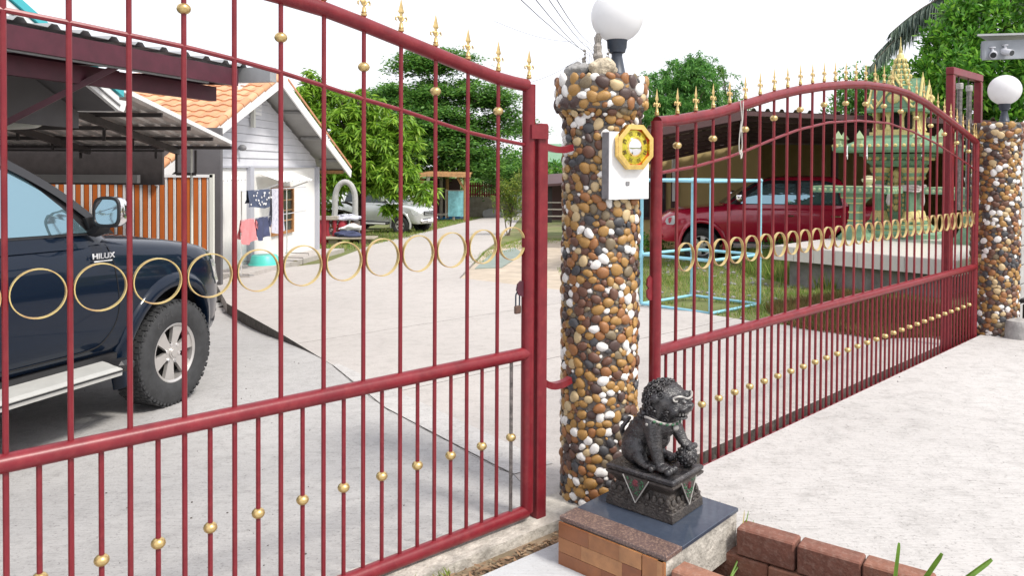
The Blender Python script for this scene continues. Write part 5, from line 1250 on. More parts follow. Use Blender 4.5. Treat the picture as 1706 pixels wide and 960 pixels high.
# --- carport building with turquoise roof edge
b2 = thing('grey_outbuilding', 'grey gabled outbuilding with a turquoise roof edge and white gutter', 'building', (-4.4, 6.5, carz(-4.4, 6.5)))
oo = Vector(b2.location)
e1, e0 = py_(190, 160, 8.05), py_(20, -4, 6.25); X0_ = (e0.x + e1.x) / 2; sl = (e1.z - e0.z) / (e1.y - e0.y)
yr, zr = 5.5, e1.z + sl * (5.5 - e1.y); ye, ze = e1.y, e1.z; yn, zn = 2 * yr - ye, ze
def rel(x, y, z): return Vector((x, y, z)) - oo
def slab(x0, x1, ya, za, yb, zb, t, nm, mt):
    vs = [rel(x, y, z + dz) for x in (x0, x1) for (y, z) in ((ya, za), (yb, zb)) for dz in (0, t)]
    return MB().add(vs, [(0, 1, 3, 2), (4, 6, 7, 5), (0, 4, 5, 1), (2, 3, 7, 6), (0, 2, 6, 4), (1, 5, 7, 3)]).build(nm, mt, b2, False)
slab(-9.5, X0_ - .01, yr, zr, ye, ze, .03, 'roof', M['sheet']); slab(-9.5, X0_ - .01, yr - .002, zr, yn, zn, .03, 'roof', M['sheet'])
slab(X0_ - .03, X0_ + .03, yr, zr + .005, ye + .04, ze - .005, .075, 'roof_edge', M['bluesheet'])
slab(X0_ - .03, X0_ + .01, yr, zr - .15, ye - .02, ze - .15, .145, 'barge_board', M['fascia']); slab(X0_ + .011, X0_ + .025, yr, zr - .10, ye - .02, ze - .10, .012, 'barge_line', M['greyplate'])
slab(X0_ - .03, X0_ + .03, yr - .002, zr, yn, zn, .075, 'roof_edge', M['bluesheet'])
slab(-9.5, X0_ - .035, yr, zr - .155, ye - .02, ze - .155, .01, 'soffit', M['shadesoffit'])
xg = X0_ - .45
MB().ext([(yn, 2.0 - oo.z - .0), (ye - .05, 2.0 - oo.z), (ye - .05, ze - .17 - oo.z), (yr, zr - .17 - oo.z), (yn, zn - .17 - oo.z)], (xg - oo.x, -oo.y, 0), (0, 1, 0), (0, 0, 1), 0, .06).build('gable_wall', M['shadesoffit'], b2, False)
gp = [(0, .06), (.02, .0), (.08, .0), (.10, .03), (.115, .06), (.13, .085), (.12, .09), (.10, .09)]
MB().ext([(a, b) for a, b in ((0, 0), (.07, -.01), (.10, .02), (.115, .06), (.15, .085), (.15, .11), (0, .11))], rel(X0_ + .02, ye - .02, ze - .15), (0, 1, 0), (0, 0, 1), -.0, -4.8).build('gutter', M['fascia'], b2)
g0 = py_(70, 192, 7.9)
mb = MB().tube(cat_rom([g0 - oo + Vector((0, 0, .09)), g0 - oo, g0 - oo + Vector((-.02, -.02, -.06)), g0 - oo + Vector((-.12, -.04, -.09)), g0 - oo + Vector((-.6, -.06, -.11)), g0 - oo + Vector((-1.6, -.06, -.13))], 4), .05, 12); mb.build('drain_pipe', M['pvc'], b2)
MB().lathe([(.085, 0), (.085, .05), (.06, .06)], 12, g0 - oo + Vector((0, 0, .04))).build('pipe_collar', M['pvc'], b2)
MB().box(rel(-9.4, 8.3, .95), (.1, 9, 3.2)).build('back_wall', M['shadesoffit'], b2, False)
MB().box(rel(-7.1, 12.9, .95), (4.6, .1, 2.6)).build('side_wall', M['shadesoffit'], b2, False)
for (x, y) in ((-7, 7.9), (-9, 7.9), (X0_ - .4, 3.2)): MB().box(rel(x, y, .9), (.14, .14, 2.5)).build('post', M['shadesoffit'], b2, False)
# --- low corrugated lean-to
lt = thing('lean_to_roof', 'corrugated metal lean-to roof on dark purlins beside the tiled house', 'roof', (-5, 10, carz(-5, 10)))
oo = Vector(lt.location)
f0, f1 = py_(190, 152, 8.15), py_(402, 244, 11.5); Xe = (f0.x + f1.x) / 2
def lz(y): return f0.z + (f1.z - f0.z) * (y - f0.y) / (f1.y - f0.y)
corr('roof_sheet', rel(-9.3, f0.y, f0.z), rel(Xe, f0.y, f0.z), rel(Xe, f1.y, f1.z), rel(-9.3, f1.y, f1.z), 26, .026, M['undersheet'], lt)
MB().beam(rel(Xe + .01, f0.y, f0.z + .02), rel(Xe + .01, f1.y, f1.z + .02), .02, .05).build('edge_trim', M['fascia'], lt, False)
for y in (9.15, 9.95, 10.7, 11.4): 
    MB().beam(rel(-9.2, y, lz(y) - .035), rel(Xe - .03, y, lz(y) - .035), .04, .05).build('purlin', M['darksteel'], lt, False)
    for x in (-8.5, -7.4, -6.3, -5.2): MB().beam(rel(x, y, lz(y) - .05), rel(x, y, lz(y) - .20), .035, .02).build('hanger', M['darksteel'], lt, False)
for y in (9.15, 10.7): MB().beam(rel(-9.2, y, lz(y) - .20), rel(Xe - .7, y, lz(y) - .20), .03, .03).build('truss_chord', M['darksteel'], lt, False)
for x in (-8.2, -6.2, -4.9): MB().beam(rel(x, f0.y + .3, lz(f0.y + .3) - .09), rel(x, 11.45, lz(11.45) - .09), .05, .09).build('rafter', M['darksteel'], lt, False)
p1 = py_(294, 250, 11.4); p2_ = py_(326, 250, 11.4); zb = py_(310, 290, 11.4).z
for p in (p1, p2_): MB().beam((p.x - oo.x, p.y - oo.y, p.z - oo.z), (p.x - oo.x, p.y - oo.y, zb - oo.z), .03, .03).build('hanging_bracket', M['darksteel'], lt, False)
MB().beam((p1.x - oo.x, p1.y - oo.y, zb - oo.z), (p2_.x - oo.x, p2_.y - oo.y, zb - oo.z), .04, .04).build('hanging_bracket', M['darksteel'], lt, False)
MB().box(rel(-7.3, 11.75, 1.66), (4.1, .06, .66)).build('shade_panel', M['darksteel'], lt, False)  # added dark panel standing for the shade under the lean-to, hides the eave
MB().box(rel(-7.45, 11.6, 1.42), (3.8, .10, .12)).build('end_beam', M['soffit'], lt, False)
for x in (p2_.x - .06, -8.9): MB().tube([(x - oo.x, 11.4 - oo.y, carz(x, 11.4) - oo.z), (x - oo.x, 11.4 - oo.y, lz(11.4) - .06 - oo.z)], .022, 8).build('post', M['pvc'], lt)
# --- orange slatted fence
fy = 12.35; fa, fb = py_(70, 292, fy), py_(350, 298, fy); ftop = 1.44
fen = thing('slatted_fence', 'orange slatted fence with thin white and black stripes below the lean-to', 'fence', (fa.x, fy, carz(fa.x, fy)))
zb0 = carz(fb.x, fy) + .05; n = 20; wp = (fb.x - fa.x) / n; hgt = ftop - zb0
om = MB().box((0, 0, 0), (wp * .52, .022, hgt), bev=.002).mesh('slat', M['orange']); wm_ = MB().box((0, 0, 0), (wp * .10, .02, hgt)).mesh('strip', M['fascia']); bm_ = MB().box((0, 0, 0), (wp * .42, .008, hgt)).mesh('gap_panel', M['blackstrip'])
for k in range(n):
    x = (k + .5) * wp; zc_ = (zb0 + ftop) / 2 - fen.location.z
    link('slat', om, fen, (x - wp * .19, 0, zc_)); link('strip', wm_, fen, (x + wp * .22, -.004, zc_)); link('strip', wm_, fen, (x + wp * .37, -.004, zc_)); link('gap_panel', bm_, fen, (x + wp * .29, .012, zc_))
MB().box((n * wp / 2, 0, ftop + .02 - fen.location.z), (n * wp + .1, .06, .045)).build('top_rail', M['fascia'], fen, False)
MB().box((n * wp + .03, 0, (ftop + zb0) / 2 - fen.location.z), (.06, .06, hgt + .1)).build('end_post', M['pvc'], fen, False)
MB().box((n * wp / 2, 0, zb0 - .02 - fen.location.z), (n * wp + .1, .05, .04)).build('bottom_rail', M['fascia'], fen, False)

# --- house with tiled roof
hp0, hp1 = pg(359, 460), pg(519, 423)
dd = Vector((hp1.x - hp0.x, hp1.y - hp0.y, 0)).normalized(); nw = Vector((dd.y, -dd.x, 0))
hz0 = -.80
house = thing('tiled_house', 'white house with an orange tiled gable roof and pale grey siding', 'house', (hp0.x, hp0.y, hz0), math.atan2(dd.y, dd.x))
# local frame: x along the gable wall (away), -y towards the drive, +y into the house, z up
z_ = lambda z: z - hz0
sA, zA, OH = 1.95, 3.62, .62; rs_ = (zA - 1.50) / 5.30
MB().box((1.95, .11, z_(.42)), (8.3, .2, 2.44)).build('wall', M['white'], house, False)
MB().box((1.95, 3.2, z_(.42)), (8.26, 6.0, 2.40)).build('wall', M['white'], house, False)
sb_ = 1.62
for k in range(11):                                           # siding boards
    z0, z1 = sb_ + k * .178, sb_ + (k + 1) * .178
    def lim(z): return max(0, (zA - .20 - z) / rs_)
    h0, h1 = min(4.15, lim(z0)), min(4.15, lim(z1))
    if h0 < .1: continue
    vs = [(sA - h0, .0, z_(z0)), (sA + h0, .0, z_(z0)), (sA + h1, .022, z_(z1 - .006)), (sA - h1, .022, z_(z1 - .006)), (sA - h0, .1, z_(z0)), (sA + h0, .1, z_(z0)), (sA + h1, .1, z_(z1 - .006)), (sA - h1, .1, z_(z1 - .006))]
    MB().add(vs, [(0, 1, 2, 3), (7, 6, 5, 4), (0, 4, 5, 1), (3, 2, 6, 7), (0, 3, 7, 4), (1, 5, 6, 2)]).build('siding_board', M['siding'], house, False)
MB().box((sA, -.012, z_(1.60)), (8.36, .05, .035)).build('siding_trim', M['greycol'], house, False)
for sx, pw in ((6.02, .16), (1.60, .20), (-2.1, .16)): MB().box((sx, -.03, z_(.41)), (pw, .10, 2.40)).build('column', M['greycol'], house, False)
# roof
ye_ = 6.8
for sg in (-1, 1):
    ex = sA + sg * 5.30; zx = zA - rs_ * 5.30
    vs = [(sA, -OH + .02, z_(zA - .05)), (ex, -OH + .02, z_(zx - .05)), (ex, ye_, z_(zx - .05)), (sA, ye_, z_(zA - .05))]; vs += [(x, y, z + .025) for x, y, z in vs]
    fs = [(0, 1, 2, 3), (7, 6, 5, 4), (0, 4, 5, 1), (1, 5, 6, 2), (2, 6, 7, 3), (3, 7, 4, 0)]
    MB().add(vs, fs if sg < 0 else [f[::-1] for f in fs]).build('roof_deck', M['soffit'], house, False)
    MB().beam((sA + sg * .0, -OH, z_(zA - .10)), (ex, -OH, z_(zx - .10)), .035, .21).build('barge_board', M['fascia'], house, False)
    for fr in (.28, .55, .82): 
        x = sA + sg * 5.3 * fr; z = z_(zA - rs_ * 5.3 * fr - .10); MB().box((x, -OH / 2, z), (.06, OH, .07)).build('rafter_end', M['soffit'], house, False)
MB().box((sA + 5.1, .35, z_(1.46)), (.12, 1.6, .10)).build('eave_beam', M['timber'], house, False)
# tiles on the near slope, one object each, the rest of the roof joined
slope = math.atan(rs_); L_ = 5.30 / math.cos(slope); tl, tw_ = L_ / 16, .30
def tile_mesh():
    mb = MB(); pr = []
    for k in range(9):
        u = k / 8; h = .030 * math.sin(math.pi * min(1, u / .62)) if u < .62 else -.004 * math.sin(math.pi * (u - .62) / .38)
        pr.append((u * (tw_ + .03), h))
    vs = [];
    for (x, lift) in ((0, .030), (tl + .05, .004)):
        for (y, h) in pr: vs.append((x, y, h + lift))
    for (y, h) in pr: vs.append((0, y, h + .010))
    n = 9; fs = [(i, n + i, n + i + 1, i + 1) for i in range(n - 1)] + [(2 * n + i, i, i + 1, 2 * n + i + 1) for i in range(n - 1)]
    return mb.add(vs, fs).mesh('roof_tile', TILE[0], True, 60)
TM = tile_mesh(); rg = random.Random(8); rest = MB(); cnt = 0
for sg in (-1, 1):
    for r in range(16):
        for c in range(24):
            y = -OH + .02 + c * tw_; d_ = L_ - r * tl                    # distance from the ridge at tile foot
            mt = Matrix.Translation((sA + sg * d_ * math.cos(slope), y, z_(zA - d_ * math.sin(slope)) - .022)) @ Matrix.Rotation(0 if sg < 0 else math.pi, 4, 'Z')
            if sg < 0: mt = mt @ Matrix.Rotation(-slope, 4, 'Y')
            else: mt = Matrix.Translation((sA + d_ * math.cos(slope), y + tw_, z_(zA - d_ * math.sin(slope)) - .022)) @ Matrix.Rotation(math.pi, 4, 'Z') @ Matrix.Rotation(-slope, 4, 'Y')
            if sg < 0 and c < 20 and r >= 2 and cnt < 270:
                o = link('roof_tile', TM, house); o.matrix_local = mt; o.material_slots[0].link = 'OBJECT'; o.material_slots[0].material = TILE[rg.randrange(3)]; cnt += 1
            else:
                rest.cur = rg.randrange(3); rest.add([mt @ v.co for v in TM.vertices], [tuple(f.vertices) for f in TM.polygons])
tag(rest.build('roof_tiles', TILE, house, True, 60), kind='stuff')
rc = MB().tube([(-.17, 0, 0), (.17, 0, 0)], .085, 12).mesh('rake_tile', TILE[1])
for k in range(15):
    d_ = .2 + k * (L_ - .3) / 14.5
    o = link('rake_tile', rc, house, (sA - d_ * math.cos(slope), -OH + .05, z_(zA - d_ * math.sin(slope)) + .015 + .01 * (k % 2)), (0, -slope - .05, 0), (1, 1, .8)); o.material_slots[0].link = 'OBJECT'; o.material_slots[0].material = TILE[k % 3]
for k in range(20): link('ridge_tile', rc, house, (sA, -OH + .2 + k * .33, z_(zA) + .03), (0, .03, math.pi / 2), (1, 1.2, .9))
MB().beam((sA + .3, -OH - .022, z_(zA - .12 + .10)), (sA + 5.3, -OH - .022, z_(zA - rs_ * 5.0 - .02)), .02, .05).build('tile_edge', TILE[2], house, False)
# vent and flood light
def wq(x, y, off=0.0):
    W = pp(x, y, hp0 + nw * off, nw); s = (W - hp0).dot(dd); return s, W.z
v0 = wq(405, 185, 0.03); v1 = wq(437, 155, 0.03)
vt = MB()
for sx in (v0[0] + .05, v0[0] + .72):
    MB().box((sx, -.02, z_(v0[1] + .30)), (.52, .03, .66)).build('vent_frame', M['fascia'], house, False)
    for k in range(7): MB().box((sx, -.045, z_(v0[1] + .04 + k * .085)), (.44, .022, .030), (.6, 0, 0)).build('vent_louvre', M['siding'], house, False)
fl = wq(421, 195, .05); MB().box((fl[0], -.06, z_(fl[1])), (.09, .08, .46)).build('wall_lamp', M['pvc'], house)
fl = wq(400, 246, .05); MB().ball((fl[0], -.1, z_(fl[1])), (.07, .09, .07)).build('wall_spotlight', M['greyplate'], house)
# windows
def window(x0, y0, x1, y1, rows, cols):
    a, b = wq(x0, y0), wq(x1, y1); s0, s1_, zt_, zb_ = a[0], b[0], a[1], b[1]; cx_, w_ = (s0 + s1_) / 2, s1_ - s0
    wn_ = bpy.data.objects.new('window', None); COL.objects.link(wn_); wn_.parent = house; wn_.location = (cx_, 0, z_(zb_)); h = zt_ - zb_
    for sx in (-1, 1): MB().box((sx * (w_ / 2 - .04), -.02, h / 2), (.08, .06, h)).build('window_frame', M['woodframe'], wn_, False)
    MB().box((0, -.018, .035), (w_ - .16, .056, .07)).build('window_frame', M['woodframe'], wn_, False); MB().box((0, -.018, h - .035), (w_ - .16, .056, .07)).build('window_frame', M['woodframe'], wn_, False)
    for r in range(rows):
        for c in range(cols):
            pw, ph = (w_ - .16) / cols, (h - .14) / rows; MB().box((-w_ / 2 + .08 + (c + .5) * pw, -.006, .07 + (r + .5) * ph), (pw - .03, .02, ph - .03)).build('pane', M['houseglass'], wn_, False)
    for r in range(1, rows): MB().box((0, -.014, .07 + r * (h - .14) / rows), (w_ - .16, .03, .03)).build('glazing_bar', M['timber'], wn_, False)
    for c in range(1, cols): MB().box((-w_ / 2 + .08 + c * (w_ - .16) / cols, -.0145, h / 2), (.03, .03, h - .14)).build('glazing_bar', M['timber'], wn_, False)
window(452, 313, 487, 386, 4, 2); window(345, 312, 366, 403, 3, 1)
a, b = wq(447, 293, .3), wq(496, 303, .3)
corr('window_awning', (a[0], -.05, z_(a[1] + .06)), (b[0] + .2, -.05, z_(a[1] + .06)), (b[0] + .2, -.62, z_(a[1] - .14)), (a[0], -.62, z_(a[1] - .14)), 9, .03, M['fascia'], house)
for x in (a[0] + .15, b[0] + .02): MB().beam((x, -.02, z_(a[1] - .35)), (x, -.55, z_(a[1] - .16)), .03, .03).build('awning_bracket', M['fascia'], house, False)
a, b = wq(352, 293, .3), wq(385, 301, .3)
corr('window_awning', (a[0] - .4, -.05, z_(a[1] + .08)), (b[0], -.05, z_(a[1] + .08)), (b[0], -.6, z_(a[1] - .10)), (a[0] - .4, -.6, z_(a[1] - .10)), 8, .03, M['fascia'], house)
# concrete step along the house
pl = [tuple((hp0 + dd * s + nw * w_)[:2]) for s, w_ in ((-.6, .02), (6.2, .02), (6.2, .75), (-.6, .95))]
tag(MB().prism(pl, -.35, .10, gz).build('house_step', M['concrete'], None, False), kind='structure')
# laundry rack
def hw(s, off, z): p = hp0 + dd * s + nw * off; return Vector((p.x, p.y, z))
rk = thing('laundry_rack', 'thin steel laundry rack standing beside the white house wall', 'rack', hw(1.15, .8, gz(*hw(1.15, .8, 0)[:2]) + .1))
oo = Vector(rk.location); zg = oo.z
o8 = .8; sL, sR = wq(402, 330, o8)[0], wq(468, 330, o8)[0] + .35; zt1, zt2 = wq(402, 319, o8)[1], wq(402, 368, o8)[1]
for s in (sL, sR):
    MB().tube([hw(s, o8, zg) - oo, hw(s, o8, zt1) - oo], .013, 8).build('upright', M['chrome'], rk)
    MB().tube([hw(s, o8 - .25, zg + .02) - oo, hw(s, o8 + .25, zg + .02) - oo], .013, 8).build('foot', M['chrome'], rk)
for z in (zt1, zt2): MB().tube([hw(sL, o8, z) - oo, hw(sR + 1.2, o8, z) - oo], .010, 8).build('rail', M['chrome'], rk)
def cloth(name, label, s0, s1_, ztop, drop, material, extra=None, seed=0, sleeves=False):
    rg = random.Random(seed); n, mrows = 10, 8; vs = []; fs = []
    for side in (1, -1):
        for j in range(mrows + 1):
            t = j / mrows; dz = -drop * (t if side > 0 else t * .8)
            for i in range(n + 1):
                u = i / n; s = s0 + (s1_ - s0) * u + .02 * math.sin(j * 1.3 + seed) * t; wav = .025 * math.sin(u * 9 + seed + t * 2) * (.3 + t)
                p = hw(s, o8 + side * (.012 + .03 * t) + wav, ztop + .012 + dz + (.03 * math.sin(u * 5 + seed) * t)); vs.append(tuple(p))
    k = (n + 1)
    for side in (0, 1):
        b = side * k * (mrows + 1)
        for j in range(mrows):
            for i in range(n): fs.append((b + j * k + i, b + j * k + i + 1, b + (j + 1) * k + i + 1, b + (j + 1) * k + i))
    for i in range(n): fs.append((i, i + 1, k * (mrows + 1) + i + 1, k * (mrows + 1) + i))
    mb = MB().add(vs, fs)
    if sleeves:
        for sx, e in ((s0, -1), (s1_, 1)):
            q = [hw(sx, o8 + .03, ztop - .02), hw(sx + e * .10, o8 + .03, ztop - .12), hw(sx + e * .07, o8 + .03, ztop - .22), hw(sx, o8 + .03, ztop - .16)]; mb.add([tuple(p) for p in q] + [tuple(p + nw * .02) for p in q], [(0, 1, 2, 3), (7, 6, 5, 4), (0, 4, 5, 1), (1, 5, 6, 2), (2, 6, 7, 3)])
    o = mb.build(name, material, None, True, 80); tag(o, label, 'laundry', 'laundry on the rack'); return o
sx_ = lambda x, y: wq(x, y, o8)[0]
dt = cloth('dotted_towel', 'navy cloth with white dots draped over the rack top rail', sx_(411, 320), sx_(449, 320), zt1, .36, M['dotcloth'], seed=1)
mb = MB(); rg = random.Random(3)
for k in range(26):
    s = sx_(412, 320) + rg.random() * (sx_(447, 320) - sx_(412, 320)); p = hw(s, o8 + .072, zt1 - .04 - rg.random() * .27); mb.ball(p, (.012, .022, .022), 6, 4)
o = mb.build('dot_print', M['fascia'], dt); 
cloth('printed_shirt', 'pale printed cloth hanging long on the rack beside the dotted towel', sx_(451, 320), sx_(468, 320) + .1, zt1, .95, M['printcloth'], seed=2)
cloth('pink_shirt', 'pink shirt hung over the lower rail of the laundry rack', sx_(401, 368), sx_(423, 368), zt2, .46, M['pink'], seed=3, sleeves=True)
cloth('navy_shirt', 'plain navy shirt hung over the lower rail beside the pink shirt', sx_(427, 366), sx_(445, 366), zt2, .44, M['navycloth'], seed=4, sleeves=True)
bp = pg(433, 449); bs = thing('plastic_basin', 'teal plastic basin upside down on the concrete by the house', 'basin', (bp.x + .1, bp.y, gz(bp.x, bp.y) + .10))
MB().lathe([(.34, 0), (.345, .02), (.315, .03), (.27, .20), (.255, .215), (.10, .222)], 28).build('basin_shell', M['teal'], bs)
mb = MB()
for (x, y, w_) in ((395, 449, .8), (450, 441, .8), (470, 433, .7)):
    p = pg(x, y); q = Vector((p.x + .75, p.y - .1, 0)); z0 = gz(p.x, p.y) + .02
    mb = MB(); mb.tube([(p.x, p.y, z0), (p.x, p.y, z0 + .16), (p.x + w_, p.y - .15, z0 + .16), (p.x + w_, p.y - .15, z0)], .010, 6); tag(mb.build('low_rod_rail', M['steel']), 'low thin bent steel rod rail standing on the concrete by the basin', 'rail', 'low rod rails by the house')

# --- arch, balustrade and bundles in front of the mango tree
ap, aq = pg(556, 405), pg(594, 405); ay = (ap.y + aq.y) / 2; az0 = gz((ap.x + aq.x) / 2, ay) - .07
arch = thing('garden_arch', 'weathered white concrete garden arch with pebbled foot under the mango tree', 'arch', ((ap.x + aq.x) / 2, ay, az0))
hw2 = (aq.x - ap.x) / 2 - .08; zt_ = py_(573, 302, ay).z - az0
pts = [(-hw2 - .05, 0, .75), (-hw2, 0, 1.15)] + [(hw2 * math.cos(a), 0, zt_ - .62 + .60 * math.sin(a)) for a in [math.pi * (1 - k / 14) for k in range(15)]] + [(hw2, 0, 1.15), (hw2 + .02, 0, .75)]
MB().tube(pts, .095, 10, True, (1.1, 1)).build('arch_band', M['blockwall'], arch)
for sx in (-1, 1):
    mb = MB(); rg = random.Random(sx + 5); MB().box((sx * hw2, 0, .40), (.28, .3, .80)).build('arch_foot', M['mortar'], arch, False)
    for k in range(90):
        mb.cur = rg.choices(range(8), PEBW)[0]; mb.ball((sx * hw2 + rg.uniform(-.13, .13), -.15, rg.uniform(.03, .78)), (.035, .02, .028), 6, 4)
    tag(mb.build('foot_pebbles', PEB, arch, True, 180), kind='stuff')
bl = thing('balustrade', 'short red and white balustrade beside the white house corner', 'balustrade', (ap.x - .62, ay - .2, az0))
MB().box((-.1, 0, .92), (1.9, .22, .12)).build('handrail', M['greytimber'], bl, False); MB().box((-.1, 0, .06), (1.9, .22, .12)).build('foot_rail', M['redplank'], bl, False)
bal = MB().lathe([(.05, 0), (.07, .05), (.09, .18), (.06, .34), (.045, .44), (.075, .54), (.06, .64), (.07, .74)], 10).mesh('baluster', M['redplank'])
for k in range(8): link('baluster', bal, bl, (-.95 + k * .24, 0, .12))
MB().box((-.1, .12, .5), (1.9, .03, .75)).build('back_panel', M['fascia'], bl, False)
tb = thing('stone_slab_table', 'low stone slab bench under the garden arch', 'bench', (arch.location.x + .25, ay - .35, az0))
MB().box((0, 0, .28), (1.7, .8, .07), bev=.02).build('bench_top', M['oldwall'], tb); MB().box((-.5, 0, .12), (.3, .6, .25)).build('bench_leg', M['oldwall'], tb, False); MB().box((.5, 0, .12), (.3, .6, .25)).build('bench_leg', M['oldwall'], tb, False)
tag(lump('blue_bundle', (tb.location.x - .05, ay - .35, az0 + .41), (.44, .26, .12), M['navycloth'], 11, None, .40), 'dark blue cloth bundle lying on the slab bench', 'bundle')
tag(lump('white_sack', (tb.location.x + .05, ay - .38, az0 + .60), (.34, .22, .12), M['fascia'], 12, None, .45), 'white and pink sack lying on the blue bundle', 'sack')
tag(lump('brown_pot_plant', (tb.location.x - .32, ay - .05, az0 + .62), (.17, .17, .32), M['redplank'], 13, None, .2), 'dark red pot standing behind the bundles under the arch', 'pot')
tag(lump('pale_cloth_heap', (tb.location.x - .12, ay - .05, az0 + .95), (.40, .24, .11), M['printcloth'], 14, None, .55), 'pale patterned cloth heap on the pot under the arch', 'cloth')
# ================================================================== MIDDLE DISTANCE
SY = 45.0
a, b = py_(640, 300, SY), py_(785, 294, SY); sz0 = gz(a.x, SY) - .07
sh = thing('timber_shelter', 'open timber shelter with a low plank roof beyond the parked cars', 'shelter', (a.x, SY, sz0)); oo = Vector(sh.location)
zr_ = py_(713, 291, SY).z
def shr(x, y, z): return Vector((x, y, z)) - oo
xm = py_(713, 291, SY).x
for (x0, x1, z0, z1) in ((a.x, xm, zr_ - .35, zr_ + .08), (xm, b.x, zr_ + .08, zr_ + .02)):
    vs = [shr(x0, SY - .6, z0), shr(x1, SY - .6, z1), shr(x1, SY + 4.5, z1 + .2), shr(x0, SY + 4.5, z0 + .2)]; vs += [v + Vector((0, 0, .07)) for v in vs]
    MB().add(vs, [(3, 2, 1, 0), (4, 5, 6, 7), (0, 1, 5, 4), (1, 2, 6, 5), (2, 3, 7, 6), (3, 0, 4, 7)]).build('roof', M['timber'], sh, False)
MB().beam(shr(a.x, SY - .65, zr_ - .40), shr(xm, SY - .65, zr_ + .0), .08, .16).build('eave_beam', M['timber'], sh, False); MB().beam(shr(xm, SY - .65, zr_ + .0), shr(b.x, SY - .65, zr_ - .06), .08, .16).build('eave_beam', M['timber'], sh, False)
for (px, mt, yy) in ((713, 'fascia', 0), (775, 'timber', 0), (735, 'greytimber', 4), (698, 'greytimber', 2.5), (745, 'timber', 4)):
    p = py_(px, 350, SY + yy); MB().tube([shr(p.x, SY + yy, sz0), shr(p.x, SY + yy, zr_ - .02)], .10, 8).build('post', M[mt], sh)
for (xa, ya, xb, yb) in ((713, 320, 700, 296), (775, 318, 762, 296), (698, 312, 706, 298)):
    A1, B1 = py_(xa, ya, SY), py_(xb, yb, SY); MB().tube([A1 - oo, B1 - oo], .07, 6).build('brace', M['timber'], sh)
MB().box(shr((xm + b.x) / 2 - 1.9, SY + 4.8, sz0 + 1.3), (4.4, .1, 2.6)).build('back_wall', M['brownframe'], sh, False)
p = py_(760, 338, SY + .6); q = thing('hanging_sheet', 'pale teal plastic sheet hanging inside the timber shelter', 'sheet', (p.x, p.y, p.z - .9))
MB().box((0, 0, .85), (.95, .06, 1.5)).build('sheet_panel', M['tarpteal'], q, False); MB().tube([(-.6, 0, 1.62), (.6, 0, 1.62)], .03, 6).build('sheet_rod', M['greytimber'], q); MB().tube([(-.6, 0, 0), (-.6, 0, 1.7)], .03, 6).build('sheet_pole', M['greytimber'], q)
p = pg(748, 364); tag(lump('blue_tarp', (p.x + .1, p.y - 1.0, gz(p.x, p.y)), (1.5, 1.3, .22), M['tarpblue'], 4, None, .15), 'bright blue tarp spread on the ground in the timber shelter', 'tarp')
p = py_(742, 344, SY + 1.5); tag(MB().box((p.x, p.y, sz0 + .5), (1.3, .7, .08)).box((p.x - .5, p.y, sz0 + .23), (.1, .6, .46)).box((p.x + .5, p.y, sz0 + .23), (.1, .6, .46)).build('work_bench', M['greytimber'], None, False), 'low wooden work bench inside the timber shelter', 'bench')
# red picket fence on an old wall
FY = 52.0; w0, w1 = py_(780, 350, FY), py_(834, 350, FY); zf0 = gz((w0.x + w1.x) / 2, FY) - .07
wt, ft = py_(800, 330, FY).z, py_(800, 304, FY).z
ow_ = thing('old_block_wall', 'stained old block wall below the red picket fence', 'wall', (w0.x, FY, zf0))
MB().box(((w1.x - w0.x) / 2 + .3, .1, (wt - zf0) / 2), (w1.x - w0.x + 1.6, .2, wt - zf0)).build('wall_face', M['oldwall'], ow_, False); MB().box(((w1.x - w0.x) / 2 + .3, .08, wt - zf0 + .04), (w1.x - w0.x + 1.6, .3, .08)).build('wall_coping', M['oldwall'], ow_, False)
rf = thing('picket_fence', 'red wooden picket fence standing on the stained wall', 'fence', (w0.x, FY, wt + .08)); n = 17
pk_ = MB().box((0, 0, (ft - wt) / 2 - .04), (.11, .03, ft - wt - .08), bev=.01).mesh('picket', M['redplank'])
for k in range(n): link('picket', pk_, rf, (k * (w1.x - w0.x + .3) / (n - 1), .06, 0))
for z in (.15, ft - wt - .3): MB().box(((w1.x - w0.x) / 2, .10, z), (w1.x - w0.x + .4, .04, .09)).build('fence_rail', M['redplank'], rf, False)
p = pg(822, 354); tag(lump('dumped_bags', (p.x + .2, FY - .8, zf0 + .3), (.75, .4, .35), M['carslab'], 6, None, .3), 'blue grey rubbish bags dumped by the stained wall', 'bags')
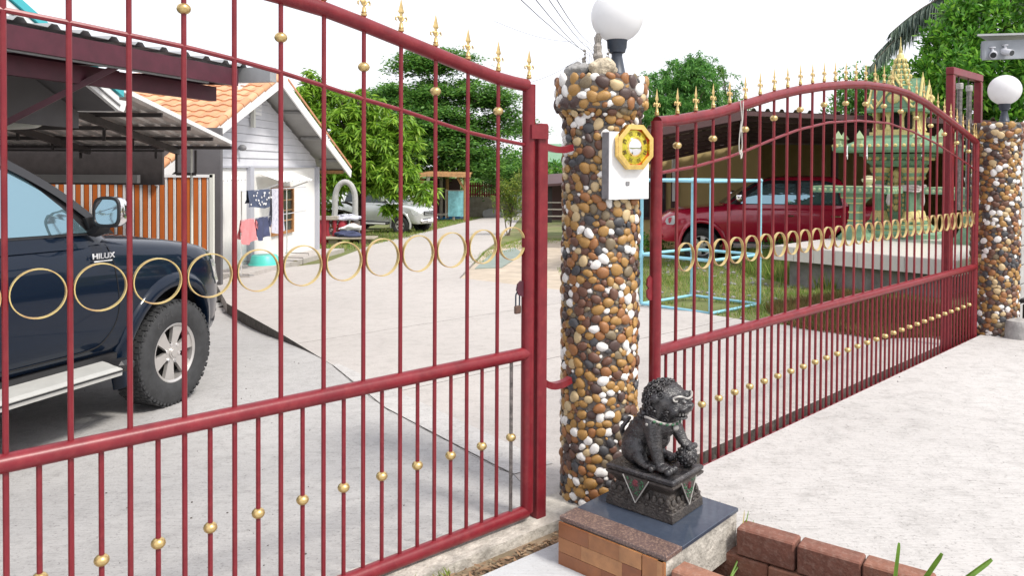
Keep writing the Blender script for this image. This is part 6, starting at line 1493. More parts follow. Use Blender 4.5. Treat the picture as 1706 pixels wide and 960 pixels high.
# far houses
def simple_house(label, x0, x1, ytop, ybase, Y, roofm, wallm, ridge, win=(), depth=7):
    A1, B1 = py_(x0, ytop, Y), py_(x1, ytop, Y); zb_ = gz((A1.x + B1.x) / 2, Y) - .1; h = thing('far_house', label, 'house', (A1.x, Y, zb_)); W_ = B1.x - A1.x; H_ = A1.z - zb_
    MB().box((W_ / 2, depth / 2, H_ / 2), (W_, depth, H_)).build('wall', wallm, h, False)
    zr2 = py_(x0, ridge, Y).z - zb_
    vs = [(-.7, -.8, H_ - .15), (W_ + .7, -.8, H_ - .15), (W_ + .7, depth / 2, zr2), (-.7, depth / 2, zr2), (W_ + .7, depth + .8, H_ - .15), (-.7, depth + .8, H_ - .15)]
    MB().add([Vector(v) for v in vs] + [Vector(v) + Vector((0, 0, .14)) for v in vs], [(0, 1, 2, 3)[::-1], (3, 2, 4, 5)[::-1], (6, 7, 8, 9), (9, 8, 10, 11), (0, 1, 7, 6), (4, 5, 11, 10), (1, 2, 8, 7), (2, 4, 10, 8), (0, 6, 9, 3), (3, 9, 11, 5)]).build('roof', roofm, h, False)
    for (xa, ya, xb, yb) in win:
        P1, P2_ = py_(xa, ya, Y), py_(xb, yb, Y); wn_ = MB().box(((P1.x + P2_.x) / 2 - A1.x, -.02, (P1.z + P2_.z) / 2 - zb_), (P2_.x - P1.x, .08, P1.z - P2_.z)).build('window', M['fascia'], h, False)
        MB().box(((P1.x + P2_.x) / 2 - A1.x, -.05, (P1.z + P2_.z) / 2 - zb_), ((P2_.x - P1.x) * .8, .06, (P1.z - P2_.z) * .85)).build('pane', M['houseglass'], wn_, False)
    return h
simple_house('far white house with a grey roof above the yellow shrub', 832, 905, 280, 330, 66, M['greyroof'], M['white'], 258, ((846, 284, 868, 298), (874, 284, 890, 298)))
simple_house('far white house with a green edged roof beside the pebble pillar', 905, 1000, 272, 330, 58, M['shrinegreen'], M['white'], 240, ((921, 278, 929, 292), (950, 278, 962, 292)))
# low brown-roofed shed between post and pillar
SYH = 40; A1 = py_(908, 300, SYH); B1 = py_(985, 296, SYH); zz0 = gz(A1.x, SYH) - .07
shd = thing('brown_shed', 'low open shed with a brown sheet roof behind the pebble pillar', 'shed', (A1.x, SYH, zz0)); ztp = A1.z - zz0; W_ = B1.x - A1.x
vs = [(-.5, -.6, ztp - .35), (W_ + .5, -.6, ztp - .1), (W_ + .5, 3, ztp + .35), (-.5, 3, ztp + .1)]
MB().add([Vector(v) for v in vs] + [Vector(v) + Vector((0, 0, .12)) for v in vs], [(3, 2, 1, 0), (4, 5, 6, 7), (0, 1, 5, 4), (1, 2, 6, 5), (2, 3, 7, 6), (3, 0, 4, 7)]).build('roof', M['brownframe'], shd, False)
for x in (.25, W_ - .2): MB().box((x, 0, (ztp - .3) / 2), (.22, .22, ztp - .3)).build('post', M['blackstrip'], shd, False)
MB().box((W_ / 2, 3, ztp / 2), (W_, .1, ztp)).build('back_wall', M['brownframe'], shd, False)
for z in (.4, .75, 1.1): MB().box((W_ / 2, -.1, z), (W_, .05, .06)).build('rail', M['greytimber'], shd, False)

# ================================================================== RIGHT SIDE
# pale blue pipe frame
pfz = -.14; fr = thing('pipe_frame', 'pale blue pipe cube frame standing on the grass behind the gate', 'frame', (2.42, 9.32, ground_z(2.42, 9.9)))
oo = Vector(fr.location); C4 = [pg(1183, 524), pg(1265, 508), pg(1163, 496), pg(1068, 513)]; C4[2] = C4[1] + C4[3] - C4[0]
H_ = py_(1172, 302, C4[0].y).z
B_ = [Vector((p.x, p.y, oo.z + .04)) - oo for p in C4]; T_ = [Vector((p.x, p.y, H_)) - oo for p in C4]; Mi = [b.lerp(t, .62) for b, t in zip(B_, T_)]
Mi = [b.lerp(t, .40) for b, t in zip(B_, T_)]
for i in range(4):
    MB().tube([B_[i], T_[i]], .021, 10).build('upright', M['paleblue'], fr); j = (i + 1) % 4
    MB().tube([T_[i], T_[j]], .021, 10).build('top_pipe', M['paleblue'], fr); MB().tube([B_[i], B_[j]], .019, 10).build('ground_pipe', M['paleblue'], fr)
    MB().tube([Mi[i], Mi[j]], .020, 10).build('side_pipe', M['paleblue'], fr)
    MB().ball(T_[i], .030, 10, 8).build('elbow', M['paleblue'], fr); MB().tube([Mi[i] - Vector((0, 0, .045)), Mi[i] + Vector((0, 0, .045))], .028, 10).build('joint', M['paleblue'], fr)
# carport
cp0 = thing('old_carport', 'old carport with a dark sheet roof in front of the yellow wall', 'carport', (4.15, 14, gz(4.15, 14) - .07)); oo = Vector(cp0.location)
FL, FM, FR = py_(1045, 221, 14), py_(1238, 184, 14), py_(1660, 201, 14); BLk, BM, BRk = py_(1070, 272, 20.2), py_(1247, 233, 20.2), py_(1660, 238, 20.2)
corr('roof_sheet', FL - oo, FM - oo, BM - oo, BLk - oo, 9, .05, M['rooftan'], cp0); corr('roof_sheet', FM - oo, FR - oo, BRk - oo, BM - oo, 18, .05, M['rooftan'], cp0)
for t in (.0, .16, .32, .48, .64, .80, .96):
    for (p, q, p2, q2) in ((FL, FM, BLk, BM), (FM, FR, BM, BRk)):
        u, v = p.lerp(p2, t), q.lerp(q2, t); MB().beam(u - oo - Vector((0, 0, .05)), v - oo - Vector((0, 0, .05)), .05, .08).build('purlin', M['brownframe'], cp0, False)
for (p, q) in ((FM, BM), (FR, BRk), (FL.lerp(FR, .65), BLk.lerp(BRk, .65))): MB().beam(p - oo - Vector((0, 0, .14)), q - oo - Vector((0, 0, .14)), .08, .14).build('rafter', M['brownframe'], cp0, False)
MB().box((BM.lerp(BRk, .5).x - oo.x, 20.15 - oo.y, BM.z + .08 - oo.z), (BRk.x - BM.x + .3, .08, .40)).build('rear_header', M['rooftan'], cp0, False)
MB().beam(FL - oo - Vector((0, .04, .08)), FM - oo - Vector((0, .04, .08)), .04, .16).build('fascia', M['brownframe'], cp0, False)
for (px, Yc) in ((1622, 14.2), (1390, 19.6), (1652, 19)):
    p = py_(px, 300, Yc); zt_ = 2.15; MB().box((p.x - oo.x, Yc - oo.y, (zt_ + gz(p.x, Yc)) / 2 - oo.z), (.14, .14, zt_ - gz(p.x, Yc) + .3)).build('post', M['brownframe'], cp0, False)
yh = thing('yellow_house', 'yellow rendered house wall with brown window frames behind the red pickup', 'house', (BM.x, 20.3, gz(BM.x, 20) - .1)); oo = Vector(yh.location)
def yw(px, py): p = py_(px, py, 20.3); return p.x - oo.x, p.z - oo.z
xl, _ = yw(1010, 300); xr, _ = yw(1720, 300); _, zt1_ = yw(1250, 231); _, zl = yw(1085, 266)
MB().ext([(xl, 0), (.35, 0), (.35, zt1_), (0, zt1_), (xl, zl - .25)], (0, 0, 0), (1, 0, 0), (0, 0, 1), -8, 0).build('wall', M['yellow'], yh, False)
vs = [Vector(v) for v in ((xl - .5, -.05, zl - .25 - .10), (.3, -.05, zt1_ + .03), (.3, 8.4, zt1_ + .03), (xl - .5, 8.4, zl - .25 - .10))]; vs += [v + Vector((0, 0, .07)) for v in vs]
MB().add(vs, [(3, 2, 1, 0), (4, 5, 6, 7), (0, 1, 5, 4), (1, 2, 6, 5), (2, 3, 7, 6), (3, 0, 4, 7)]).build('roof', M['rooftan'], yh, False)
MB().box(((xr + .35) / 2, 5.5, zt1_ / 2 + .08), (xr - .35, .2, zt1_ + .16)).build('wall', M['shadewall'], yh, False)  # rear wall set back; this recess is shaped to deepen the carport shade
MB().box((xr + .1, 1.2, zt1_ / 2), (.2, 8.8, zt1_)).build('wall', M['shadewall'], yh, False)
MB().box(((xr + .35) / 2, 2.7, zt1_ + .08), (xr - .3, 5.8, .06)).build('inner_roof', M['rooftan'], yh, False)
for (xa, ya, xb, yb) in ((1056, 284, 1108, 366), (1118, 284, 1128, 350)):
    A1, B1 = yw(xa, ya), yw(xb, yb); wn_ = MB().box(((A1[0] + B1[0]) / 2, -.03, (A1[1] + B1[1]) / 2), (B1[0] - A1[0], .1, A1[1] - B1[1])).build('window', M['brownframe'], yh, False)
    if xb - xa > 20:
        for k in (-.25, .25): MB().box(((A1[0] + B1[0]) / 2 + k * (B1[0] - A1[0]), -.07, (A1[1] + B1[1]) / 2), ((B1[0] - A1[0]) * .4, .06, (A1[1] - B1[1]) * .88)).build('pane', M['houseglass'], wn_, False)
A1, B1 = yw(1119, 258), yw(1127, 284); MB().box(((A1[0] + B1[0]) / 2, -.05, (A1[1] + B1[1]) / 2), (.12, .1, 2.0)).build('downpipe', M['fascia'], yh, False)
# tiled platform, aligned with the gate
ptz = .45; PL = pz(1290, 409, ptz); PR = pz(1593, 434, ptz); pd = Vector((PR.x - PL.x, PR.y - PL.y, 0)); plen = pd.length; pd.normalize(); pb = Vector((-pd.y, pd.x, 0))
plat = thing('tiled_platform', 'white tiled shrine platform on a grey concrete base', 'platform', (PL.x, PL.y, ground_z(PL.x, PL.y) - .1), math.atan2(pd.y, pd.x)); dz = plat.location.z
PWID = 3.4
MB().box((plen / 2, PWID / 2 + .1, (ptz - .2 - dz) / 2), (plen - .35, PWID - .1, ptz - .2 - dz)).build('base', M['basegrey'], plat, False)
MB().box((plen / 2, PWID / 2, ptz - dz - .115), (plen - .02, PWID - .02, .19)).build('slab', M['basegrey'], plat, False)
nt_ = 8; tw2 = plen / nt_
tmf = MB().box((0, 0, 0), (tw2 - .006, .012, .205)).mesh('edge_tile', M['whitetile'], False); 
for k in range(nt_): link('edge_tile', tmf, plat, ((k + .5) * tw2, -.006, ptz - dz - .1105))
nr_ = 11; tmr = MB().box((0, 0, 0), (.012, PWID / nr_ - .006, .205)).mesh('edge_tile', M['whitetile'], False)
for k in range(nr_): link('edge_tile', tmr, plat, (plen + .006, (k + .5) * PWID / nr_, ptz - dz - .1105)); link('edge_tile', tmr, plat, (-.006, (k + .5) * PWID / nr_, ptz - dz - .1105))
tmt = MB().box((0, 0, 0), (tw2 - .004, PWID / nr_ - .004, .014)).mesh('floor_tile', M['whitetile'], False)
for k in range(nt_):
    for j in range(nr_): link('floor_tile', tmt, plat, ((k + .5) * tw2, (j + .5) * PWID / nr_, ptz - dz - .007))
# shrine
prz = math.atan2(pd.y, pd.x)
def stack(mb, tiers, n=4, rot=math.pi / 4, c=(0, 0)):
    for (r0, z0, r1, z1) in tiers: mb.lathe([(r0, z0), (r1, z1)], n, (c[0], c[1], 0), rot=rot)
    return mb
sp = pz(1509, 396, ptz); sp = sp + Vector((.04, .35, 0))
si = thing('spirit_house', 'green and gold spirit house with a tiered spire on the platform', 'shrine', (sp.x, sp.y, ptz), prz + R_(8)); K = 1.0
q2 = math.sqrt(2)
mb = stack(MB(), [(.74, 0, .74, .07), (.70, .07, .66, .12), (.62, .12, .62, .17), (.60, .17, .52, .22), (.50, .22, .50, .26)], 8, R_(22.5)); mb.build('base', M['shrinegreen'], si, False)
mb = stack(MB(), [(.645, .118, .645, .132), (.53, .215, .53, .228)], 8, R_(22.5)); mb.build('base_trim', M['shrinegold'], si, False)
mb = MB().box((0, 0, .70), (.34, .34, .90)); mb.build('core', M['shrinegreen'], si, False)
for sx in (-1, 1):
    for sy in (-1, 1):
        mb = MB(); mb.lathe([(.16, .26), (.13, .34), (.095, .42), (.085, .95), (.10, 1.02), (.14, 1.10), (.17, 1.22)], 8, (sx * .25, sy * .25, 0)); mb.build('column', M['shrinegreen'], si, True, 40)
        MB().lathe([(.165, .28), (.12, .44), (.09, .46)], 6, (sx * .25, sy * .25, 0)).build('column_foot', M['shrinegold'], si, True, 40); mb = MB(); mb.lathe([(.10, .98), (.145, 1.02), (.11, 1.06), (.16, 1.14), (.18, 1.20), (.12, 1.22)], 8, (sx * .25, sy * .25, 0)); mb.build('column_ornament', M['shrinegold'], si, True, 40)
for k in range(4):
    rot = Matrix.Rotation(math.pi / 2 * k, 3, 'Z'); mb = MB(); rg = random.Random(k)
    for (x, z, s) in ((0, .50, 1.2), (0, .62, 1.0), (0, .74, 1.0), (0, .86, 1.2), (0, .98, 1.4), (-.06, .55, .7), (.06, .55, .7), (-.07, .9, .8), (.07, .9, .8), (0, 1.1, 1.6)): mb.ball(rot @ Vector((x, -.18, z)), (.04 * s, .04 * s, .055 * s), 8, 5)
    for x in (-.12, .12):
        for j in range(8): mb.ball(rot @ Vector((x, -.20, .46 + j * .09)), (.022, .02, .035), 6, 4)
    mb.build('carved_panel', M['shrinegold'], si, True, 40)
mb = stack(MB(), [(.50, 1.22, .58, 1.28), (.60, 1.28, .60, 1.33), (.56, 1.33, .70, 1.40), (.74, 1.40, .74, 1.44)]); mb.build('capital', M['shrinegreen'], si, False)
for k in range(4):
    rot = Matrix.Rotation(math.pi / 2 * k, 3, 'Z'); mb = MB()
    for j in range(7): mb.ball(rot @ Vector((-.36 + j * .12, -.47, 1.36)), (.035, .025, .035), 6, 4)
    mb.build('carved_band', M['shrinegold'], si, True, 40)
gr_ = stack(MB(), [(1.20, 1.46, 1.24, 1.50), (1.24, 1.50, 1.24, 1.56), (1.10, 1.56, .66, 1.72), (.66, 1.72, .66, 1.76)]); gr_.build('gallery_roof', M['shrinegreen'], si, False)
mb = MB()
for k in range(4):
    rot = Matrix.Rotation(math.pi / 2 * k, 3, 'Z')
    for j in range(13): mb.ball(rot @ Vector((-.80 + j * 1.6 / 12, -.88, 1.575)), (.032, .02, .032), 6, 4)
mb.build('gallery_studs', M['shrinegold'], si, True, 40)
for k in range(4):
    rot = Matrix.Rotation(math.pi / 2 * k, 3, 'Z')
    for (x, y) in ((-.80, -.80), (-.45, -.80), (.45, -.80)):
        p = rot @ Vector((x, y, 0)); mb = MB().lathe([(.085, 1.56), (.085, 1.60), (.06, 1.61), (.06, 1.68), (.10, 1.70), (.05, 1.77), (.0, 1.84)], 4, (p.x, p.y, 0), rot=math.pi / 4); mb.build('corner_shrine', M['palegreen'], si, False)
mb = stack(MB(), [(.56, 1.76, .56, 1.82), (.50, 1.82, .50, 1.86)]); mb.build('pavilion_floor', M['shrinegold'], si, False)
for k in range(4):
    rot = Matrix.Rotation(math.pi / 2 * k, 3, 'Z')
    for x in (-.32, -.11, .11, .32):
        if x == .32: continue
        p = rot @ Vector((x, -.32, 0)); mb = MB().lathe([(.055, 1.86), (.035, 1.92), (.032, 2.06), (.05, 2.12), (.06, 2.16)], 8, (p.x, p.y, 0)); mb.build('pavilion_column', M['shrinegold'], si, True, 40)
MB().box((0, 0, 2.0), (.34, .34, .28)).build('shrine_room', M['darkinterior'], si, False)
mb = stack(MB(), [(.64, 2.16, .66, 2.20), (.66, 2.20, .60, 2.24), (.46, 2.24, .30, 2.62)]); mb.build('pavilion_roof', M['shrinegreen'], si, False)
for k in range(4):
    rot = Matrix.Rotation(math.pi / 2 * k, 3, 'Z')
    for (y, w_, zt_, z0) in ((-.44, .30, 2.62, 2.24), (-.34, .25, 2.76, 2.34)):
        mb = MB(); P = [rot @ Vector(v) for v in ((-w_, y, z0), (w_, y, z0), (0, y, zt_))]; Q = [rot @ Vector(v) for v in ((-w_, y + .22, z0), (w_, y + .22, z0), (0, y + .22, zt_))]
        mb.add(P + Q, [(0, 1, 2), (5, 4, 3), (0, 3, 4, 1), (1, 4, 5, 2), (2, 5, 3, 0)]); mb.build('gable', M['shrinegreen'], si, False)
        mb = MB(); tipv = rot @ Vector((0, y - .02, zt_ + .10)); 
        for s in (-1, 1): mb.tube(cat_rom([rot @ Vector((s * (w_ + .07), y - .02, z0 + .06)), rot @ Vector((s * w_, y - .02, z0 - .01)), rot @ Vector((s * w_ * .5, y - .02, (z0 + zt_) / 2)), rot @ Vector((0, y - .02, zt_))], 4), .022, 6)
        mb.tube([rot @ Vector((0, y - .02, zt_ - .02)), tipv], [.02, .004], 6); mb.ball(rot @ Vector((0, y - .01, (z0 * 1.6 + zt_) / 2.6)), (w_ * .35, .03 if k % 2 == 0 else w_ * .35, w_ * .3), 8, 5); mb.build('gable_edge', M['shrinegold'], si, True, 40)
sq = []; z = 2.55; r = .27
mb = MB(); mg = MB()
for k in range(6):
    mb.lathe([(r, z), (r, z + .035), (r * .82, z + .07)], 8, rot=R_(22.5)); mg.lathe([(r * .84, z + .065), (r * .90, z + .085), (r * .80, z + .10)], 8, rot=R_(22.5))
    for q in range(8): a_ = R_(45 * q); mg.ball((r * .96 * math.cos(a_), r * .96 * math.sin(a_), z + .05), (.03, .03, .05), 6, 4)
    z += .095; r *= .80
mb.build('spire_tier', M['shrinegreen'], si, False)
mg.lathe([(r * .95, z - .01), (r * .8, z + .06), (r * .35, z + .10), (r * .5, z + .12), (r * .18, z + .22), (.004, z + .38)], 10); mg.build('spire', M['shrinegold'], si, True, 40)
mb = MB()
for j in range(3): 
    z = .88 - j * .035; pts = [(.37 * math.copysign(min(1, abs(math.cos(a)) * 1.3), math.cos(a)), .37 * math.copysign(min(1, abs(math.sin(a)) * 1.3), math.sin(a)), z + .015 * math.sin(a * 5 + j)) for a in [2 * math.pi * k / 28 for k in range(29)]]; mb.tube(pts, .022, 6)
for k in range(4): rot = Matrix.Rotation(math.pi / 2 * k, 3, 'Z'); mb.tube([rot @ Vector((-.05, -.38, .85)), rot @ Vector((-.07, -.39, .62)), rot @ Vector((-.06, -.39, .55))], [.03, .045, .03], 6)
tag(mb.build('draped_sash', M['garland'], si), None)
mb = MB(); 
for (x, y) in ((-.62, -.88), (-.30, -.88), (.55, -.88)): mb.tube([(x, y, 1.58), (x, y - .03, 1.50), (x + .01, y - .03, 1.34)], [.008, .011, .006], 6); mb.ball((x, y - .03, 1.40), .020, 6, 4)
mb.build('hanging_garland', M['fascia'], si)
# offering tables
def table(label, c, wx, wy, h, group='green offering tables'):
    t = thing('offering_table', label, 'table', c, prz, group)
    mb = stack(MB(), [(.30, 0, .30, .06), (.28, .06, .24, .11), (.22, .11, .13, .30), (.12, .30, .11, .58), (.13, .58, .24, .70), (.26, .70, .26, h - .10)]); mb.build('pedestal', M['shrinegreen'], t, False)
    mb = MB()
    for z, r in ((.30, .135), (.44, .12), (.60, .15), (.69, .25)): mb.lathe([(r, z), (r + .012, z + .015), (r, z + .03)], 4, rot=math.pi / 4)
    mb.build('pedestal_trim', M['shrinegold'], t, False)
    MB().box((0, 0, h - .05), (wx, wy, .10)).build('table_top', M['shrinegreen'], t, False); MB().box((0, 0, h + .004), (wx - .03, wy - .03, .008)).build('table_surface', M['palegreen'], t, False)
    mb = MB(); nst = int(wx / .09)
    for k in range(nst):
        for sy in (-1, 1): mb.ball((-wx / 2 + (k + .5) * wx / nst, sy * (wy / 2 + .002), h - .05), (.030, .012, .030), 6, 4)
    for k in range(int(wy / .09)):
        for sx in (-1, 1): mb.ball((sx * (wx / 2 + .002), -wy / 2 + (k + .5) * .09, h - .05), (.012, .03, .03), 6, 4)
    mb.build('table_studs', M['palegreen'], t, True, 40); return t
tp = pz(1431, 400, ptz); table('green carved offering table left of the spirit house, bearing a cream bowl', (tp.x, tp.y + .12, ptz), 1.25, .62, .88)
bp = Vector((tp.x, tp.y + .12, 0)) + pd * .22 - pb * .05
bo_ = thing('offering_bowl', 'cream footed offering bowl on the green table', 'bowl', (bp.x, bp.y, ptz + .888)); MB().lathe([(.06, 0), (.04, .03), (.05, .05), (.10, .08), (.11, .12), (.08, .14), (.085, .17), (.03, .18)], 14).build('bowl_shell', mat('cream_glaze', (.60, .56, .36), .3), bo_)
tp2 = pz(1612, 408, ptz); table('green carved offering table beside the far pebble pillar, bearing a small plant', (tp2.x + .1, tp2.y + .12, ptz), 1.15, .62, .88)
pp2 = thing('potted_sprig', 'small green sprig in a pale pot on the offering table', 'plant', (tp2.x + .06, tp2.y + .06, ptz + .888)); MB().lathe([(.07, 0), (.05, .03), (.08, .12), (.09, .16), (.02, .16)], 12).build('pot', M['fascia'], pp2)
mb = MB(); rg = random.Random(4)
for k in range(22): a_ = rg.uniform(0, 6.28); l = rg.uniform(.1, .22); mb.tube([(0, 0, .15), (math.cos(a_) * l * .4, math.sin(a_) * l * .4, .15 + l), (math.cos(a_) * l * .8, math.sin(a_) * l * .8, .15 + l * 1.2)], [.006, .014, .002], 4)
mb.build('leaves', M['blade'], pp2)
# block wall right of the far pillar, awning with cameras
wl_ = thing('block_wall', 'grey concrete block wall running on from the far pebble pillar', 'wall', (P2.x, P2.y, .07), math.pi / 2 - RTH)
bkm = MB().box((0, 0, 0), (.385, .09, .185), bev=.006).mesh('block', M['blockwall'])
MB().box((2.6, .02, 1.0), (5.0, .06, 2.0)).build('wall_core', M['wetmortar'], wl_, False)
for r in range(10):
    for k in range(12): link('block', bkm, wl_, (.36 + k * .395 + (.19 if r % 2 else 0), 0, .10 + r * .195))
aw = thing('steel_awning', 'grey steel awning on a pole above the block wall', 'awning', P2 + Vector((1.2, .55, .07))); oo = Vector(aw.location)
f1, f2 = py_(1638, 84, 7.9), py_(1800, 78, 7.9)
MB().beam(f1 - oo, f2 - oo, .05, .19).build('fascia', M['awning'], aw, False)
vs = [f1 - oo + Vector((-.12, -.10, .13)), f2 - oo + Vector((.2, -.10, .13)), f2 - oo + Vector((.9, 1.3, .30)), f1 - oo + Vector((.85, 1.3, .30))]; vs += [v + Vector((0, 0, .02)) for v in vs]
MB().add(vs, [(3, 2, 1, 0), (4, 5, 6, 7), (0, 1, 5, 4), (1, 2, 6, 5), (2, 3, 7, 6), (3, 0, 4, 7)]).build('roof_sheet', M['sheet'], aw, False)
MB().beam(f1 - oo + Vector((.02, .03, .0)), f1 - oo + Vector((.85, 1.3, .18)), .05, .15).build('side_beam', M['awning'], aw, False)
MB().tube([Vector((f2.x + .15 - oo.x, f2.y + .12 - oo.y, 0)), Vector((f2.x + .15 - oo.x, f2.y + .12 - oo.y, f2.z - oo.z + .13))], .05, 10).build('pole', M['awning'], aw)
for (px, py, dr_) in ((1655, 90, Vector((-.5, -.8, -.25))), (1676, 86, Vector((.25, -.9, -.3)))):
    p = py_(px, py, 7.85); d_ = dr_.normalized(); cm = thing('security_camera', 'small white security camera under the awning, turned ' + ('to the gate' if dr_.x < 0 else 'to the street'), 'camera', p, 0, 'security cameras under the awning')
    MB().tube([-d_ * .05, d_ * .07], .034, 12).build('camera_body', M['cctv'], cm); MB().tube([d_ * .07, d_ * .074], .028, 12).build('camera_lens', M['houseglass'], cm); MB().tube([(0, 0, .0), (0, .02, .07)], .012, 8).build('camera_mount', M['cctv'], cm); MB().lathe([(.03, .065), (.03, .075)], 10, (0, .02, 0)).build('camera_base', M['cctv'], cm)
bxp = Vector((P2.x, P2.y, .08)) + RD * .36 - RN * .30
mb = MB().box((0, 0, .14), (.30, .24, .28), bev=.02).box((0, 0, .30), (.34, .28, .04), bev=.01); mb.box((.02, .02, .50), (.12, .1, .38), bev=.03)
o = mb.build('black_bin', M['blackplastic']); o.location = bxp; o.rotation_euler = (0, 0, math.pi / 2 - RTH); tag(o, 'small black plastic bin at the foot of the block wall', 'bin')
# utility pole and cables behind the near pillar
up_ = py_(1006, 100, 38); uz = gz(up_.x, 38) - .1
ut = thing('utility_pole', 'grey concrete utility pole behind the pebble pillar', 'pole', (up_.x, 38, uz)); MB().tube([(0, 0, 0), (0, 0, 7.6)], [.16, .10], 10).build('pole_shaft', M['blockwall'], ut); MB().box((0, 0, 6.9), (1.6, .12, .12)).build('cross_arm', M['greytimber'], ut, False)
cbl = [((982, 88), (884, -6), 38, 14), ((985, 94), (905, -6), 38, 14), ((986, 84), (925, -6), 38, 14), ((984, 72), (937, -6), 38, 14), ((972, 92), (895, 124), 38, 30), ((975, 70), (880, 48), 38, 34)]
for k, (p, q, Y0, Y1) in enumerate(cbl):
    A1, B1 = py_(*p, Y0), py_(*q, Y1); e = Vector((ut.location.x + (-.7 + .28 * k if k < 6 else 0), 38, uz + (7.0 if k < 4 else 6.3))); d_ = (B1 - A1); B2 = A1 + d_ * 1.5; pts = []
    pts = [e, A1.lerp(e, .5) - Vector((0, 0, .05))] + [A1.lerp(B2, t / 8) - Vector((0, 0, .25 * math.sin(math.pi * t / 8))) for t in range(9)]
    tag(MB().tube(pts, .008, 5).build('power_cable', M['wire']), ['black overhead cable running from the utility pole'] * 4 and ('black overhead cable running up in a bundle from the utility pole' if k < 4 else ('single black cable sagging low from the utility pole towards the big tree' if k == 4 else 'single thin cable running high from the utility pole over the road')), 'cable', 'overhead cables')
# ================================================================== TREES
def leaves_mesh(name, base, direc, length, width, material, seed, fold=.25, droop=.0, parent=None, kind=None):
    rg = np.random.RandomState(seed); n = len(base); d = direc / np.linalg.norm(direc, axis=1, keepdims=True); L = length[:, None]
    up = np.tile(np.array([0, 0, 1.0]), (n, 1)) + rg.normal(0, .35, (n, 3)); sd_ = np.cross(d, up); sd_ /= np.linalg.norm(sd_, axis=1, keepdims=True) + 1e-6; nr = np.cross(sd_, d)
    mid = base + d * L * .45 + nr * (L * .06); tip = base + d * L + np.array([0, 0, -1.0]) * (L * droop)
    W = width[:, None]; l = mid + sd_ * W / 2 - nr * W * fold; r = mid - sd_ * W / 2 - nr * W * fold
    V = np.stack([base, l, tip, r], 1).reshape(-1, 3); i4 = np.arange(n)[:, None] * 4; Fc = np.concatenate([i4 + np.array([[0, 2, 1]]), i4 + np.array([[0, 3, 2]])], 1).reshape(-1, 3)
    me = bpy.data.meshes.new(name); me.vertices.add(len(V)); me.vertices.foreach_set('co', V.astype(np.float32).ravel()); me.loops.add(len(Fc) * 3); me.loops.foreach_set('vertex_index', Fc.astype(np.int32).ravel())
    me.polygons.add(len(Fc)); me.polygons.foreach_set('loop_start', (np.arange(len(Fc)) * 3).astype(np.int32)); me.update(calc_edges=True); me.materials.append(material)
    at = me.attributes.new('var', 'FLOAT', 'FACE'); at.data.foreach_set('value', np.repeat(np.clip(rg.beta(2, 2, n), 0, 1), 2).astype(np.float32)); me.validate()
    return link(name, me, parent)
def clumps_in(rgs, n, c, r, power=.5):
    d = rgs.normal(0, 1, (n, 3)); d /= np.linalg.norm(d, axis=1, keepdims=True); return np.array(c) + d * np.array(r) * (rgs.uniform(0, 1, (n, 1)) ** power)
def trunk(parent, pts, rs__, mt, name='trunk'): return MB().tube(cat_rom(pts, 4), list(np.interp(np.linspace(0, 1, (len(pts) - 1) * 4 + 1), np.linspace(0, 1, len(rs__)), rs__)), 9).build(name, mt, parent)
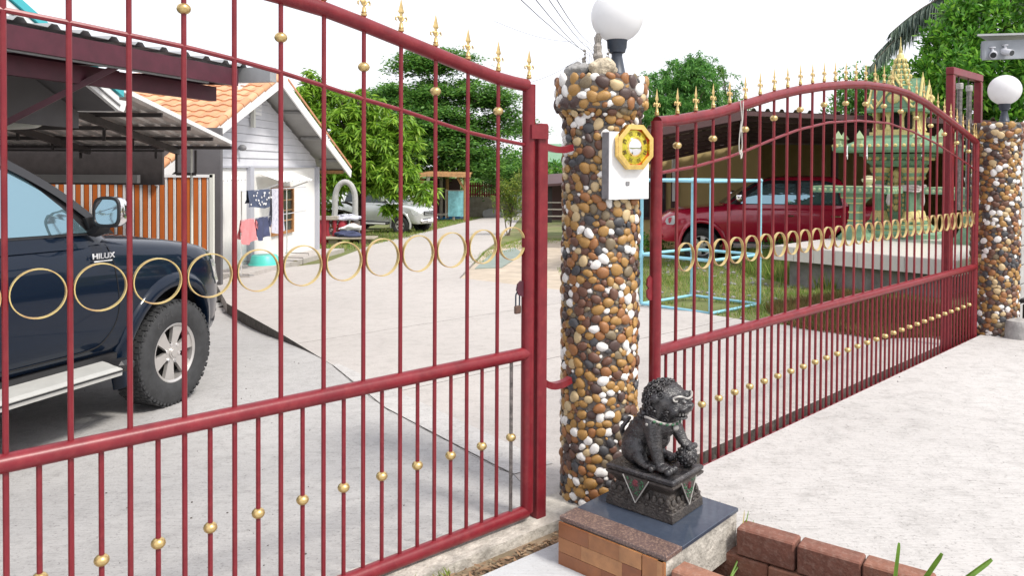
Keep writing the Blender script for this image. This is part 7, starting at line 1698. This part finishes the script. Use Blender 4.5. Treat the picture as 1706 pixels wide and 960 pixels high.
def tree(name, label, loc, lobes, nclump, per, leaf, wid, cl_r, material, bark, seed, style='round', trunk_h=None, droop=.2, tr=.16, group='garden trees', flat=1.0, up=.0):
    t = thing(name, label, 'tree', loc, 0, group); rgs = np.random.RandomState(seed); base = []; dirs = []; cents = []
    tot = sum(l[4] if len(l) > 4 else 1 for l in lobes)
    for lb_ in lobes:
        c, r = lb_[:3], lb_[3]; wgt = lb_[4] if len(lb_) > 4 else 1; k = max(1, int(nclump * wgt / tot)); cents.append(clumps_in(rgs, k, c, r, .38))
    C = np.concatenate(cents); n = len(C) * per
    if style == 'whorl':
        B = np.repeat(C, per, 0) + rgs.normal(0, cl_r * .25, (n, 3)); a = rgs.uniform(0, 2 * np.pi, n); e = rgs.uniform(-.9, .35, n); D = np.stack([np.cos(a) * np.cos(e), np.sin(a) * np.cos(e), np.sin(e)], 1)
    elif style == 'layer':
        off = rgs.normal(0, 1, (n, 3)) * np.array([cl_r, cl_r, cl_r * .20]); B = np.repeat(C, per, 0) + off; B[:, 2] -= .10 * (off[:, 0] ** 2 + off[:, 1] ** 2) / cl_r; a = rgs.uniform(0, 2 * np.pi, n); e = rgs.normal(0, .25, n); D = np.stack([np.cos(a) * np.cos(e), np.sin(a) * np.cos(e), np.sin(e)], 1)
    elif style == 'plume':
        ax = rgs.normal(0, 1, (len(C), 3)) + np.array([0, 0, .8]); ax /= np.linalg.norm(ax, axis=1, keepdims=True); A_x = np.repeat(ax, per, 0); tt = rgs.uniform(0, 1, (n, 1)); B = np.repeat(C, per, 0) + A_x * tt * cl_r * 2 - np.array([0, 0, 1.0]) * (tt ** 2) * cl_r * .9 + rgs.normal(0, cl_r * .16, (n, 3)); D = A_x * .6 + rgs.normal(0, .6, (n, 3)) - np.array([0, 0, .25])
    else:
        dr2 = rgs.normal(0, 1, (n, 3)); dr2 /= np.linalg.norm(dr2, axis=1, keepdims=True); B = np.repeat(C, per, 0) + dr2 * cl_r * rgs.uniform(.3, 1, (n, 1)) * np.array([1, 1, flat]); D = dr2 + rgs.normal(0, .5, (n, 3)) + np.array([0, 0, up])
    ln = leaf * rgs.uniform(.65, 1.25, n); leaves_mesh('crown', B, D, ln, wid * rgs.uniform(.75, 1.2, n), material, seed + 1, droop=droop, parent=t)
    top = np.max(C[:, 2]); cx_, cy_ = C[:, 0].mean(), C[:, 1].mean(); h = trunk_h or top * .45
    trunk(t, [(0, 0, 0), (cx_ * .2 + .05, cy_ * .2, h * .4), (cx_ * .6, cy_ * .6, h), (cx_, cy_, top * .8)], [tr, tr * .8, tr * .6, tr * .2], bark)
    sel = rgs.choice(len(C), min(len(C), 22), replace=False)
    for s in sel[:22]:
        p = Vector(C[s]); q = Vector((cx_ * .6, cy_ * .6, min(h * rgs.uniform(.8, 1.3), p.z * .85))); md = q.lerp(p, .5) + Vector((0, 0, .12 * (p - q).length)); trunk(t, [q, md, p], [tr * .35, tr * .2, tr * .07], bark, 'limb')
    return t
def loc_of(px, py, Y):
    p = py_(px, py, Y); return p
# mango tree
MY = 30.0; b0 = py_(600, 380, MY); zg = gz(b0.x, MY) - .07
def lobe(px, py, Y, r, wgt=1): p = py_(px, py, Y); return (p.x - b0.x, p.y - b0.y, p.z - zg, r, wgt)
tree('mango_tree', 'leafy mango tree with drooping bright leaves beside the tiled house', (b0.x, MY, zg), [lobe(575, 235, 29.5, (1.7, 1.4, 1.35), 3), lobe(630, 265, 29, (1.7, 1.4, 1.4), 3), lobe(565, 290, 28.6, (1.5, 1.0, .7), 1.5), lobe(520, 175, 30.5, (.95, 1.0, 1.0), .9), lobe(515, 135, 30.5, (.45, .6, .5), .25), lobe(560, 165, 31, (.9, .9, .6), .6), lobe(655, 300, 28.3, (1.0, .8, .7), .9), lobe(702, 318, 28, (.50, .5, .40), .32), lobe(648, 345, 28.2, (.30, .3, .24), .13), lobe(600, 180, 30, (1.1, 1.0, .8), 1.0), lobe(665, 225, 29.5, (.9, .9, .8), .9), lobe(535, 345, 29.5, (.6, .6, .4), .3)], 820, 22, .36, .095, .16, M['mango'], M['barkdark'], 3, 'whorl', 2.6, .25, .2)
# big layered tree
b0 = py_(735, 330, 50); zg = gz(b0.x, 50) - .07
LB = []
rg = random.Random(4)
for (px, py, Y, rx, rz, wgt) in ((700, 110, 50, 1.9, .45, 1), (745, 105, 50.5, 2.2, .5, 1.2), (690, 160, 49, 3.0, .55, 2), (760, 150, 50, 3.4, .6, 2.2), (640, 165, 50, 1.7, .5, .7), (815, 165, 50, 1.9, .35, .9), (710, 205, 48.5, 4.2, .6, 2.6), (790, 210, 50, 3.4, .5, 2), (835, 185, 50, 1.1, .3, .4), (700, 250, 48, 4.0, .5, 2), (770, 250, 49, 3.6, .45, 1.7), (820, 275, 49, 3.0, .45, 1.4), (745, 280, 48.5, 3.4, .4, 1.1), (865, 212, 52, 1.3, .3, .45), (660, 215, 49, 2.2, .5, 1), (730, 88, 50.5, .9, .3, .4), (850, 300, 51, 1.8, .5, .7)): LB.append(lobe(px + rg.uniform(-8, 8), py + rg.uniform(-5, 5), Y, (rx * .95, rx * .8, rz * 1.7), wgt))
tree('spreading_tree', 'tall dark tree with flat layered branches beyond the timber shelter', (b0.x, 50, zg), LB, 760, 130, .27, .12, .55, M['fineleaf'], M['barkdark'], 5, 'layer', 4.2, .1, .34)
# low hedge trees far behind
for i, (px, py, Y, r, lab) in enumerate(((845, 285, 62, (2.2, 1.5, 1.6), 'green bushy tree growing before the far grey roofed house'), (925, 300, 55, (2.4, 1.5, 1.2), 'green bush growing before the far green roofed house'), (560, 330, 46, (5.0, 2.0, 2.4), 'dark green bushes growing behind the mango tree'))):
    b0 = py_(px, 350, Y); zg = gz(b0.x, Y) - .07; tree('bushy_tree', lab, (b0.x, Y, zg), [lobe(px, py, Y, r)], 90, 40, .34, .16, .5, M['brightleaf'] if i < 2 else M['fineleaf'], M['bark'], 20 + i, 'round', 1.5, .2, .12, up=.4)
# yellow shrub by the road
b0 = pg(847, 392); zg = ground_z(b0.x, b0.y)
Ys = b0.y
tree('young_shrub', 'young yellow green shrub with thin stems by the road edge', (b0.x, b0.y, zg), [lobe(850, 312, Ys, (.5, .45, .38), 2), lobe(838, 338, Ys, (.42, .4, .36), 1.4), lobe(862, 335, Ys, (.40, .4, .36), 1.4), lobe(850, 360, Ys, (.34, .3, .2), .6), lobe(868, 300, Ys + .3, (.35, .3, .4), 1)], 150, 16, .13, .045, .12, M['yellowleaf'], M['bark'], 31, 'round', .7, .3, .035, 'roadside shrubs', up=.5)
for k, dx in enumerate((-.12, .1)): p = bpy.data.objects.get('young_shrub'); trunk(p, [(dx * .3, 0, 0), (dx, .02, .5), (dx * 1.6, 0, 1.1)], [.025, .018, .01], M['bark'], 'stem')
# bamboo-like tree behind the carport
b0 = py_(1150, 300, 34); zg = gz(b0.x, 34) - .07
tree('feathery_tree', 'light green feathery tree above the old carport roof', (b0.x, 34, zg), [lobe(1108, 165, 34, (1.25, 1.2, 1.2), 2.2), lobe(1148, 140, 34, (1.25, 1.1, 1.25), 2.4), lobe(1173, 180, 34.5, (.85, .9, 1.2), 1.5), lobe(1083, 200, 33.5, (.8, .8, 1.1), 1.3), lobe(1163, 110, 34, (.5, .5, .45), .5), lobe(1128, 205, 33, (1.5, 1.0, 1.1), 2)], 560, 60, .20, .05, .32, M['bambooleaf'], M['bark'], 41, 'plume', 3.5, .25, .14)
b0 = py_(1225, 200, 38); zg = gz(b0.x, 38) - .07
tree('feathery_tree', 'small dark tree tip peeping beside the light feathery tree', (b0.x, 38, zg), [lobe(1215, 175, 38, (.9, .8, .9), 1), lobe(1205, 120, 38, (.4, .4, .6), .2)], 60, 36, .22, .06, .32, M['fineleaf'], M['bark'], 43, 'plume', 3.5, .25, .1)
b0 = py_(1450, 300, 36); zg = gz(b0.x, 36) - .07
tree('pale_tree', 'pale green tree behind the spirit house spire', (b0.x, 36, zg), [lobe(1440, 150, 36, (1.5, 1.2, 1.2), 2), lobe(1420, 180, 36, (1.6, 1.2, .9), 2), lobe(1465, 120, 36, (.8, .7, .5), .7), lobe(1500, 160, 36, (1.3, 1.0, 1.0), 1.2)], 130, 40, .26, .11, .34, M['bambooleaf'], M['bark'], 45, 'round', 3, .2, .14, up=.3)
# bright broadleaf tree on the right
b0 = py_(1650, 300, 15.5); zg = gz(b0.x, 15.5) - .07
tree('broadleaf_tree', 'dense glossy broadleaf tree rising behind the guide frame', (b0.x, 15.5, zg), [lobe(1640, 60, 15.5, (1.1, .9, .75), 3), lobe(1600, 125, 15, (.75, .8, .6), 2.4), lobe(1690, 110, 15, (.9, .8, .8), 3), lobe(1570, 165, 15, (.5, .6, .4), 1.3), lobe(1640, 180, 15, (.9, .8, .5), 2), lobe(1690, 10, 15.5, (1.0, .9, .8), 2.6), lobe(1760, 80, 15.5, (1.0, .9, 1.2), 2.4), lobe(1620, 20, 15.8, (.5, .6, .45), 1), lobe(1548, 112, 15.5, (.30, .3, .26), .6), lobe(1575, 70, 15.6, (.40, .4, .36), 1.0), lobe(1560, 140, 15.3, (.40, .4, .3), .9), lobe(1535, 172, 15.5, (.3, .3, .22), .4), lobe(1720, 180, 15, (.9, .8, .6), 1.6)], 640, 36, .155, .058, .17, M['brightleaf'], M['barkdark'], 51, 'round', 1.8, .15, .15, up=.55)
# palm behind
b0 = py_(1640, 330, 21); zg = gz(b0.x, 21) - .07
pm = thing('palm_tree', 'dark feathery palm fronds behind the broadleaf tree', 'tree', (b0.x, 21, zg), 0, 'garden trees'); ct = py_(1640, -20, 21) - Vector(pm.location)
trunk(pm, [(0, 0, 0), (.05, 0, ct.z * .5), tuple(ct)], [.2, .15, .12], M['bark'])
ends = [(1438, 125), (1478, 60), (1560, -30), (1520, 150), (1690, -90), (1760, 40), (1590, 120), (1600, -80), (1800, -40), (1566, 18), (1455, 95), (1500, 40), (1545, 60)]
for k, (px, py) in enumerate(ends):
    e = py_(px, py, 20.6 + .15 * (k % 4)) - Vector(pm.location); ctl = ct.lerp(e, .5) + Vector((0, 0, .42 * (e - ct).length * .5)); P = []; 
    for i in range(25): t_ = i / 24; P.append(ct * (1 - t_) ** 2 + ctl * 2 * t_ * (1 - t_) + e * t_ * t_)
    fr_ = MB().tube(P, [.022 * (1 - .8 * i / 24) for i in range(25)], 5).build('frond', M['bark'], pm)
    B = []; D = []; rgs = np.random.RandomState(k)
    for i in range(2, 24):
        t_ = (P[min(i + 1, 24)] - P[i - 1]).normalized(); s_ = t_.cross(Vector((0, 0, 1))).normalized()
        for q in range(5):
            for sg in (-1, 1): B.append(tuple(P[i - 1].lerp(P[i], q / 5))); D.append(tuple(s_ * sg * .55 + t_ * .55 + Vector((0, 0, -.75 + rgs.normal(0, .22)))))
    n = len(B); leaves_mesh('leaflets', np.array(B), np.array(D), .75 * np.repeat(np.sin(np.linspace(.35, 2.9, 22)) ** .6, 10) * rgs.uniform(.8, 1.1, n), np.full(n, .05), M['palmleaf'], k, parent=fr_, droop=.15)
# weeds by the carport wall
for i, (px, py) in enumerate(((1086, 425), (1250, 428), (1290, 430))):
    p = pg(px, py); tree('low_weed_bush', ['low leafy weed bush growing at the yellow house corner', 'low leafy weed bush growing before the red pickup wheel', 'low leafy weed bush growing at the tiled platform corner'][i], (p.x, p.y, ground_z(p.x, p.y)), [(0, 0, .28, (.4, .3, .25))], 34, 14, .11, .05, .1, M['grass'] if False else M['brightleaf'], M['bark'], 60 + i, 'round', .15, .2, .02, 'low weed bushes', up=.5)
# trees along the street outside the picture, seen as reflections in the truck
for i, (x, y, h, lab) in enumerate(((15.5, 8.5, 2.0, 'round street tree beyond the block wall, nearest the corner'), (20, 14, 2.6, 'round street tree beyond the block wall, tallest of its row'), (25, 15, 2.2, 'round street tree beyond the block wall, farthest along the street'))):
    tree('street_tree', lab, (x, y, 0), [(0, 0, h, (1.9, 1.9, 1.1), 2), (.9, .3, h - .5, (1.3, 1.3, .8), 1), (-1, -.3, h - .4, (1.3, 1.3, .8), 1)], 110, 40, .3, .15, .5, M['fineleaf'], M['bark'], 90 + i, 'round', 1.3, .2, .12, up=.4)
# distant tree line beyond the road end
rgs = np.random.RandomState(77); B = []; D = []
n = 9000; xx = rgs.uniform(-90, 110, n); yy = 110 + rgs.uniform(0, 12, n); hh = 2.2 + 1.6 * np.sin(xx * .13) + 1.1 * np.sin(xx * .37 + 1); zz = -2.9 + rgs.uniform(0, 1, n) * (hh + 2.5)
dv = rgs.normal(0, 1, (n, 3)); o = leaves_mesh('distant_trees', np.stack([xx, yy, zz], 1), dv, rgs.uniform(.7, 1.6, n), rgs.uniform(.5, 1.0, n), M['fineleaf'], 78); tag(o, kind='stuff')

# fine ornament too small to pick apart piece by piece
for o in bpy.data.objects:
    if o.name.split('.')[0] in ('table_studs', 'trigram_marks', 'leaf_pattern', 'flower_pattern', 'gallery_studs', 'carved_panel', 'carved_band', 'lotus_petals', 'collar_enamel', 'dot_print', 'hanging_garland', 'pedestal_trim', 'eyes', 'teeth', 'mane', 'leaves', 'base_trim'): o['kind'] = 'stuff'
